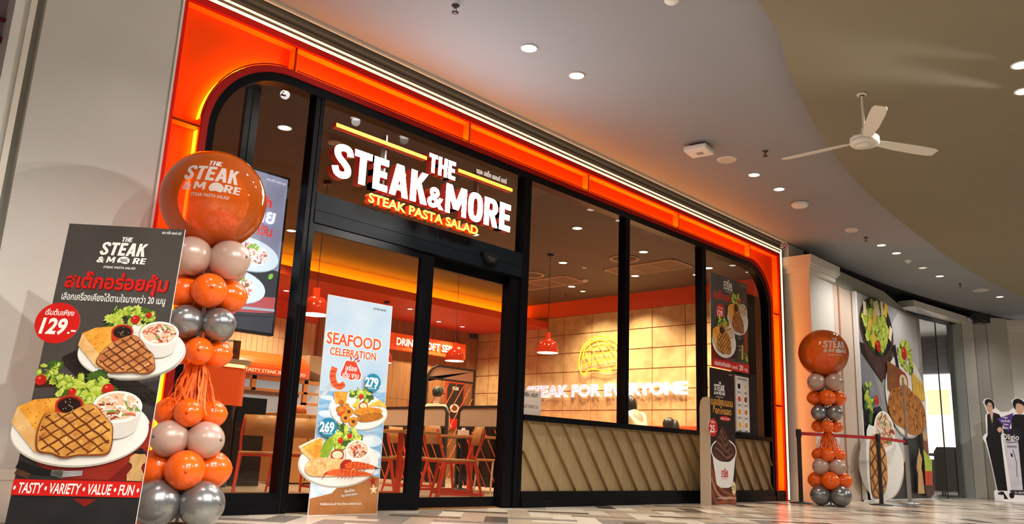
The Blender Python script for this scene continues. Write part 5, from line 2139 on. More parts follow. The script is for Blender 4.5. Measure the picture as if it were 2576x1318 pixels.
for (cx, cz) in ((.50, .66), (.40, .37)):
    A.ell(cx, cz - .006, .30, .145, S_ST, -.05)
    A.ell(cx, cz, .30, .142, S_P, -.05)
    for k in range(150):
        a, q = A.r.random() * 6.28, math.sqrt(A.r.random())
        A.ell(cx + .19 * q * math.cos(a), cz + .085 * q * math.sin(a), .02, .009, A.r.choice([S_CR, S_PK, S_W, S_CR, lit('brown', (.35, .16, .08))]), A.r.random() * 3, 7)
    for k in range(3):
        A.ell(cx + .02 + .03 * k, cz + .06 + .02 * (k % 2), .028, .014, S_GR, .6 * k, 9)
A.ell(.73, .50, .03, .02, S_GR, 1.0, 9)
A.strip([(.25, .17), (.45, .19), (.80, .215)], [.03, .012, .01], S_ST)
A.ell(.25, .165, .09, .035, S_ST, .1)
A.strip([(.45, .14), (.80, .175)], .012, S_K)
A.y -= .0005
mb.text('เดอะ สเต็ก แอนด์ มอร์', WD - .05, 1.335, A.y, .03, S_W, align='r', width=.19)
mb.text('Thai Dish', .665, 1.10, A.y, .13, S_R, off=.03, shear=.12, align='r', width=.52)
mb.text('สไตล์ไทย', .715, .96, A.y, .17, S_W, off=.035, shear=.12, align='r', width=.60)
mb.text('อร่อยได้ทุกวัน', .70, .845, A.y, .11, S_R, off=.025, shear=.08, align='r', width=.60)
mb.build('menu_picture', t)
mb = MB()
mb.box(.335, .385, .01, .06, HD, ZI_ - 1.44, DARKP)
mb.box(.39, .455, .0, .06, HD, ZI_ - 1.44, mat('blue_black_post', (.012, .013, .02), .35))
mb.build('hanging_post', t)

# ------------------------------------------------------------------ kitchen front and cashier counter
ORLAM = mat('orange_laminate', (.85, .11, .015), .3)
BLKLAM = mat('black_laminate', (.012, .011, .011), .12)
t = thing('kitchen_hood', 'orange curved hood lettered TASTY STEAK IS SO GOOD over the kitchen window', 'hood', (5.9, 6.35, 1.66))
prof = [(.66, .42)] + [(.66 - .60 * math.sin(PI / 2 * k / 8), .12 + .30 * math.cos(PI / 2 * k / 8)) for k in range(9)] + [(.06, 0.0), (.66, 0.0)]
mb = MB()
mb.xprism(prof, 0, 2.15, ORLAM)
mb.build('hood_shell', t)
mb = MB()
mb.text('TASTY STEAK IS SO GOOD', .92, .03, .057, .075, mat('pale_orange_lettering', (.95, .62, .4), .5, emit=.5), xs=.85, off=.02, width=1.15, depth=.003)
mb.build('lettering', t)
mb = MB()
mb.prism([(2.15, .16), (2.72, .01), (2.72, .42), (2.15, .42)], .1, .64, mat('hood_side_tan', (.42, .30, .18), .5))
mb.build('end_panel', t)
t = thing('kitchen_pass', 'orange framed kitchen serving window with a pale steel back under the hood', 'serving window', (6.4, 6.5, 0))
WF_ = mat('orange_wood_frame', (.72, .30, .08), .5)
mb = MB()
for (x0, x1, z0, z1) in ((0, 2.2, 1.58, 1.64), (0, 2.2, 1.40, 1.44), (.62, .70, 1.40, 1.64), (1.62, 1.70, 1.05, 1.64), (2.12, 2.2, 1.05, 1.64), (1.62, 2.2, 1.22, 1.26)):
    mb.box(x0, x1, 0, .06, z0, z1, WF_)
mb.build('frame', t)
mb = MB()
mb.box(0, 2.2, .35, .40, 1.05, 1.60, mat('pale_steel_back', (.55, .64, .66), .3, metal=.3, emit=.25, ecol=(.75, .88, .9)))  # steel sheet glows weakly, standing for light inside the pass
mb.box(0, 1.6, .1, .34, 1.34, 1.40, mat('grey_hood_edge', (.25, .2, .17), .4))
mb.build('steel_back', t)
mb = MB()
mb.box(0, 2.4, -.20, .45, .92, 1.04, WF_)
mb.box(0, 2.4, -.10, .45, 0, .92, mat('brown_counter_front', (.35, .15, .06), .5, var=.3, vscale=4, stretch=(1, 1, 6)))
mb.build('pass_counter', thing('serving_counter', 'brown fronted serving counter under the kitchen window', 'counter', (6.4, 6.5, 0)))
for k in range(6):
    tag(MB().lathe([(.001, 0), (.06, .0), (.09, .02), (.001, .012)], mat('terracotta_plate', (.7, .22, .1), .4), 20, T=Matrix.Rotation(R(62), 4, 'Y')).build('upright_plate', None, (7.72 + .05 * k, 6.40, 1.125)), 'terracotta coloured plate standing on edge in the row on the kitchen pass', 'plate', 'plates on the kitchen pass')
t = thing('sauce_bottle', 'red bottle with black cap on the kitchen pass beside the hood', 'bottle', (6.95, 6.40, 1.041))
mb = MB()
mb.lathe([(.001, 0), (.035, 0), (.035, .10), (.015, .14), (.001, .14)], I_RED, 16)
mb.build('bottle_body', t)
mb = MB()
mb.lathe([(.018, .14), (.018, .18), (.001, .19)], DARKP, 12)
mb.build('cap', t)

t = thing('cashier_counter', 'curved orange cashier counter with a glowing strip on a black base behind the balloons', 'counter', (4.5, 3.6, 0))
def cout(x0, x1, y0, y1, r=.16):
    o = [(x0, y0)] + [(x1 - r + r * math.sin(PI / 2 * k / 8), y0 + r - r * math.cos(PI / 2 * k / 8)) for k in range(9)] + [(x1, y1), (x0, y1)]
    return o
mb = MB()
mb.vprism(cout(-1.2, .80, .06, .75), 0, .985, BLKLAM)
mb.build('black_base', t)
mb = MB()
mb.vprism(cout(-1.2, .86, 0, .8), .985, 1.455, ORLAM)
mb.build('orange_front', t)
mb = MB()
mb.vprism(cout(-1.2, .845, .015, .8), 1.455, 1.49, mat('counter_led', (1, .6, .1), emit=12.0, ecol=(1.0, .48, .05)))
mb.build('glow_strip', t)
mb = MB()
mb.vprism(cout(-1.2, .90, -.03, .8), 1.49, 1.555, mat('stone_counter_top', (.38, .28, .19), .4, var=.25, vscale=12))
mb.build('countertop', t)
for k, (x0, w) in enumerate(((.42, .20), (.72, .14))):
    g = thing('acrylic_box', ['clear acrylic display box on the cashier counter, left one', 'clear acrylic display box on the cashier counter, right one'][k], 'display box', (4.5 + x0, 3.9, 1.556), 0, 'acrylic boxes on the counter')
    m_ = MB()
    m_.box(-w / 2, w / 2, -.1, .1, 0, .26, glassmat('acrylic', (.93, .9, .86), 1.3))
    m_.build('case', g)
    m_ = MB()
    m_.box(-.02, .02, -.11, -.10, .10, .14, DARKP)
    m_.build('clasp', g)
t = thing('black_partition', 'glossy black panel standing between the cashier counter and the kitchen pass', 'partition', (5.42, 3.95, 0))
mb = MB()
mb.box(0, .42, 0, .05, 0, 1.12, BLKLAM)
mb.build('panel', t)
mb = MB()
mb.box(.02, .40, -.006, 0, .70, .72, DARKP)
mb.box(.10, .115, -.006, 0, .05, .70, DARKP)
mb.build('rail', t)
t = thing('low_cabinet', 'plain orange-tan cabinet behind the seafood standee', 'cabinet', (6.35, 4.4, 0))
mb = MB()
mb.bbox(0, .95, 0, .5, .02, .98, mat('tan_laminate', (.55, .24, .07), .45), .012)
mb.build('body', t)
mb = MB()
mb.box(.47, .48, -.006, 0, .05, .95, DARKP)
mb.build('door_gap', t)

# ------------------------------------------------------------------ booth screens
FROST = mat('frosted_panel', (.62, .47, .36), .35, var=.05, vscale=3)
DIAG = mat('orange_diagonal_bar', (.75, .13, .03), .4)


def rrect(x0, x1, z0, z1, rl, rr):
    o = [(x0, z0)]
    o += [(x0 + rl - rl * math.cos(PI / 2 * k / 8), z1 - rl + rl * math.sin(PI / 2 * k / 8)) for k in range(9)]
    o += [(x1 - rr + rr * math.sin(PI / 2 * k / 8), z1 - rr + rr * math.cos(PI / 2 * k / 8)) for k in range(9)]
    return o + [(x1, z0)]


def screen(name, label, loc, rz, L, Hh, zf, rl, rr, slope, group, n=9, black=True):
    t = thing(name, label, 'screen', loc, rz, group)
    fw_ = .04
    m_ = MB()
    m_.band(rrect(fw_, L - fw_, 0, Hh - fw_, max(rl - fw_, .005), max(rr - fw_, .005)), rrect(0, L, 0, Hh, rl, rr), -.02, .02, DARKP)
    m_.build('frame', t)
    m_ = MB()
    m_.box(fw_, L - fw_, -.018, .018, zf - .035, zf, DARKP)
    m_.build('cross_bar', t)
    m_ = MB()
    o_ = rrect(fw_, L - fw_, zf, Hh - fw_, max(rl - fw_, .005), max(rr - fw_, .005))
    m_.prism(list(reversed(o_)), -.006, .006, FROST)
    m_.build('frosted_panel', t)
    if black:
        m_ = MB()
        m_.box(fw_, L - fw_, .004, .012, .05, zf - .035, BLKLAM)
        m_.build('black_panel', t)
    hh = zf - .035
    run = hh / math.tan(R(58))
    for k in range(n):
        x0 = -run + (L + run) * k / n
        pts = []
        for s_ in (0, 1):
            pass
        a0, z0 = (x0, 0.04) if slope > 0 else (x0, hh)
        a1, z1 = (x0 + run, hh) if slope > 0 else (x0 + run, 0.04)
        def cl(xx):
            return z0 + (xx - a0) / (a1 - a0) * (z1 - z0)
        b0, b1 = max(a0, fw_), min(a1, L - fw_)
        if b1 - b0 > .04:
            m_ = MB()
            m_.tube([(b0, -.008, cl(b0)), (b1, -.008, cl(b1))], .009, DIAG, 6)
            m_.build('diagonal_bar', t)
    return t


a0_, a1_ = onY(1072, 960, 6.0), onY(1195, 932, 6.0)
screen('booth_screen', 'tall dark framed screen with rounded corner and orange diagonal bars behind the capped man', (a0_.x, 6.0, 0), 0, a1_.x - a0_.x, a1_.z + .01, onY(1190, 962, 6.0).z, .34, .02, 1, 'booth screens', 12, False)
screen('booth_screen', 'low frosted booth screen with rounded corner left of the gap between the booths', (8.9, 5.42, 0), -PI / 2, 1.69, 1.235, .925, .03, .12, -1, 'booth screens', 9)
screen('booth_screen', 'low frosted booth screen with rounded corner right of the gap between the booths', (8.9, 3.49, 0), -PI / 2, 1.25, 1.235, .925, .12, .03, -1, 'booth screens', 8)
t = thing('booth_bench', 'long bench with orange-red back along the stone wall under the neon words', 'bench', (12.42, 3.2, 0))
mb = MB()
mb.bbox(.0, .26, -2.2, 2.2, .45, 1.13, REDW, .02)
mb.build('backrest', t)
mb = MB()
mb.bbox(-.42, .0, -2.2, 2.2, .02, .46, REDW, .02)
mb.build('seat', t)

# ------------------------------------------------------------------ tables and red chairs
REDC = mat('red_metal_chair', (.75, .06, .014), .3)
PLY = mat('plywood_back', (.62, .28, .08), .35, var=.2, vscale=6, stretch=(1, 1, 6))
TOPW = mat('orange_oak_top', (.55, .24, .07), .4, var=.2, vscale=4, stretch=(1, 6, 1))


def chair(x, y, rz, label):
    t = thing('dining_chair', label, 'chair', (x, y, 0), rz, 'red chairs near the glass')
    m_ = MB()
    m_.bbox(-.20, .20, -.20, .20, .43, .455, PLY, .008)
    m_.build('seat', t)
    m_ = MB()
    v = []
    n = 8
    for i in range(n + 1):
        a = -.19 + .38 * i / n
        yy = .20 - .05 * (1 - (a / .19) ** 2) * -1
        for z in (.62, .84):
            for d in (0, .014):
                v.append((a * (1 if z < .8 else .92), yy + d + (z - .62) * .18, z))
    f = []
    for i in range(n):
        b = i * 4
        f += [(b, b + 2, b + 6, b + 4), (b + 1, b + 5, b + 7, b + 3), (b, b + 4, b + 5, b + 1), (b + 2, b + 3, b + 7, b + 6)]
    f += [(0, 1, 3, 2), (n * 4, n * 4 + 2, n * 4 + 3, n * 4 + 1)]
    m_.add(v, f, PLY, True)
    m_.build('backrest', t)
    for sx in (-1, 1):
        m_ = MB()
        m_.tube([(sx * .18, -.17, .43), (sx * .21, -.25, .0)], [.022, .014], REDC, 8)
        m_.build('leg', t)
        m_ = MB()
        m_.tube([(sx * .18, .17, .43), (sx * .21, .27, .0)], [.022, .014], REDC, 8)
        m_.build('leg', t)
        m_ = MB()
        m_.tube([(sx * .18, .16, .44), (sx * .185, .235, .64), (sx * .17, .275, .80)], .014, REDC, 8)
        m_.build('back_post', t)
        m_ = MB()
        m_.prism([(-.22, .06), (.24, .06), (.24, .09), (-.22, .09)], sx * .205 - .006, sx * .205 + .006, REDC, T=Rz(PI / 2))
        m_.build('side_rail', t)
    m_ = MB()
    m_.box(-.19, .19, -.19, .19, .405, .43, REDC)
    m_.build('seat_frame', t)
    return t


for a in ((7.12, 1.75, R(80), 'red chair with plywood back nearest the sliding door leaf'), (7.95, 1.28, R(195), 'red chair with its back to the sliding door glass'),
          (8.62, 1.55, R(-100), 'red chair on the far side of the oak table by the door jamb'), (7.35, 2.75, R(20), 'red chair behind the oak table, seen past the seafood standee'),
          (4.85, 2.35, R(150), 'red chair just right of the lower balloons behind the left pane'), (5.45, 2.55, R(170), 'red chair in front of the black partition behind the left pane'),
          (5.75, 1.55, R(90), 'red chair at the small table behind the left door post'), (6.72, 1.15, R(-120), 'red chair at the small table behind the seafood standee')):
    chair(*a)


def table(x, y, label, w=.33):
    t = thing('dining_table', label, 'table', (x, y, 0), R(5), 'oak tables near the glass')
    m_ = MB()
    m_.bbox(-w, w, -w, w, .725, .755, TOPW, .008)
    m_.build('tabletop', t)
    m_ = MB()
    m_.tube([(0, 0, .03), (0, 0, .725)], .035, REDC, 12)
    m_.build('pedestal', t)
    m_ = MB()
    m_.box(-.24, .24, -.035, .035, 0, .03, REDC)
    m_.box(-.035, .035, -.24, .24, 0.001, .031, REDC)
    m_.build('base', t)
    return t


table(7.78, 2.02, 'small oak topped table on a red pedestal behind the sliding door leaf')
table(6.25, 1.62, 'small oak topped table on a red pedestal behind the seafood standee')
t = thing('napkin_box', 'small white napkin box on the oak table behind the sliding door', 'napkin box', (7.70, 2.1, .756))
mb = MB()
mb.bbox(-.06, .06, -.05, .05, 0, .07, WHITEP, .006)
mb.build('box', t)
mb = MB()
mb.prism([(-.03, .07), (.03, .07), (.02, .10), (-.015, .095)], -.01, .01, I_WHITE)
mb.build('napkin', t)
t = thing('condiment_cup', 'small red cup beside the napkin box on the oak table', 'cup', (7.92, 2.05, .756))
mb = MB()
mb.lathe([(.001, 0), (.03, 0), (.036, .06), (.030, .06), (.026, .01), (.001, .01)], I_RED, 18)
mb.build('cup', t)
DKTOP = mat('dark_table_top', (.03, .022, .018), .4)
t = thing('dining_table', 'dark topped table before the low booth screens', 'table', (8.55, 3.0, 0))
mb = MB()
mb.bbox(-.28, .28, -.35, .35, .73, .76, DKTOP, .008)
mb.build('tabletop', t)
mb = MB()
mb.tube([(0, 0, .02), (0, 0, .73)], .03, DARKP, 10)
mb.lathe([(.2, 0), (.2, .02), (.001, .03)], DARKP, 20)
mb.build('pedestal', t)
for k, (dx, dy, m, lb) in enumerate(((-.10, -.1, I_WHITE, 'white cup on the dark table by the low booth screen'), (.08, -.16, I_RED, 'red cup on the dark table by the low booth screen'))):
    g = MB()
    g.lathe([(.001, 0), (.035, 0), (.042, .075), (.036, .075), (.03, .01), (.001, .01)], m, 18)
    tag(g.build('cup', None, (8.55 + dx, 3.0 + dy, .761)), lb, 'cup')


# ------------------------------------------------------------------ people
def grown(name, J, E_, m, parent, lvl=2):
    """one continuous surface grown around joints J {key: (x,y,z,r)} and edges E_"""
    keys = list(J)
    me = bpy.data.meshes.new(name)
    me.from_pydata([J[k][:3] for k in keys], [(keys.index(a), keys.index(b)) for a, b in E_], [])
    o = bpy.data.objects.new(name, me)
    COL.objects.link(o)
    md = o.modifiers.new('skin', 'SKIN')
    md.use_smooth_shade = True
    for i, k in enumerate(keys):
        sv = me.skin_vertices[0].data[i]
        r = J[k][3]
        sv.radius = r if hasattr(r, '__len__') else (r, r)
        sv.use_root = (i == 0)
    o.modifiers.new('sub', 'SUBSURF').levels = lvl
    dg = bpy.context.evaluated_depsgraph_get()
    dg.update()
    nm = bpy.data.meshes.new_from_object(o.evaluated_get(dg))
    nm.name = name
    bpy.data.objects.remove(o)
    bpy.data.meshes.remove(me)
    nm.materials.clear()
    nm.materials.append(m)
    for p in nm.polygons:
        p.use_smooth = True
    r_ = bpy.data.objects.new(name, nm)
    COL.objects.link(r_)
    r_.parent = parent
    return r_


SKINP = mat('skin', (.56, .33, .22), .5)
HAIR = mat('black_hair', (.015, .012, .011), .35)
CREAMS = mat('cream_shirt', (.78, .68, .48), .7)
NAVY = mat('dark_trousers', (.02, .02, .025), .7)
SHOE = mat('black_shoe', (.01, .01, .01), .4)


def hand(J, E_, w, key, d, side):
    """palm, five unequal bent fingers and thumb from wrist point w heading d"""
    w, d = Vector(w), Vector(d).normalized()
    s_ = Vector(side).normalized()
    n = d.cross(s_)
    J[key + 'palm'] = (*(w + d * .05), .03)
    E_.append((key, key + 'palm'))
    for k, (o_, L) in enumerate(((-.03, .06), (-.01, .075), (.01, .07), (.03, .055))):
        b = w + d * .085 + s_ * o_
        J[f'{key}f{k}a'] = (*b, .011)
        J[f'{key}f{k}b'] = (*(b + d * L * .55 + n * .012), .009)
        J[f'{key}f{k}c'] = (*(b + d * L * .9 + n * .035), .008)
        E_.extend([(key + 'palm', f'{key}f{k}a'), (f'{key}f{k}a', f'{key}f{k}b'), (f'{key}f{k}b', f'{key}f{k}c')])
    b = w + d * .035 - s_ * .035
    J[key + 'ta'] = (*b, .012)
    J[key + 'tb'] = (*(b + d * .03 - s_ * .025 + n * .01), .010)
    E_.extend([(key + 'palm', key + 'ta'), (key + 'ta', key + 'tb')])


def person(label, loc, rz, lean, twist, arms, hair, cap=False, seated=False, shirt=CREAMS, head_tilt=0.1, height=1.65):
    """standing/seated figure facing local -y; lean = forward bend of the torso (rad)"""
    t = thing('person', label, 'person', loc, rz)
    k = height / 1.70
    hz = (.46 if seated else .90) * k
    f = Vector((math.sin(twist) * 0, -math.sin(lean), math.cos(lean)))   # torso axis
    lat = Vector((1, 0, 0))
    P = lambda a, b=0, c=0: Vector((0, 0, hz)) + f * (a * k) + lat * (b * k) + f.cross(lat) * (-c * k)
    J, E_ = {}, []
    J['pelvis'] = (*P(0), (.15, .11))
    J['waist'] = (*P(.16), (.125, .095))
    J['chest'] = (*P(.34), (.15, .105))
    J['neckbase'] = (*P(.50), .075)
    J['neck'] = (*P(.56), .05)
    hd = Vector((0, -math.sin(lean + head_tilt), math.cos(lean + head_tilt)))
    c0 = P(.56)
    J['jaw'] = (*(c0 + hd * .05 * k + Vector((0, -.03, 0))), .068)
    J['head'] = (*(c0 + hd * .13 * k + Vector((0, -.015, 0))), (.074, .088))
    J['crown'] = (*(c0 + hd * .20 * k), .055)
    J['nose'] = (*(c0 + hd * .10 * k + Vector((0, -.105, -.01))), .014)
    E_ += [('pelvis', 'waist'), ('waist', 'chest'), ('chest', 'neckbase'), ('neckbase', 'neck'), ('neck', 'jaw'), ('jaw', 'head'), ('head', 'crown'), ('jaw', 'nose')]
    SJ, SE = {q: J[q] for q in ('pelvis', 'waist', 'chest', 'neckbase')}, [('pelvis', 'waist'), ('waist', 'chest'), ('chest', 'neckbase')]
    for s_, n_ in ((-1, 'l'), (1, 'r')):
        sh = P(.45, s_ * .165)
        J[n_ + 'sh'] = (*sh, .062)
        el, wr = [Vector(q) for q in arms[n_]]
        J[n_ + 'el'] = (*el, .043)
        J[n_ + 'wr'] = (*wr, .03)
        E_ += [('chest', n_ + 'sh'), (n_ + 'sh', n_ + 'el'), (n_ + 'el', n_ + 'wr')]
        hand(J, E_, wr, n_ + 'wr', wr - el, (1, 0, 0) if abs((wr - el).normalized().x) < .8 else (0, 1, 0))
        SJ[n_ + 'sh'] = J[n_ + 'sh']
        mid = sh.lerp(el, .72)
        SJ[n_ + 'sl'] = (*mid, .058)
        SE += [('chest', n_ + 'sh'), (n_ + 'sh', n_ + 'sl')]
    LJ, LE = {'pelvis': J['pelvis']}, []
    for s_, n_ in ((-1, 'l'), (1, 'r')):
        hp_ = Vector((s_ * .09 * k, 0, hz - .03))
        if seated:
            kn, an = Vector((s_ * .10, -.42, .47 * k)), Vector((s_ * .10, -.40, .09))
        else:
            kn, an = Vector((s_ * .10, -.02, .48 * k)), Vector((s_ * .10, .03, .09))
        to = an + Vector((0, -.15, -.05))
        J[n_ + 'hip'] = (*hp_, .085)
        J[n_ + 'kn'] = (*kn, .058)
        J[n_ + 'an'] = (*an, .04)
        J[n_ + 'to'] = (*to, .035)
        E_ += [('pelvis', n_ + 'hip'), (n_ + 'hip', n_ + 'kn'), (n_ + 'kn', n_ + 'an'), (n_ + 'an', n_ + 'to')]
        for q in ('hip', 'kn', 'an'):
            LJ[n_ + q] = J[n_ + q]
        LE += [('pelvis', n_ + 'hip'), (n_ + 'hip', n_ + 'kn'), (n_ + 'kn', n_ + 'an')]
    up_ = lambda D, s_: {q: (*v[:3], tuple(x * s_ for x in v[3]) if hasattr(v[3], '__len__') else v[3] * s_) for q, v in D.items()}
    grown('body', J, E_, SKINP, t)
    grown('shirt', up_(SJ, 1.14), SE, shirt, t)
    grown('trousers', up_(LJ, 1.13), LE, NAVY, t)
    hc = Vector(J['head'][:3])
    mb_ = MB()
    if hair == 'long':
        mb_.ball(hc + hd * .03 + Vector((0, .02, 0)), .098, .108, .115, HAIR, 22, 14)
        mb_.ball(hc - hd * .08 + Vector((0, .055, 0)), .09, .07, .16, HAIR, 20, 12)
    else:
        mb_.ball(hc + hd * .035 + Vector((0, .018, 0)), .092, .105, .10, HAIR, 22, 14)
    mb_.build('hair', t)
    for s_ in (-1, 1):
        e_ = MB()
        e_.ball(hc + Vector((s_ * .03, -.082, -.02)), .011, .006, .006, HAIR, 10, 6)
        e_.build('eye', t)
    if cap:
        mb_ = MB()
        CAPM = mat('dark_teal_cap', (.035, .06, .055), .5)
        cc = hc + hd * .06 + Vector((0, .0, 0))
        mb_.ball(cc, .102, .118, .085, CAPM, 22, 12)
        mb_.prism([(-.08, 0), (.08, 0), (.07, .012), (-.07, .012)], -.20, -.08, CAPM, T=Tr(*cc) @ Matrix.Rotation(R(12), 4, 'X'))
        mb_.build('cap', t)
    return t


# server bending over a booth table, back to the glass
person('dark-haired person in a cream shirt bending over the booth table, back to the window', (11.28, 1.68, 0), R(165), R(32), 0,
       {'l': ((-.25, -.32, 1.02), (-.20, -.50, .84)), 'r': ((.25, -.32, 1.02), (.20, -.52, .84))}, 'long', height=1.66)
person('seated dark-haired person in dark clothes facing left below the neon words', (12.02, 1.40, 0.03), R(205), R(14), 0,
       {'l': ((-.24, -.12, .72), (-.14, -.34, .78)), 'r': ((.24, -.12, .72), (.14, -.34, .78))}, 'long', seated=True, shirt=NAVY, head_tilt=.45, height=1.66)
person('person mostly hidden behind the soft serve standee with one bare forearm raised', (12.05, .58, 0.03), R(200), R(6), 0,
       {'l': ((-.26, -.10, .78), (-.16, -.36, .82)), 'r': ((.30, -.22, 1.02), (.26, -.30, 1.26))}, 'short', seated=True, shirt=NAVY, height=1.66)
person('person in a cream shirt and dark teal cap standing behind the booth screen, back turned', (9.93, 5.2, 0), R(120), R(4), 0,
       {'l': ((-.25, .02, 1.10), (-.20, -.20, 1.0)), 'r': ((.25, .02, 1.10), (.20, -.20, 1.0))}, 'short', cap=True, height=1.64)

# pale tube chair by the low booth screen
TUBE = mat('cream_tube', (.78, .66, .48), .35)
t = thing('tube_chair', 'cream tubular arched chair with a grey back panel behind the sliding door leaf', 'chair', (8.52, 2.28, 0), R(-100))
mb = MB()
arc_ = [(-.19, .17, .46)] + [(.19 * -math.cos(PI * k / 12), .20, .86 + .18 * math.sin(PI * k / 12)) for k in range(13)] + [(.19, .17, .46)]
mb.tube(arc_, .014, TUBE, 8)
mb.build('back_arch', t)
mb = MB()
mb.bbox(-.12, .12, .19, .205, .74, .98, mat('grey_green_panel', (.30, .36, .33), .5), .006)
mb.build('back_panel', t)
mb = MB()
mb.bbox(-.20, .20, -.20, .19, .43, .46, PLY, .008)
mb.build('seat', t)
for sx in (-1, 1):
    for sy in (-1, 1):
        mb = MB()
        mb.tube([(sx * .18, sy * .17, .44), (sx * .20, sy * .21, 0)], .013, TUBE, 8)
        mb.build('leg', t)
# ------------------------------------------------------------------ right of the shopfront: pilaster, hoarding print, glazed bay, pillar
PIL = mat('white_pilaster_paint', (0.66, 0.63, 0.57), 0.5)
pl = thing('wall_right', None, None, (13.4, 0, 0))
struct(pl, 'white panelled pilaster with stepped cornice right of the orange surround', 'pilaster')
TP = Tr(-13.4, 0, 0)
mb = MB(TP)
mb.box(12.98, 13.30, -.43, 0.3, 0, 3.72, PIL)
mb.box(13.0, 13.98, -.40, 0.28, 0, 3.715, PIL)
mb.box(13.14, 13.20, -.405, -.36, .5, 3.6, mat('pilaster_groove', (.4, .38, .34), .6))
mb.build('shaft', pl)
mb = MB(TP)
mb.box(12.95, 13.32, -.46, 0.3, 0, 0.40, PIL)
mb.box(12.96, 13.31, -.445, 0.3, 0.40, 0.44, PIL)
mb.build('plinth', pl)
mb = MB(TP)
mb.box(12.93, 14.0, -.455, .3, 3.68, 3.76, PIL)
mb.box(12.90, 14.03, -.485, .3, 3.76, 3.80, PIL)
mb.box(12.87, 14.06, -.515, .3, 3.80, 3.95, PIL)
mb.build('cornice', pl)
mb = MB()
mb.box(12.95, 13.55, -.10, .3, 3.95, 4.2, PIL)
struct(mb.build('trim_7'))
# back wall panel with glass edge (salmon glow of the surround is in its colour) and bulkhead
mb = MB()
SALM = mat('salmon_tinted_panel', (0.60, 0.47, 0.38), 0.28)
mb.box(13.30, 14.92, -.395, -.2, 0, 3.74, SALM)
struct(mb.build('wall_back'))
mb = MB()
mb.box(14.20, 14.23, -.42, -.39, 0, 3.70, mat('panel_joint', (.5, .3, .2), .4))
struct(mb.build('trim_8'))
bk = MB()
BULK = mat('bulkhead_grey', (0.30, 0.285, 0.24), 0.7)
bk.prism([(14.03, 3.66), (14.9, 3.66), (18.3, 3.66), (16.51, 3.95), (14.03, 3.95)], -.40, -.2, BULK)
struct(bk.build('wall_bulkhead'))

# hoarding poster
hp = thing('hoarding_print', 'tall wall print of salad bowl, fried chicken and grilled steak beside the white pilaster', 'poster', (14.88, -.47, 0.0), 0)
HX = -14.88
WHD = ink('hoarding_grey', '#a7a6a4', '#8c8b8b', 1.2)
WHD2 = ink('hoarding_light', '#c9c8c6', '#b4b3b2', 1.2)
mb = MB()
outl = [(0, 0.02), (3.42, 0.02), (3.42, 3.66), (0, 3.655)]
outl = [(-.43, 0.0), (3.43, 0.0), (3.43, 3.66), (0.0, 3.66)]
outl = [(-.40, .02), (3.43, .02), (3.43, 3.66), (-.02, 3.66)]
outl = [(-.02, .02), (3.43, .02), (3.43, 3.66), (-.02, 3.66)]
mb.prism(outl, 0, .06, WHD)
mb.build('board', hp)
mb = MB()
mb.box(-.07, -.02, -.012, .06, .02, 3.66, FOAMW)
mb.build('edge_trim', hp)
mb = MB()
A = Art(mb, HX, 0, 1, y=-.001, step=.00012, seed=6)
A.fill([(14.88, .03), (15.6, .03), (18.28, .03), (18.28, 1.2), (17.2, 1.5), (15.9, 1.55), (14.88, 2.2)], I_CHARD)
A.fill([(15.4, 2.4), (17.0, 3.6), (18.1, 3.6), (18.1, 2.6), (17.2, 2.2)], WHD2)
A.fill([(15.9, .05), (16.9, .75), (17.1, 1.4), (16.2, 1.3), (15.6, .6)], WHD2)
A.fill([(14.88, 2.9), (15.5, 2.3), (15.9, 1.7), (15.3, 1.6), (14.88, 2.0)], ink('linen', '#8f9099', '#7a7b85', 3))
A.fill([(14.9, 2.75), (15.2, 2.75), (16.0, 2.2), (15.9, 2.1), (14.95, 2.55)], I_WOODB)
A.fill([(15.9, .5), (16.3, .75), (16.5, .3), (16.2, .1)], ink('rust_cloth', '#7a3a22', '#552415', 4))
# salad bowl
A.ell(15.80, 3.10, .86, .60, ink('plum_bowl', '#4a2f2e', '#35201f', 3))
A.fill([(14.98, 3.0), (15.3, 2.45), (15.9, 2.15), (16.4, 2.3), (16.66, 3.0)], ink('plum_bowl_side', '#5b3a38', '#3d2524', 3))
A.ell(15.80, 3.12, .78, .53, I_BLACK)
A.salad(15.80, 3.16, .62, .42, 46)
for k in range(9):
    u, v = 15.25 + .14 * k + A.r.uniform(-.05, .05), 3.1 + A.r.uniform(-.38, .38)
    A.strip([(u, v), (u + .12 * math.sin(k), v + .26)], .075, A.r.choice([I_LEMON, I_CREAM, I_FRY]))
A.tomato(15.78, 2.78, .12)
# chicken plate
A.ell(17.15, 1.95, 1.15, .80, I_PLRIM)
A.ell(17.15, 1.98, 1.14, .79, I_PLATE)
A.salad(17.25, 2.75, .45, .30, 30)
A.tomato(17.15, 2.8, .14)
A.strip([(16.75, 2.4), (16.6, 2.9)], .07, I_BLACK)
A.fill([(16.1, 2.0), (16.15, 2.55), (16.95, 2.45), (16.7, 1.95)], ink('toast_brown', '#9a5a2a', '#70401d', 8))
A.cup(16.98, 2.23, .27, .20, .12, I_CREAM)
for k in range(12):
    u = 17.55 + .055 * k
    A.strip([(u, 1.95), (u + .05 * math.sin(k * 2), 2.45 - .015 * k)], .045, I_FRY)
ch = [(16.08, 1.75), (16.3, 2.02), (16.7, 2.1), (17.05, 2.18), (17.5, 2.05), (17.9, 1.95), (18.15, 1.75), (18.1, 1.45), (17.7, 1.3), (17.2, 1.28), (16.8, 1.38), (16.4, 1.45), (16.15, 1.58)]
CH1 = ink('fried_chicken', '#c98034', '#8f4f14', 9)
A.fill([(a, b - .05) for a, b in ch], I_BREADD, 5)
A.fill(ch, CH1, 5)
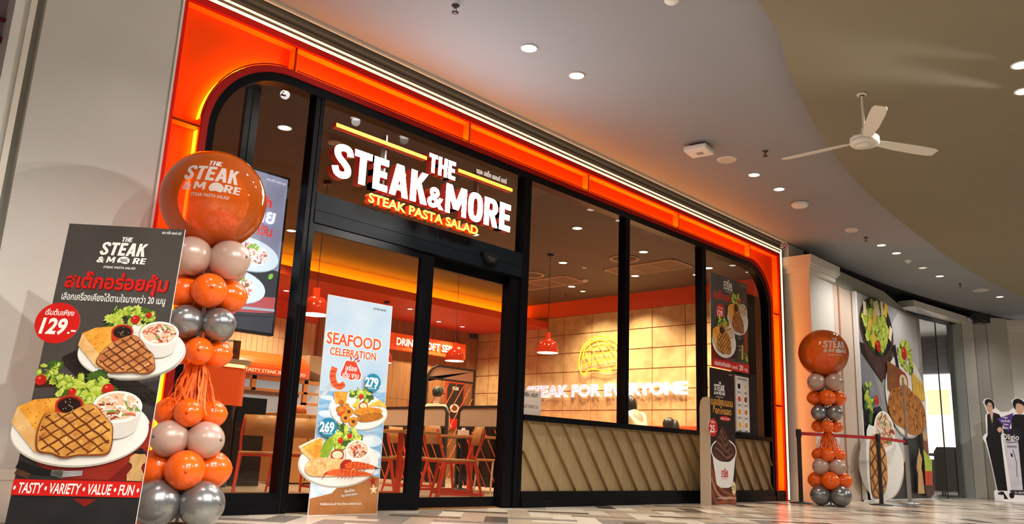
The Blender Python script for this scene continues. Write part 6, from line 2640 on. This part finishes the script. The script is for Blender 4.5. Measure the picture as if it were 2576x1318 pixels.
for k in range(150):
    u, v = A.r.uniform(16.1, 18.1), A.r.uniform(1.3, 2.1)
    if inside((u, v), ch):
        A.ell(u, v, .035, .022, A.r.choice([I_BREAD, I_STEAKD, I_BREADD]), A.r.random() * 3, 8)
# grilled steak plate lower left
A.ell(15.55, .62, 1.10, .62, I_PLRIM)
A.fill([(14.885, .05), (15.9, .06), (16.4, .3), (16.65, .7), (16.3, 1.1), (15.4, 1.25), (14.885, 1.2)], I_PLATE, 3)
A.fill([(15.3, .75), (16.25, 1.25), (16.3, .95), (15.9, .62)], I_BOWLS)
A.ell(15.75, 1.22, .52, .36, I_BOWL)
A.slaw(15.75, 1.24, .44, .30, 70)
A.salad(15.05, 1.72, .17, .35, 22)
A.tomato(15.4, 1.75, .10)
s2 = [(14.92, .3), (14.95, .85), (15.1, 1.12), (15.35, 1.1), (15.6, .98), (15.72, .75), (15.7, .4), (15.5, .16), (15.2, .08), (15.0, .12)]
o = spline(s2, 5)
A.fill([(a, b - .03) for a, b in o], I_STEAKD)
A.fill(o, I_STEAK)
for ang in (.55, -.75):
    d = Vector((math.cos(ang), math.sin(ang)))
    n_ = Vector((-d.y, d.x))
    for k in range(-4, 5):
        run = []
        for j in range(-40, 41):
            q = Vector((15.3, .6)) + n_ * (k * .2) + d * (j * .03)
            if inside((q.x, q.y), o):
                run.append((q.x, q.y))
        if len(run) > 4:
            A.strip(run[::3], .022, I_GRILL)
# mills, celery, carrots
A.fill([(17.28, .12), (17.36, .5), (17.3, .6), (17.38, .78), (17.48, .9), (17.52, 1.0), (17.56, .9), (17.66, .78), (17.58, .6), (17.62, .5), (17.68, .12)], I_WOODM)
A.strip([(17.93, .25), (17.93, 1.2)], .13, ink('tall_mill', '#8a4526', '#6a3118', 5))
A.ell(17.93, 1.22, .13, .09, I_WOODM)
A.fill([(17.7, .3), (18.28, .32), (18.25, .1), (17.95, .04), (17.75, .12)], ink('clay_bowl', '#5c2c1a', '#3d1a0e', 5))
for k in range(6):
    A.strip([(17.78 + .07 * k, .28), (17.8 + .08 * k, .62)], .035, I_PRAWN if k % 2 else I_TOM)
for k in range(5):
    A.strip([(17.85 + .08 * k, .55), (17.8 + .1 * k, .95 - .04 * k)], .04, I_LET[0])
mb.build('printed_dishes', hp)
mb = MB()
mb.box(16.9 + HX, 16.94 + HX, -.055, -.0, .03, 2.3, mat('print_seam', (.25, .24, .23), .5))
mb.build('panel_seam', hp)

# glazed bay beyond the hoarding
GL2 = glassmat('neighbour_glass', (0.9, 0.94, 0.93))
BRONZE = mat('dark_glass_joint', (.03, .03, .03), .4)
gb = thing('window_3', None, None, (19.5, -.5, 0))
struct(gb, 'frameless glazed front of the neighbouring shop', 'shopfront')
TG = Tr(-19.5, .5, 0)
mb = MB(TG)
mb.flat([(18.32, .0), (19.42, .0), (19.42, 3.9), (18.32, 3.9)], -.45, GL2)
mb.build('glass_pane', gb)
mb = MB(TG)
mb.flat([(19.44, .0), (20.75, .0), (20.75, 3.9), (19.44, 3.9)], -.45, GL2)
mb.build('glass_pane', gb)
mb = MB(TG)
mb.box(19.418, 19.442, -.46, -.44, 0, 3.75, BRONZE)
mb.build('glass_joint', gb)
# header over the bay, cream
mb = MB()
mb.vprism([(18.2, -.42), (21.2, -.80), (21.2, -.3), (18.2, -.1)], 3.92, 4.06, PIL)
struct(mb.build('trim_9'))
# end jamb and pillar facing the viewer
mb = MB()
GGL = mat('pale_green_jamb', (.42, .46, .43), .3)
mb.box(20.80, 20.9, -.62, -.30, 0, 4.02, GGL)
struct(mb.build('void_shade_strip0'))
mb = MB()
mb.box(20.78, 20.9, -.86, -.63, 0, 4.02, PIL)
mb.box(20.83, 20.95, -1.10, -.87, 0, 4.02, mat('pilaster_shaded_side', (.45, .43, .38), .6))  # darker copy of the pilaster paint, side shade put into the colour
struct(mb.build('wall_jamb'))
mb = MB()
mb.vprism([(20.90, -1.12), (21.25, -1.45), (21.5, -1.2), (21.1, -.8)], 0, 4.02, mat('pilaster_shaded_side', (.45, .43, .38), .6))  # dark filler added to close the bright gap beside the pillar
struct(mb.build('gap_filler'))
pr = thing('wall_pillar', None, None, (21.55, -1.45, 0), R(-45))
struct(pr, 'pale pillar with moulded cap behind the standee of two people', 'pillar')
mb = MB()
mb.box(-.36, .42, -.12, .3, 0, 3.78, PIL)
mb.build('shaft', pr)
mb = MB()
mb.box(-.40, .46, -.16, .3, 3.78, 3.84, PIL)
mb.box(-.43, .49, -.19, .3, 3.84, 4.0, PIL)
mb.build('cap', pr)
mb = MB()
mb.box(-.38, .44, -.14, .3, 0, .35, PIL)
mb.build('plinth', pr)
p = at_ = CAM + ray(2468, 802) * 16.6
t = thing('wall_speaker', 'black box loudspeaker mounted high at the top of the far pillar', 'speaker', (p.x, p.y, p.z), R(-45))
mb = MB()
mb.bbox(-.13, .13, -.1, .1, -.10, .10, DARKP, .015)
mb.build('cabinet', t)
mb = MB()
mb.box(-.115, .115, -.106, -.10, -.085, .085, mat('black_grille', (.015, .015, .015), .8))
mb.box(-.03, .03, -.108, -.106, -.055, -.048, STEEL)
mb.build('grille', t)
mb = MB()
mb.box(-.2, -.12, -.03, .03, -.02, .05, DARKP)
mb.build('bracket', t)

# what shows through the bay: louvred blinds, bright windows, rail, seats
NW = thing('window_4', None, None, (27, 2, 0))
struct(NW, 'daylit windows of the neighbouring shop with horizontal louvres above', 'window')
TN = Tr(-27, -2, 0)
DAY = mat('daylight_pane', (1, 1, 1), emit=1.9, ecol=(1.0, 0.97, 0.95))
DAYO = mat('daylit_orange_board', (1, .6, .3), emit=1.6, ecol=(1.0, .66, .38))
DAYP = mat('daylit_pink_board', (1, .6, .5), emit=1.7, ecol=(1.0, .78, .70))
DAYG = mat('daylit_green_board', (.4, .8, .6), emit=.9, ecol=(.35, .75, .5))
LOUV = mat('purple_grey_louvre', (.13, .11, .13), .5)
mb = MB(TN)
mb.box(27.0, 27.1, -1.0, 6.5, .9, 3.42, DAY)
mb.build('daylight', NW)
mb = MB(TN)
for (y0, y1, z0, z1, m) in ((1.45, 2.1, 2.2, 2.95, DAYO), (2.3, 2.75, 2.25, 2.9, DAYO), (1.0, 1.35, .9, 2.3, DAYP), (1.55, 2.05, .9, 2.0, DAYP), (2.8, 3.1, .9, 2.4, DAYG), (.5, .85, .9, 2.6, DAYO), (2.2, 2.6, .8, 1.9, DAYP)):
    mb.box(26.96, 26.99, y0, y1, z0, z1, m)
for (y0, z0) in ((1.25, 1.95), (1.2, 1.55)):
    mb.box(26.93, 26.95, y0, y0 + .09, z0, z0 + .18, DARKP)
mb.build('coloured_boards', NW)
mb = MB(TN)
for k in range(18):
    z = 3.42 + k * .062
    mb.box(26.70, 26.82, -1.0, 6.5, z, z + .036, LOUV)
mb.build('louvre_blind', NW)
mb = MB(TN)
mb.box(26.7, 26.95, -1.0, 6.5, 4.55, 4.6, PIL)
for yy in (.2, 1.15, 2.15, 3.1, 4.1):
    mb.box(26.9, 26.95, yy, yy + .035, .3, 3.2, LOUV)
mb.build('mullions', NW)
mb = MB()
mb.box(20.95, 27.3, -1.0, 6.5, 4.6, 4.7, mat('neighbour_ceiling', (.75, .75, .72), .7))
struct(mb.build('ceiling_neighbour'))
mb = MB()
mb.box(27.0, 27.1, -1.0, 6.5, 0, .9, mat('dark_parapet', (.05, .045, .05), .6))
mb.box(27.0, 27.1, -1.0, 6.5, 3.42, 4.6, mat('grey_back_panel', (.5, .5, .5), .6))
struct(mb.build('wall_neighbour'))
spot((23.5, 1.5, 4.55), 160, (1, .98, .95), 150, .6)
spot((25.5, 2.8, 1.2), 90, (1, .98, .95), 160, .6, .3, (0, 0, 1))  # upward lamp without a fitting, aimed at the neighbour's ceiling
rl = thing('balcony_rail', 'dark rail in front of the bright windows behind the glazed bay', 'railing', (26.0, 2, 0))
mb = MB(Tr(-26, -2, 0))
mb.box(26, 26.05, -.5, 4.5, .98, 1.06, DARKP)
mb.build('top_rail', rl)
for k in range(9):
    mb = MB(Tr(-26, -2, 0))
    mb.box(26.01, 26.04, -.4 + k * .58, -.36 + k * .58, 0, .98, DARKP)
    mb.build('baluster', rl)
PURP = mat('aubergine_upholstery', (.035, .018, .03), .7)


def armchair(x, y, rz, label, h=.95):
    t = thing('tub_armchair', label, 'chair', (x, y, 0), rz, 'dark armchairs behind the glazed bay')
    m_ = MB()
    m_.bbox(-.32, .32, -.3, .3, .12, .44, PURP, .04)
    m_.build('seat', t)
    m_ = MB()
    m_.prism([(-.36, .12), (.36, .12), (.36, h - .12), (.26, h), (-.26, h), (-.36, h - .12)], .22, .36, PURP)
    m_.build('backrest', t)
    for sx in (-1, 1):
        m_ = MB()
        m_.bbox(sx * .36 - .06, sx * .36 + .06, -.3, .3, .12, .64, PURP, .03)
        m_.build('armrest', t)
        for sy in (-.25, .25):
            m_ = MB()
            m_.tube([(sx * .28, sy, 0), (sx * .28, sy, .13)], .02, DARKP, 8)
            m_.build('leg', t)
    return t


armchair(21.9, .05, R(100), 'dark armchair close behind the glass bay, left of the pale jamb')
armchair(23.0, .3, R(60), 'dark high-backed armchair further in by the window rail', 1.15)
t = thing('dining_table', 'small dark table with glasses behind the glazed bay', 'table', (20.9, .75, 0))
mb = MB()
mb.lathe([(.001, .74), (.40, .74), (.40, .77), (.001, .77)], DARKP, 24)
mb.build('tabletop', t)
mb = MB()
mb.tube([(0, 0, .02), (0, 0, .74)], .03, DARKP, 10)
mb.lathe([(.25, 0), (.25, .02), (.001, .03)], DARKP, 20)
mb.build('pedestal', t)
CLEAR = glassmat('drinking_glass', (.85, .9, .95), 1.45, .02, 2.0)
for k, (dx, dy) in enumerate(((-.15, .1), (.05, -.1), (.2, .12))):
    g = MB()
    g.lathe([(.001, 0), (.03, 0), (.035, .11)], CLEAR, 14)
    tag(g.build('drinking_glass', None, (20.9 + dx, .75 + dy, .771)), 'small clear glass on the dark table behind the glazed bay', 'glass', 'glasses on the dark table')
t = thing('projecting_screen', 'purple and dark menu board at the far right picture edge behind the pillar', 'board', (24.6, -2.2, 0), R(-60))
mb = MB()
mb.box(-.6, .6, 0, .06, 1.2, 4.15, mat('purple_print', (.12, .06, .13), .4, var=.6, vscale=3, stretch=(1, 1, 4)))
mb.build('panel', t)
mb = MB()
mb.box(-.66, .66, -.01, .07, 0, 1.2, mat('dark_backboard', (.03, .025, .03), .6))
mb.build('base_panel', t)

# queue barrier in front of the hoarding
def barrier(px, py, rz, mt, label, Y=None):
    p_ = onZ(px, py, 0)
    t = thing('queue_post', label, 'barrier post', (p_.x, p_.y, 0), rz)
    m_ = MB()
    m_.lathe([(.17, 0), (.17, .012), (.10, .022), (.03, .03), (.001, .03)], DARKP if mt is not STEEL else STEEL, 28)
    m_.build('base', t)
    m_ = MB()
    m_.tube([(0, 0, .02), (0, 0, .99)], .032, mt, 16)
    m_.build('pole', t)
    m_ = MB()
    m_.lathe([(.04, .97), (.042, .99), (.042, 1.07), (.035, 1.09), (.001, 1.09)], DARKP, 18)
    m_.build('belt_head', t)
    return t, p_


REDB = mat('red_barrier_belt', (.45, .01, .012), .6)
tA, pA = barrier(2218, 1271, 0, DARKP, 'black queue post carrying the red belt in front of the fried chicken print')
pB = onZ(2289, 1266.5, 0)
tB = thing('queue_post', 'steel queue post at the right end of the red belt', 'barrier post', pB, 0)
for ch_ in tA.children:
    c = ch_.copy()
    c.data = ch_.data.copy()
    COL.objects.link(c)
    c.parent = tB
    if c.name.startswith(('pole', 'base')):
        c.data.materials[0] = STEEL
pC = Vector((12.3, -.45, 0))
tC = thing('queue_post', 'black queue post hidden behind the distant balloon column', 'barrier post', pC, 0)
for ch_ in tA.children:
    c = ch_.copy()
    COL.objects.link(c)
    c.parent = tC


def belt(root, a, b):
    a, b = Vector((a[0], a[1], 0)), Vector((b[0], b[1], 0))
    d = (b - a).normalized()
    n = Vector((-d.y, d.x, 0)) * .002
    s_ = a + d * .043 - a
    e_ = b - d * .043 - a
    m_ = MB()
    v = []
    for q in (s_, e_):
        for z in (1.0, 1.05):
            v += [q - n + Vector((0, 0, z)), q + n + Vector((0, 0, z))]
    m_.add(v, [(0, 2, 6, 4), (1, 5, 7, 3), (0, 4, 5, 1), (2, 3, 7, 6), (0, 1, 3, 2), (4, 6, 7, 5)], REDB)
    tag(m_.build('belt', root), 'red retractable belt')


belt(tA, pA, pB)
belt(tC, pC, pA)

# cut-out standee of two people with a treatment machine
D_ = 17.3
pc = onZ(2556, 1263.5, 0)
ps = thing('cutout_standee', 'white edged cut-out of two people in black suits at the right edge', 'standee', (pc.x, pc.y, 0), R(-46))
S_ = .0086      # metres per photo pixel at the board's distance


def ps_(px, py):
    return ((px - 2556) * S_, (1263.5 - py) * S_ + .0)


SKIN = ink('skin_print', '#d9b09a', '#c99a82', 6)
HAIRP = ink('hair_print', '#1a1210')
SUIT = ink('suit_print', '#141214', '#0c0b0d', 6)
MACH = ink('machine_white', '#dcd6e0', '#c3bccb', 4)
WEDGE = ink('white_border', '#f2eef2')
PURPL = ink('purple_flag', '#5d3a8c', '#4a2a78', 3)
mb = MB()
o = [(2506, 1263), (2506, 1240), (2512, 1236), (2505, 1180), (2496, 1130), (2490, 1118), (2491, 1112), (2500, 1104), (2500, 1075), (2501, 1062), (2506, 1056), (2498, 1030), (2502, 1022), (2514, 1020), (2524, 1026), (2527, 1042), (2540, 1052), (2560, 1050), (2572, 1040), (2568, 1024), (2580, 1016), (2600, 1020), (2604, 1045), (2625, 1060), (2630, 1120), (2615, 1200), (2618, 1263)]
o = [ps_(a, b) for a, b in reversed(o)]
mb.prism(o, 0, .02, WEDGE, side=WEDGE)
mb.build('board', ps)
mb = MB()
A = Art(mb, 0, 0, 1, y=-.001, step=.0002)


def pf(pts, m, sm=0):
    A.fill([ps_(a, b) for a, b in pts], m, sm)


pf([(2505, 1060), (2513, 1055), (2522, 1054), (2535, 1058), (2541, 1070), (2540, 1095), (2534, 1110), (2536, 1180), (2538, 1238), (2514, 1238), (2505, 1170), (2497, 1118), (2502, 1108), (2504, 1080)], SUIT)
pf([(2515, 1240), (2520, 1242), (2538, 1257), (2528, 1257), (2528, 1240)], SUIT)
pf([(2516, 1242), (2525, 1244), (2525, 1248), (2514, 1247)], SUIT)
pf([(2512, 1052), (2522, 1052), (2516, 1080), (2512, 1066)], SKIN)
pf([(2504, 1030), (2508, 1026), (2518, 1026), (2522, 1034), (2520, 1046), (2514, 1055), (2508, 1053), (2505, 1042)], SKIN, 3)
pf([(2502, 1033), (2504, 1025), (2513, 1022), (2523, 1027), (2525, 1041), (2521, 1046), (2519, 1033), (2511, 1030), (2506, 1038)], HAIRP, 3)
A.strip([ps_(2507, 1039), ps_(2510, 1038.5)], .006, HAIRP)
A.strip([ps_(2514, 1038), ps_(2518, 1038.5)], .006, HAIRP)
A.strip([ps_(2510, 1042), ps_(2509, 1046)], .004, ink('skin_shade', '#b88670'))
A.strip([ps_(2508, 1050), ps_(2512, 1050)], .005, ink('lip_print', '#a85c58'))
pf([(2512, 1058), (2516, 1081), (2520, 1056), (2524, 1060), (2518, 1090), (2513, 1090), (2508, 1062)], ink('satin_lapel', '#2a1c1c'))
# second person (mostly cut by the frame)
pf([(2563, 1062), (2575, 1056), (2600, 1056), (2618, 1066), (2622, 1120), (2608, 1200), (2606, 1245), (2572, 1245), (2570, 1120), (2562, 1090)], SUIT)
pf([(2574, 1028), (2584, 1020), (2597, 1028), (2597, 1045), (2588, 1056), (2578, 1050)], SKIN, 3)
pf([(2571, 1034), (2574, 1022), (2586, 1018), (2599, 1026), (2600, 1040), (2594, 1032), (2580, 1030), (2576, 1044)], HAIRP, 3)
# machine
pf([(2537, 1093), (2575, 1093), (2575, 1235), (2548, 1235), (2545, 1180)], MACH)
pf([(2540, 1092), (2585, 1090), (2583, 1118), (2545, 1120)], ink('machine_screen', '#1c1826'))
pf([(2543, 1122), (2575, 1120), (2575, 1124), (2548, 1127)], ink('machine_grey', '#8b8794'))
pf([(2545, 1131), (2571, 1131), (2570, 1136), (2547, 1137)], ink('machine_grey', '#8b8794'))
A.strip([ps_(2560, 1140), ps_(2566, 1170), ps_(2564, 1205)], .012, ink('machine_grey', '#8b8794'))
A.strip([ps_(2555, 1150), ps_(2557, 1158)], .018, HAIRP)
pf([(2543, 1236), (2590, 1234), (2590, 1246), (2550, 1246)], ink('machine_foot', '#3a3542'))
A.ell(*ps_(2547, 1248), .05, .06, SUIT)
pf([(2526, 1094), (2534, 1088), (2538, 1094), (2532, 1102)], SKIN, 3)
pf([(2528, 1069), (2570, 1053), (2554, 1099)], PURPL)
A.y -= .0004
x_, z_ = ps_(2549, 1073)
for k, s_ in enumerate(('ปลุก', 'กระชับผิว', 'ในแบบ', 'คุณ')):
    mb.text(s_, x_, z_ + .05 - k * .07, A.y, .055, I_WHITE, off=.012, align='c', width=(.09, .20, .10, .07)[k])
x_, z_ = ps_(2536, 1117)
mb.text('Oligio', x_, z_, A.y, .16, I_WHITE, off=.01, width=.36)
x_, z_ = ps_(2555, 1243)
mb.text('รุ่น BEST', x_, z_, A.y, .05, I_WHITE, width=.2)
mb.build('printed_figures', ps)
mb = MB()
mb.box(-.2, .2, .02, .3, 0, .02, FOAMW)
mb.build('foot', ps)
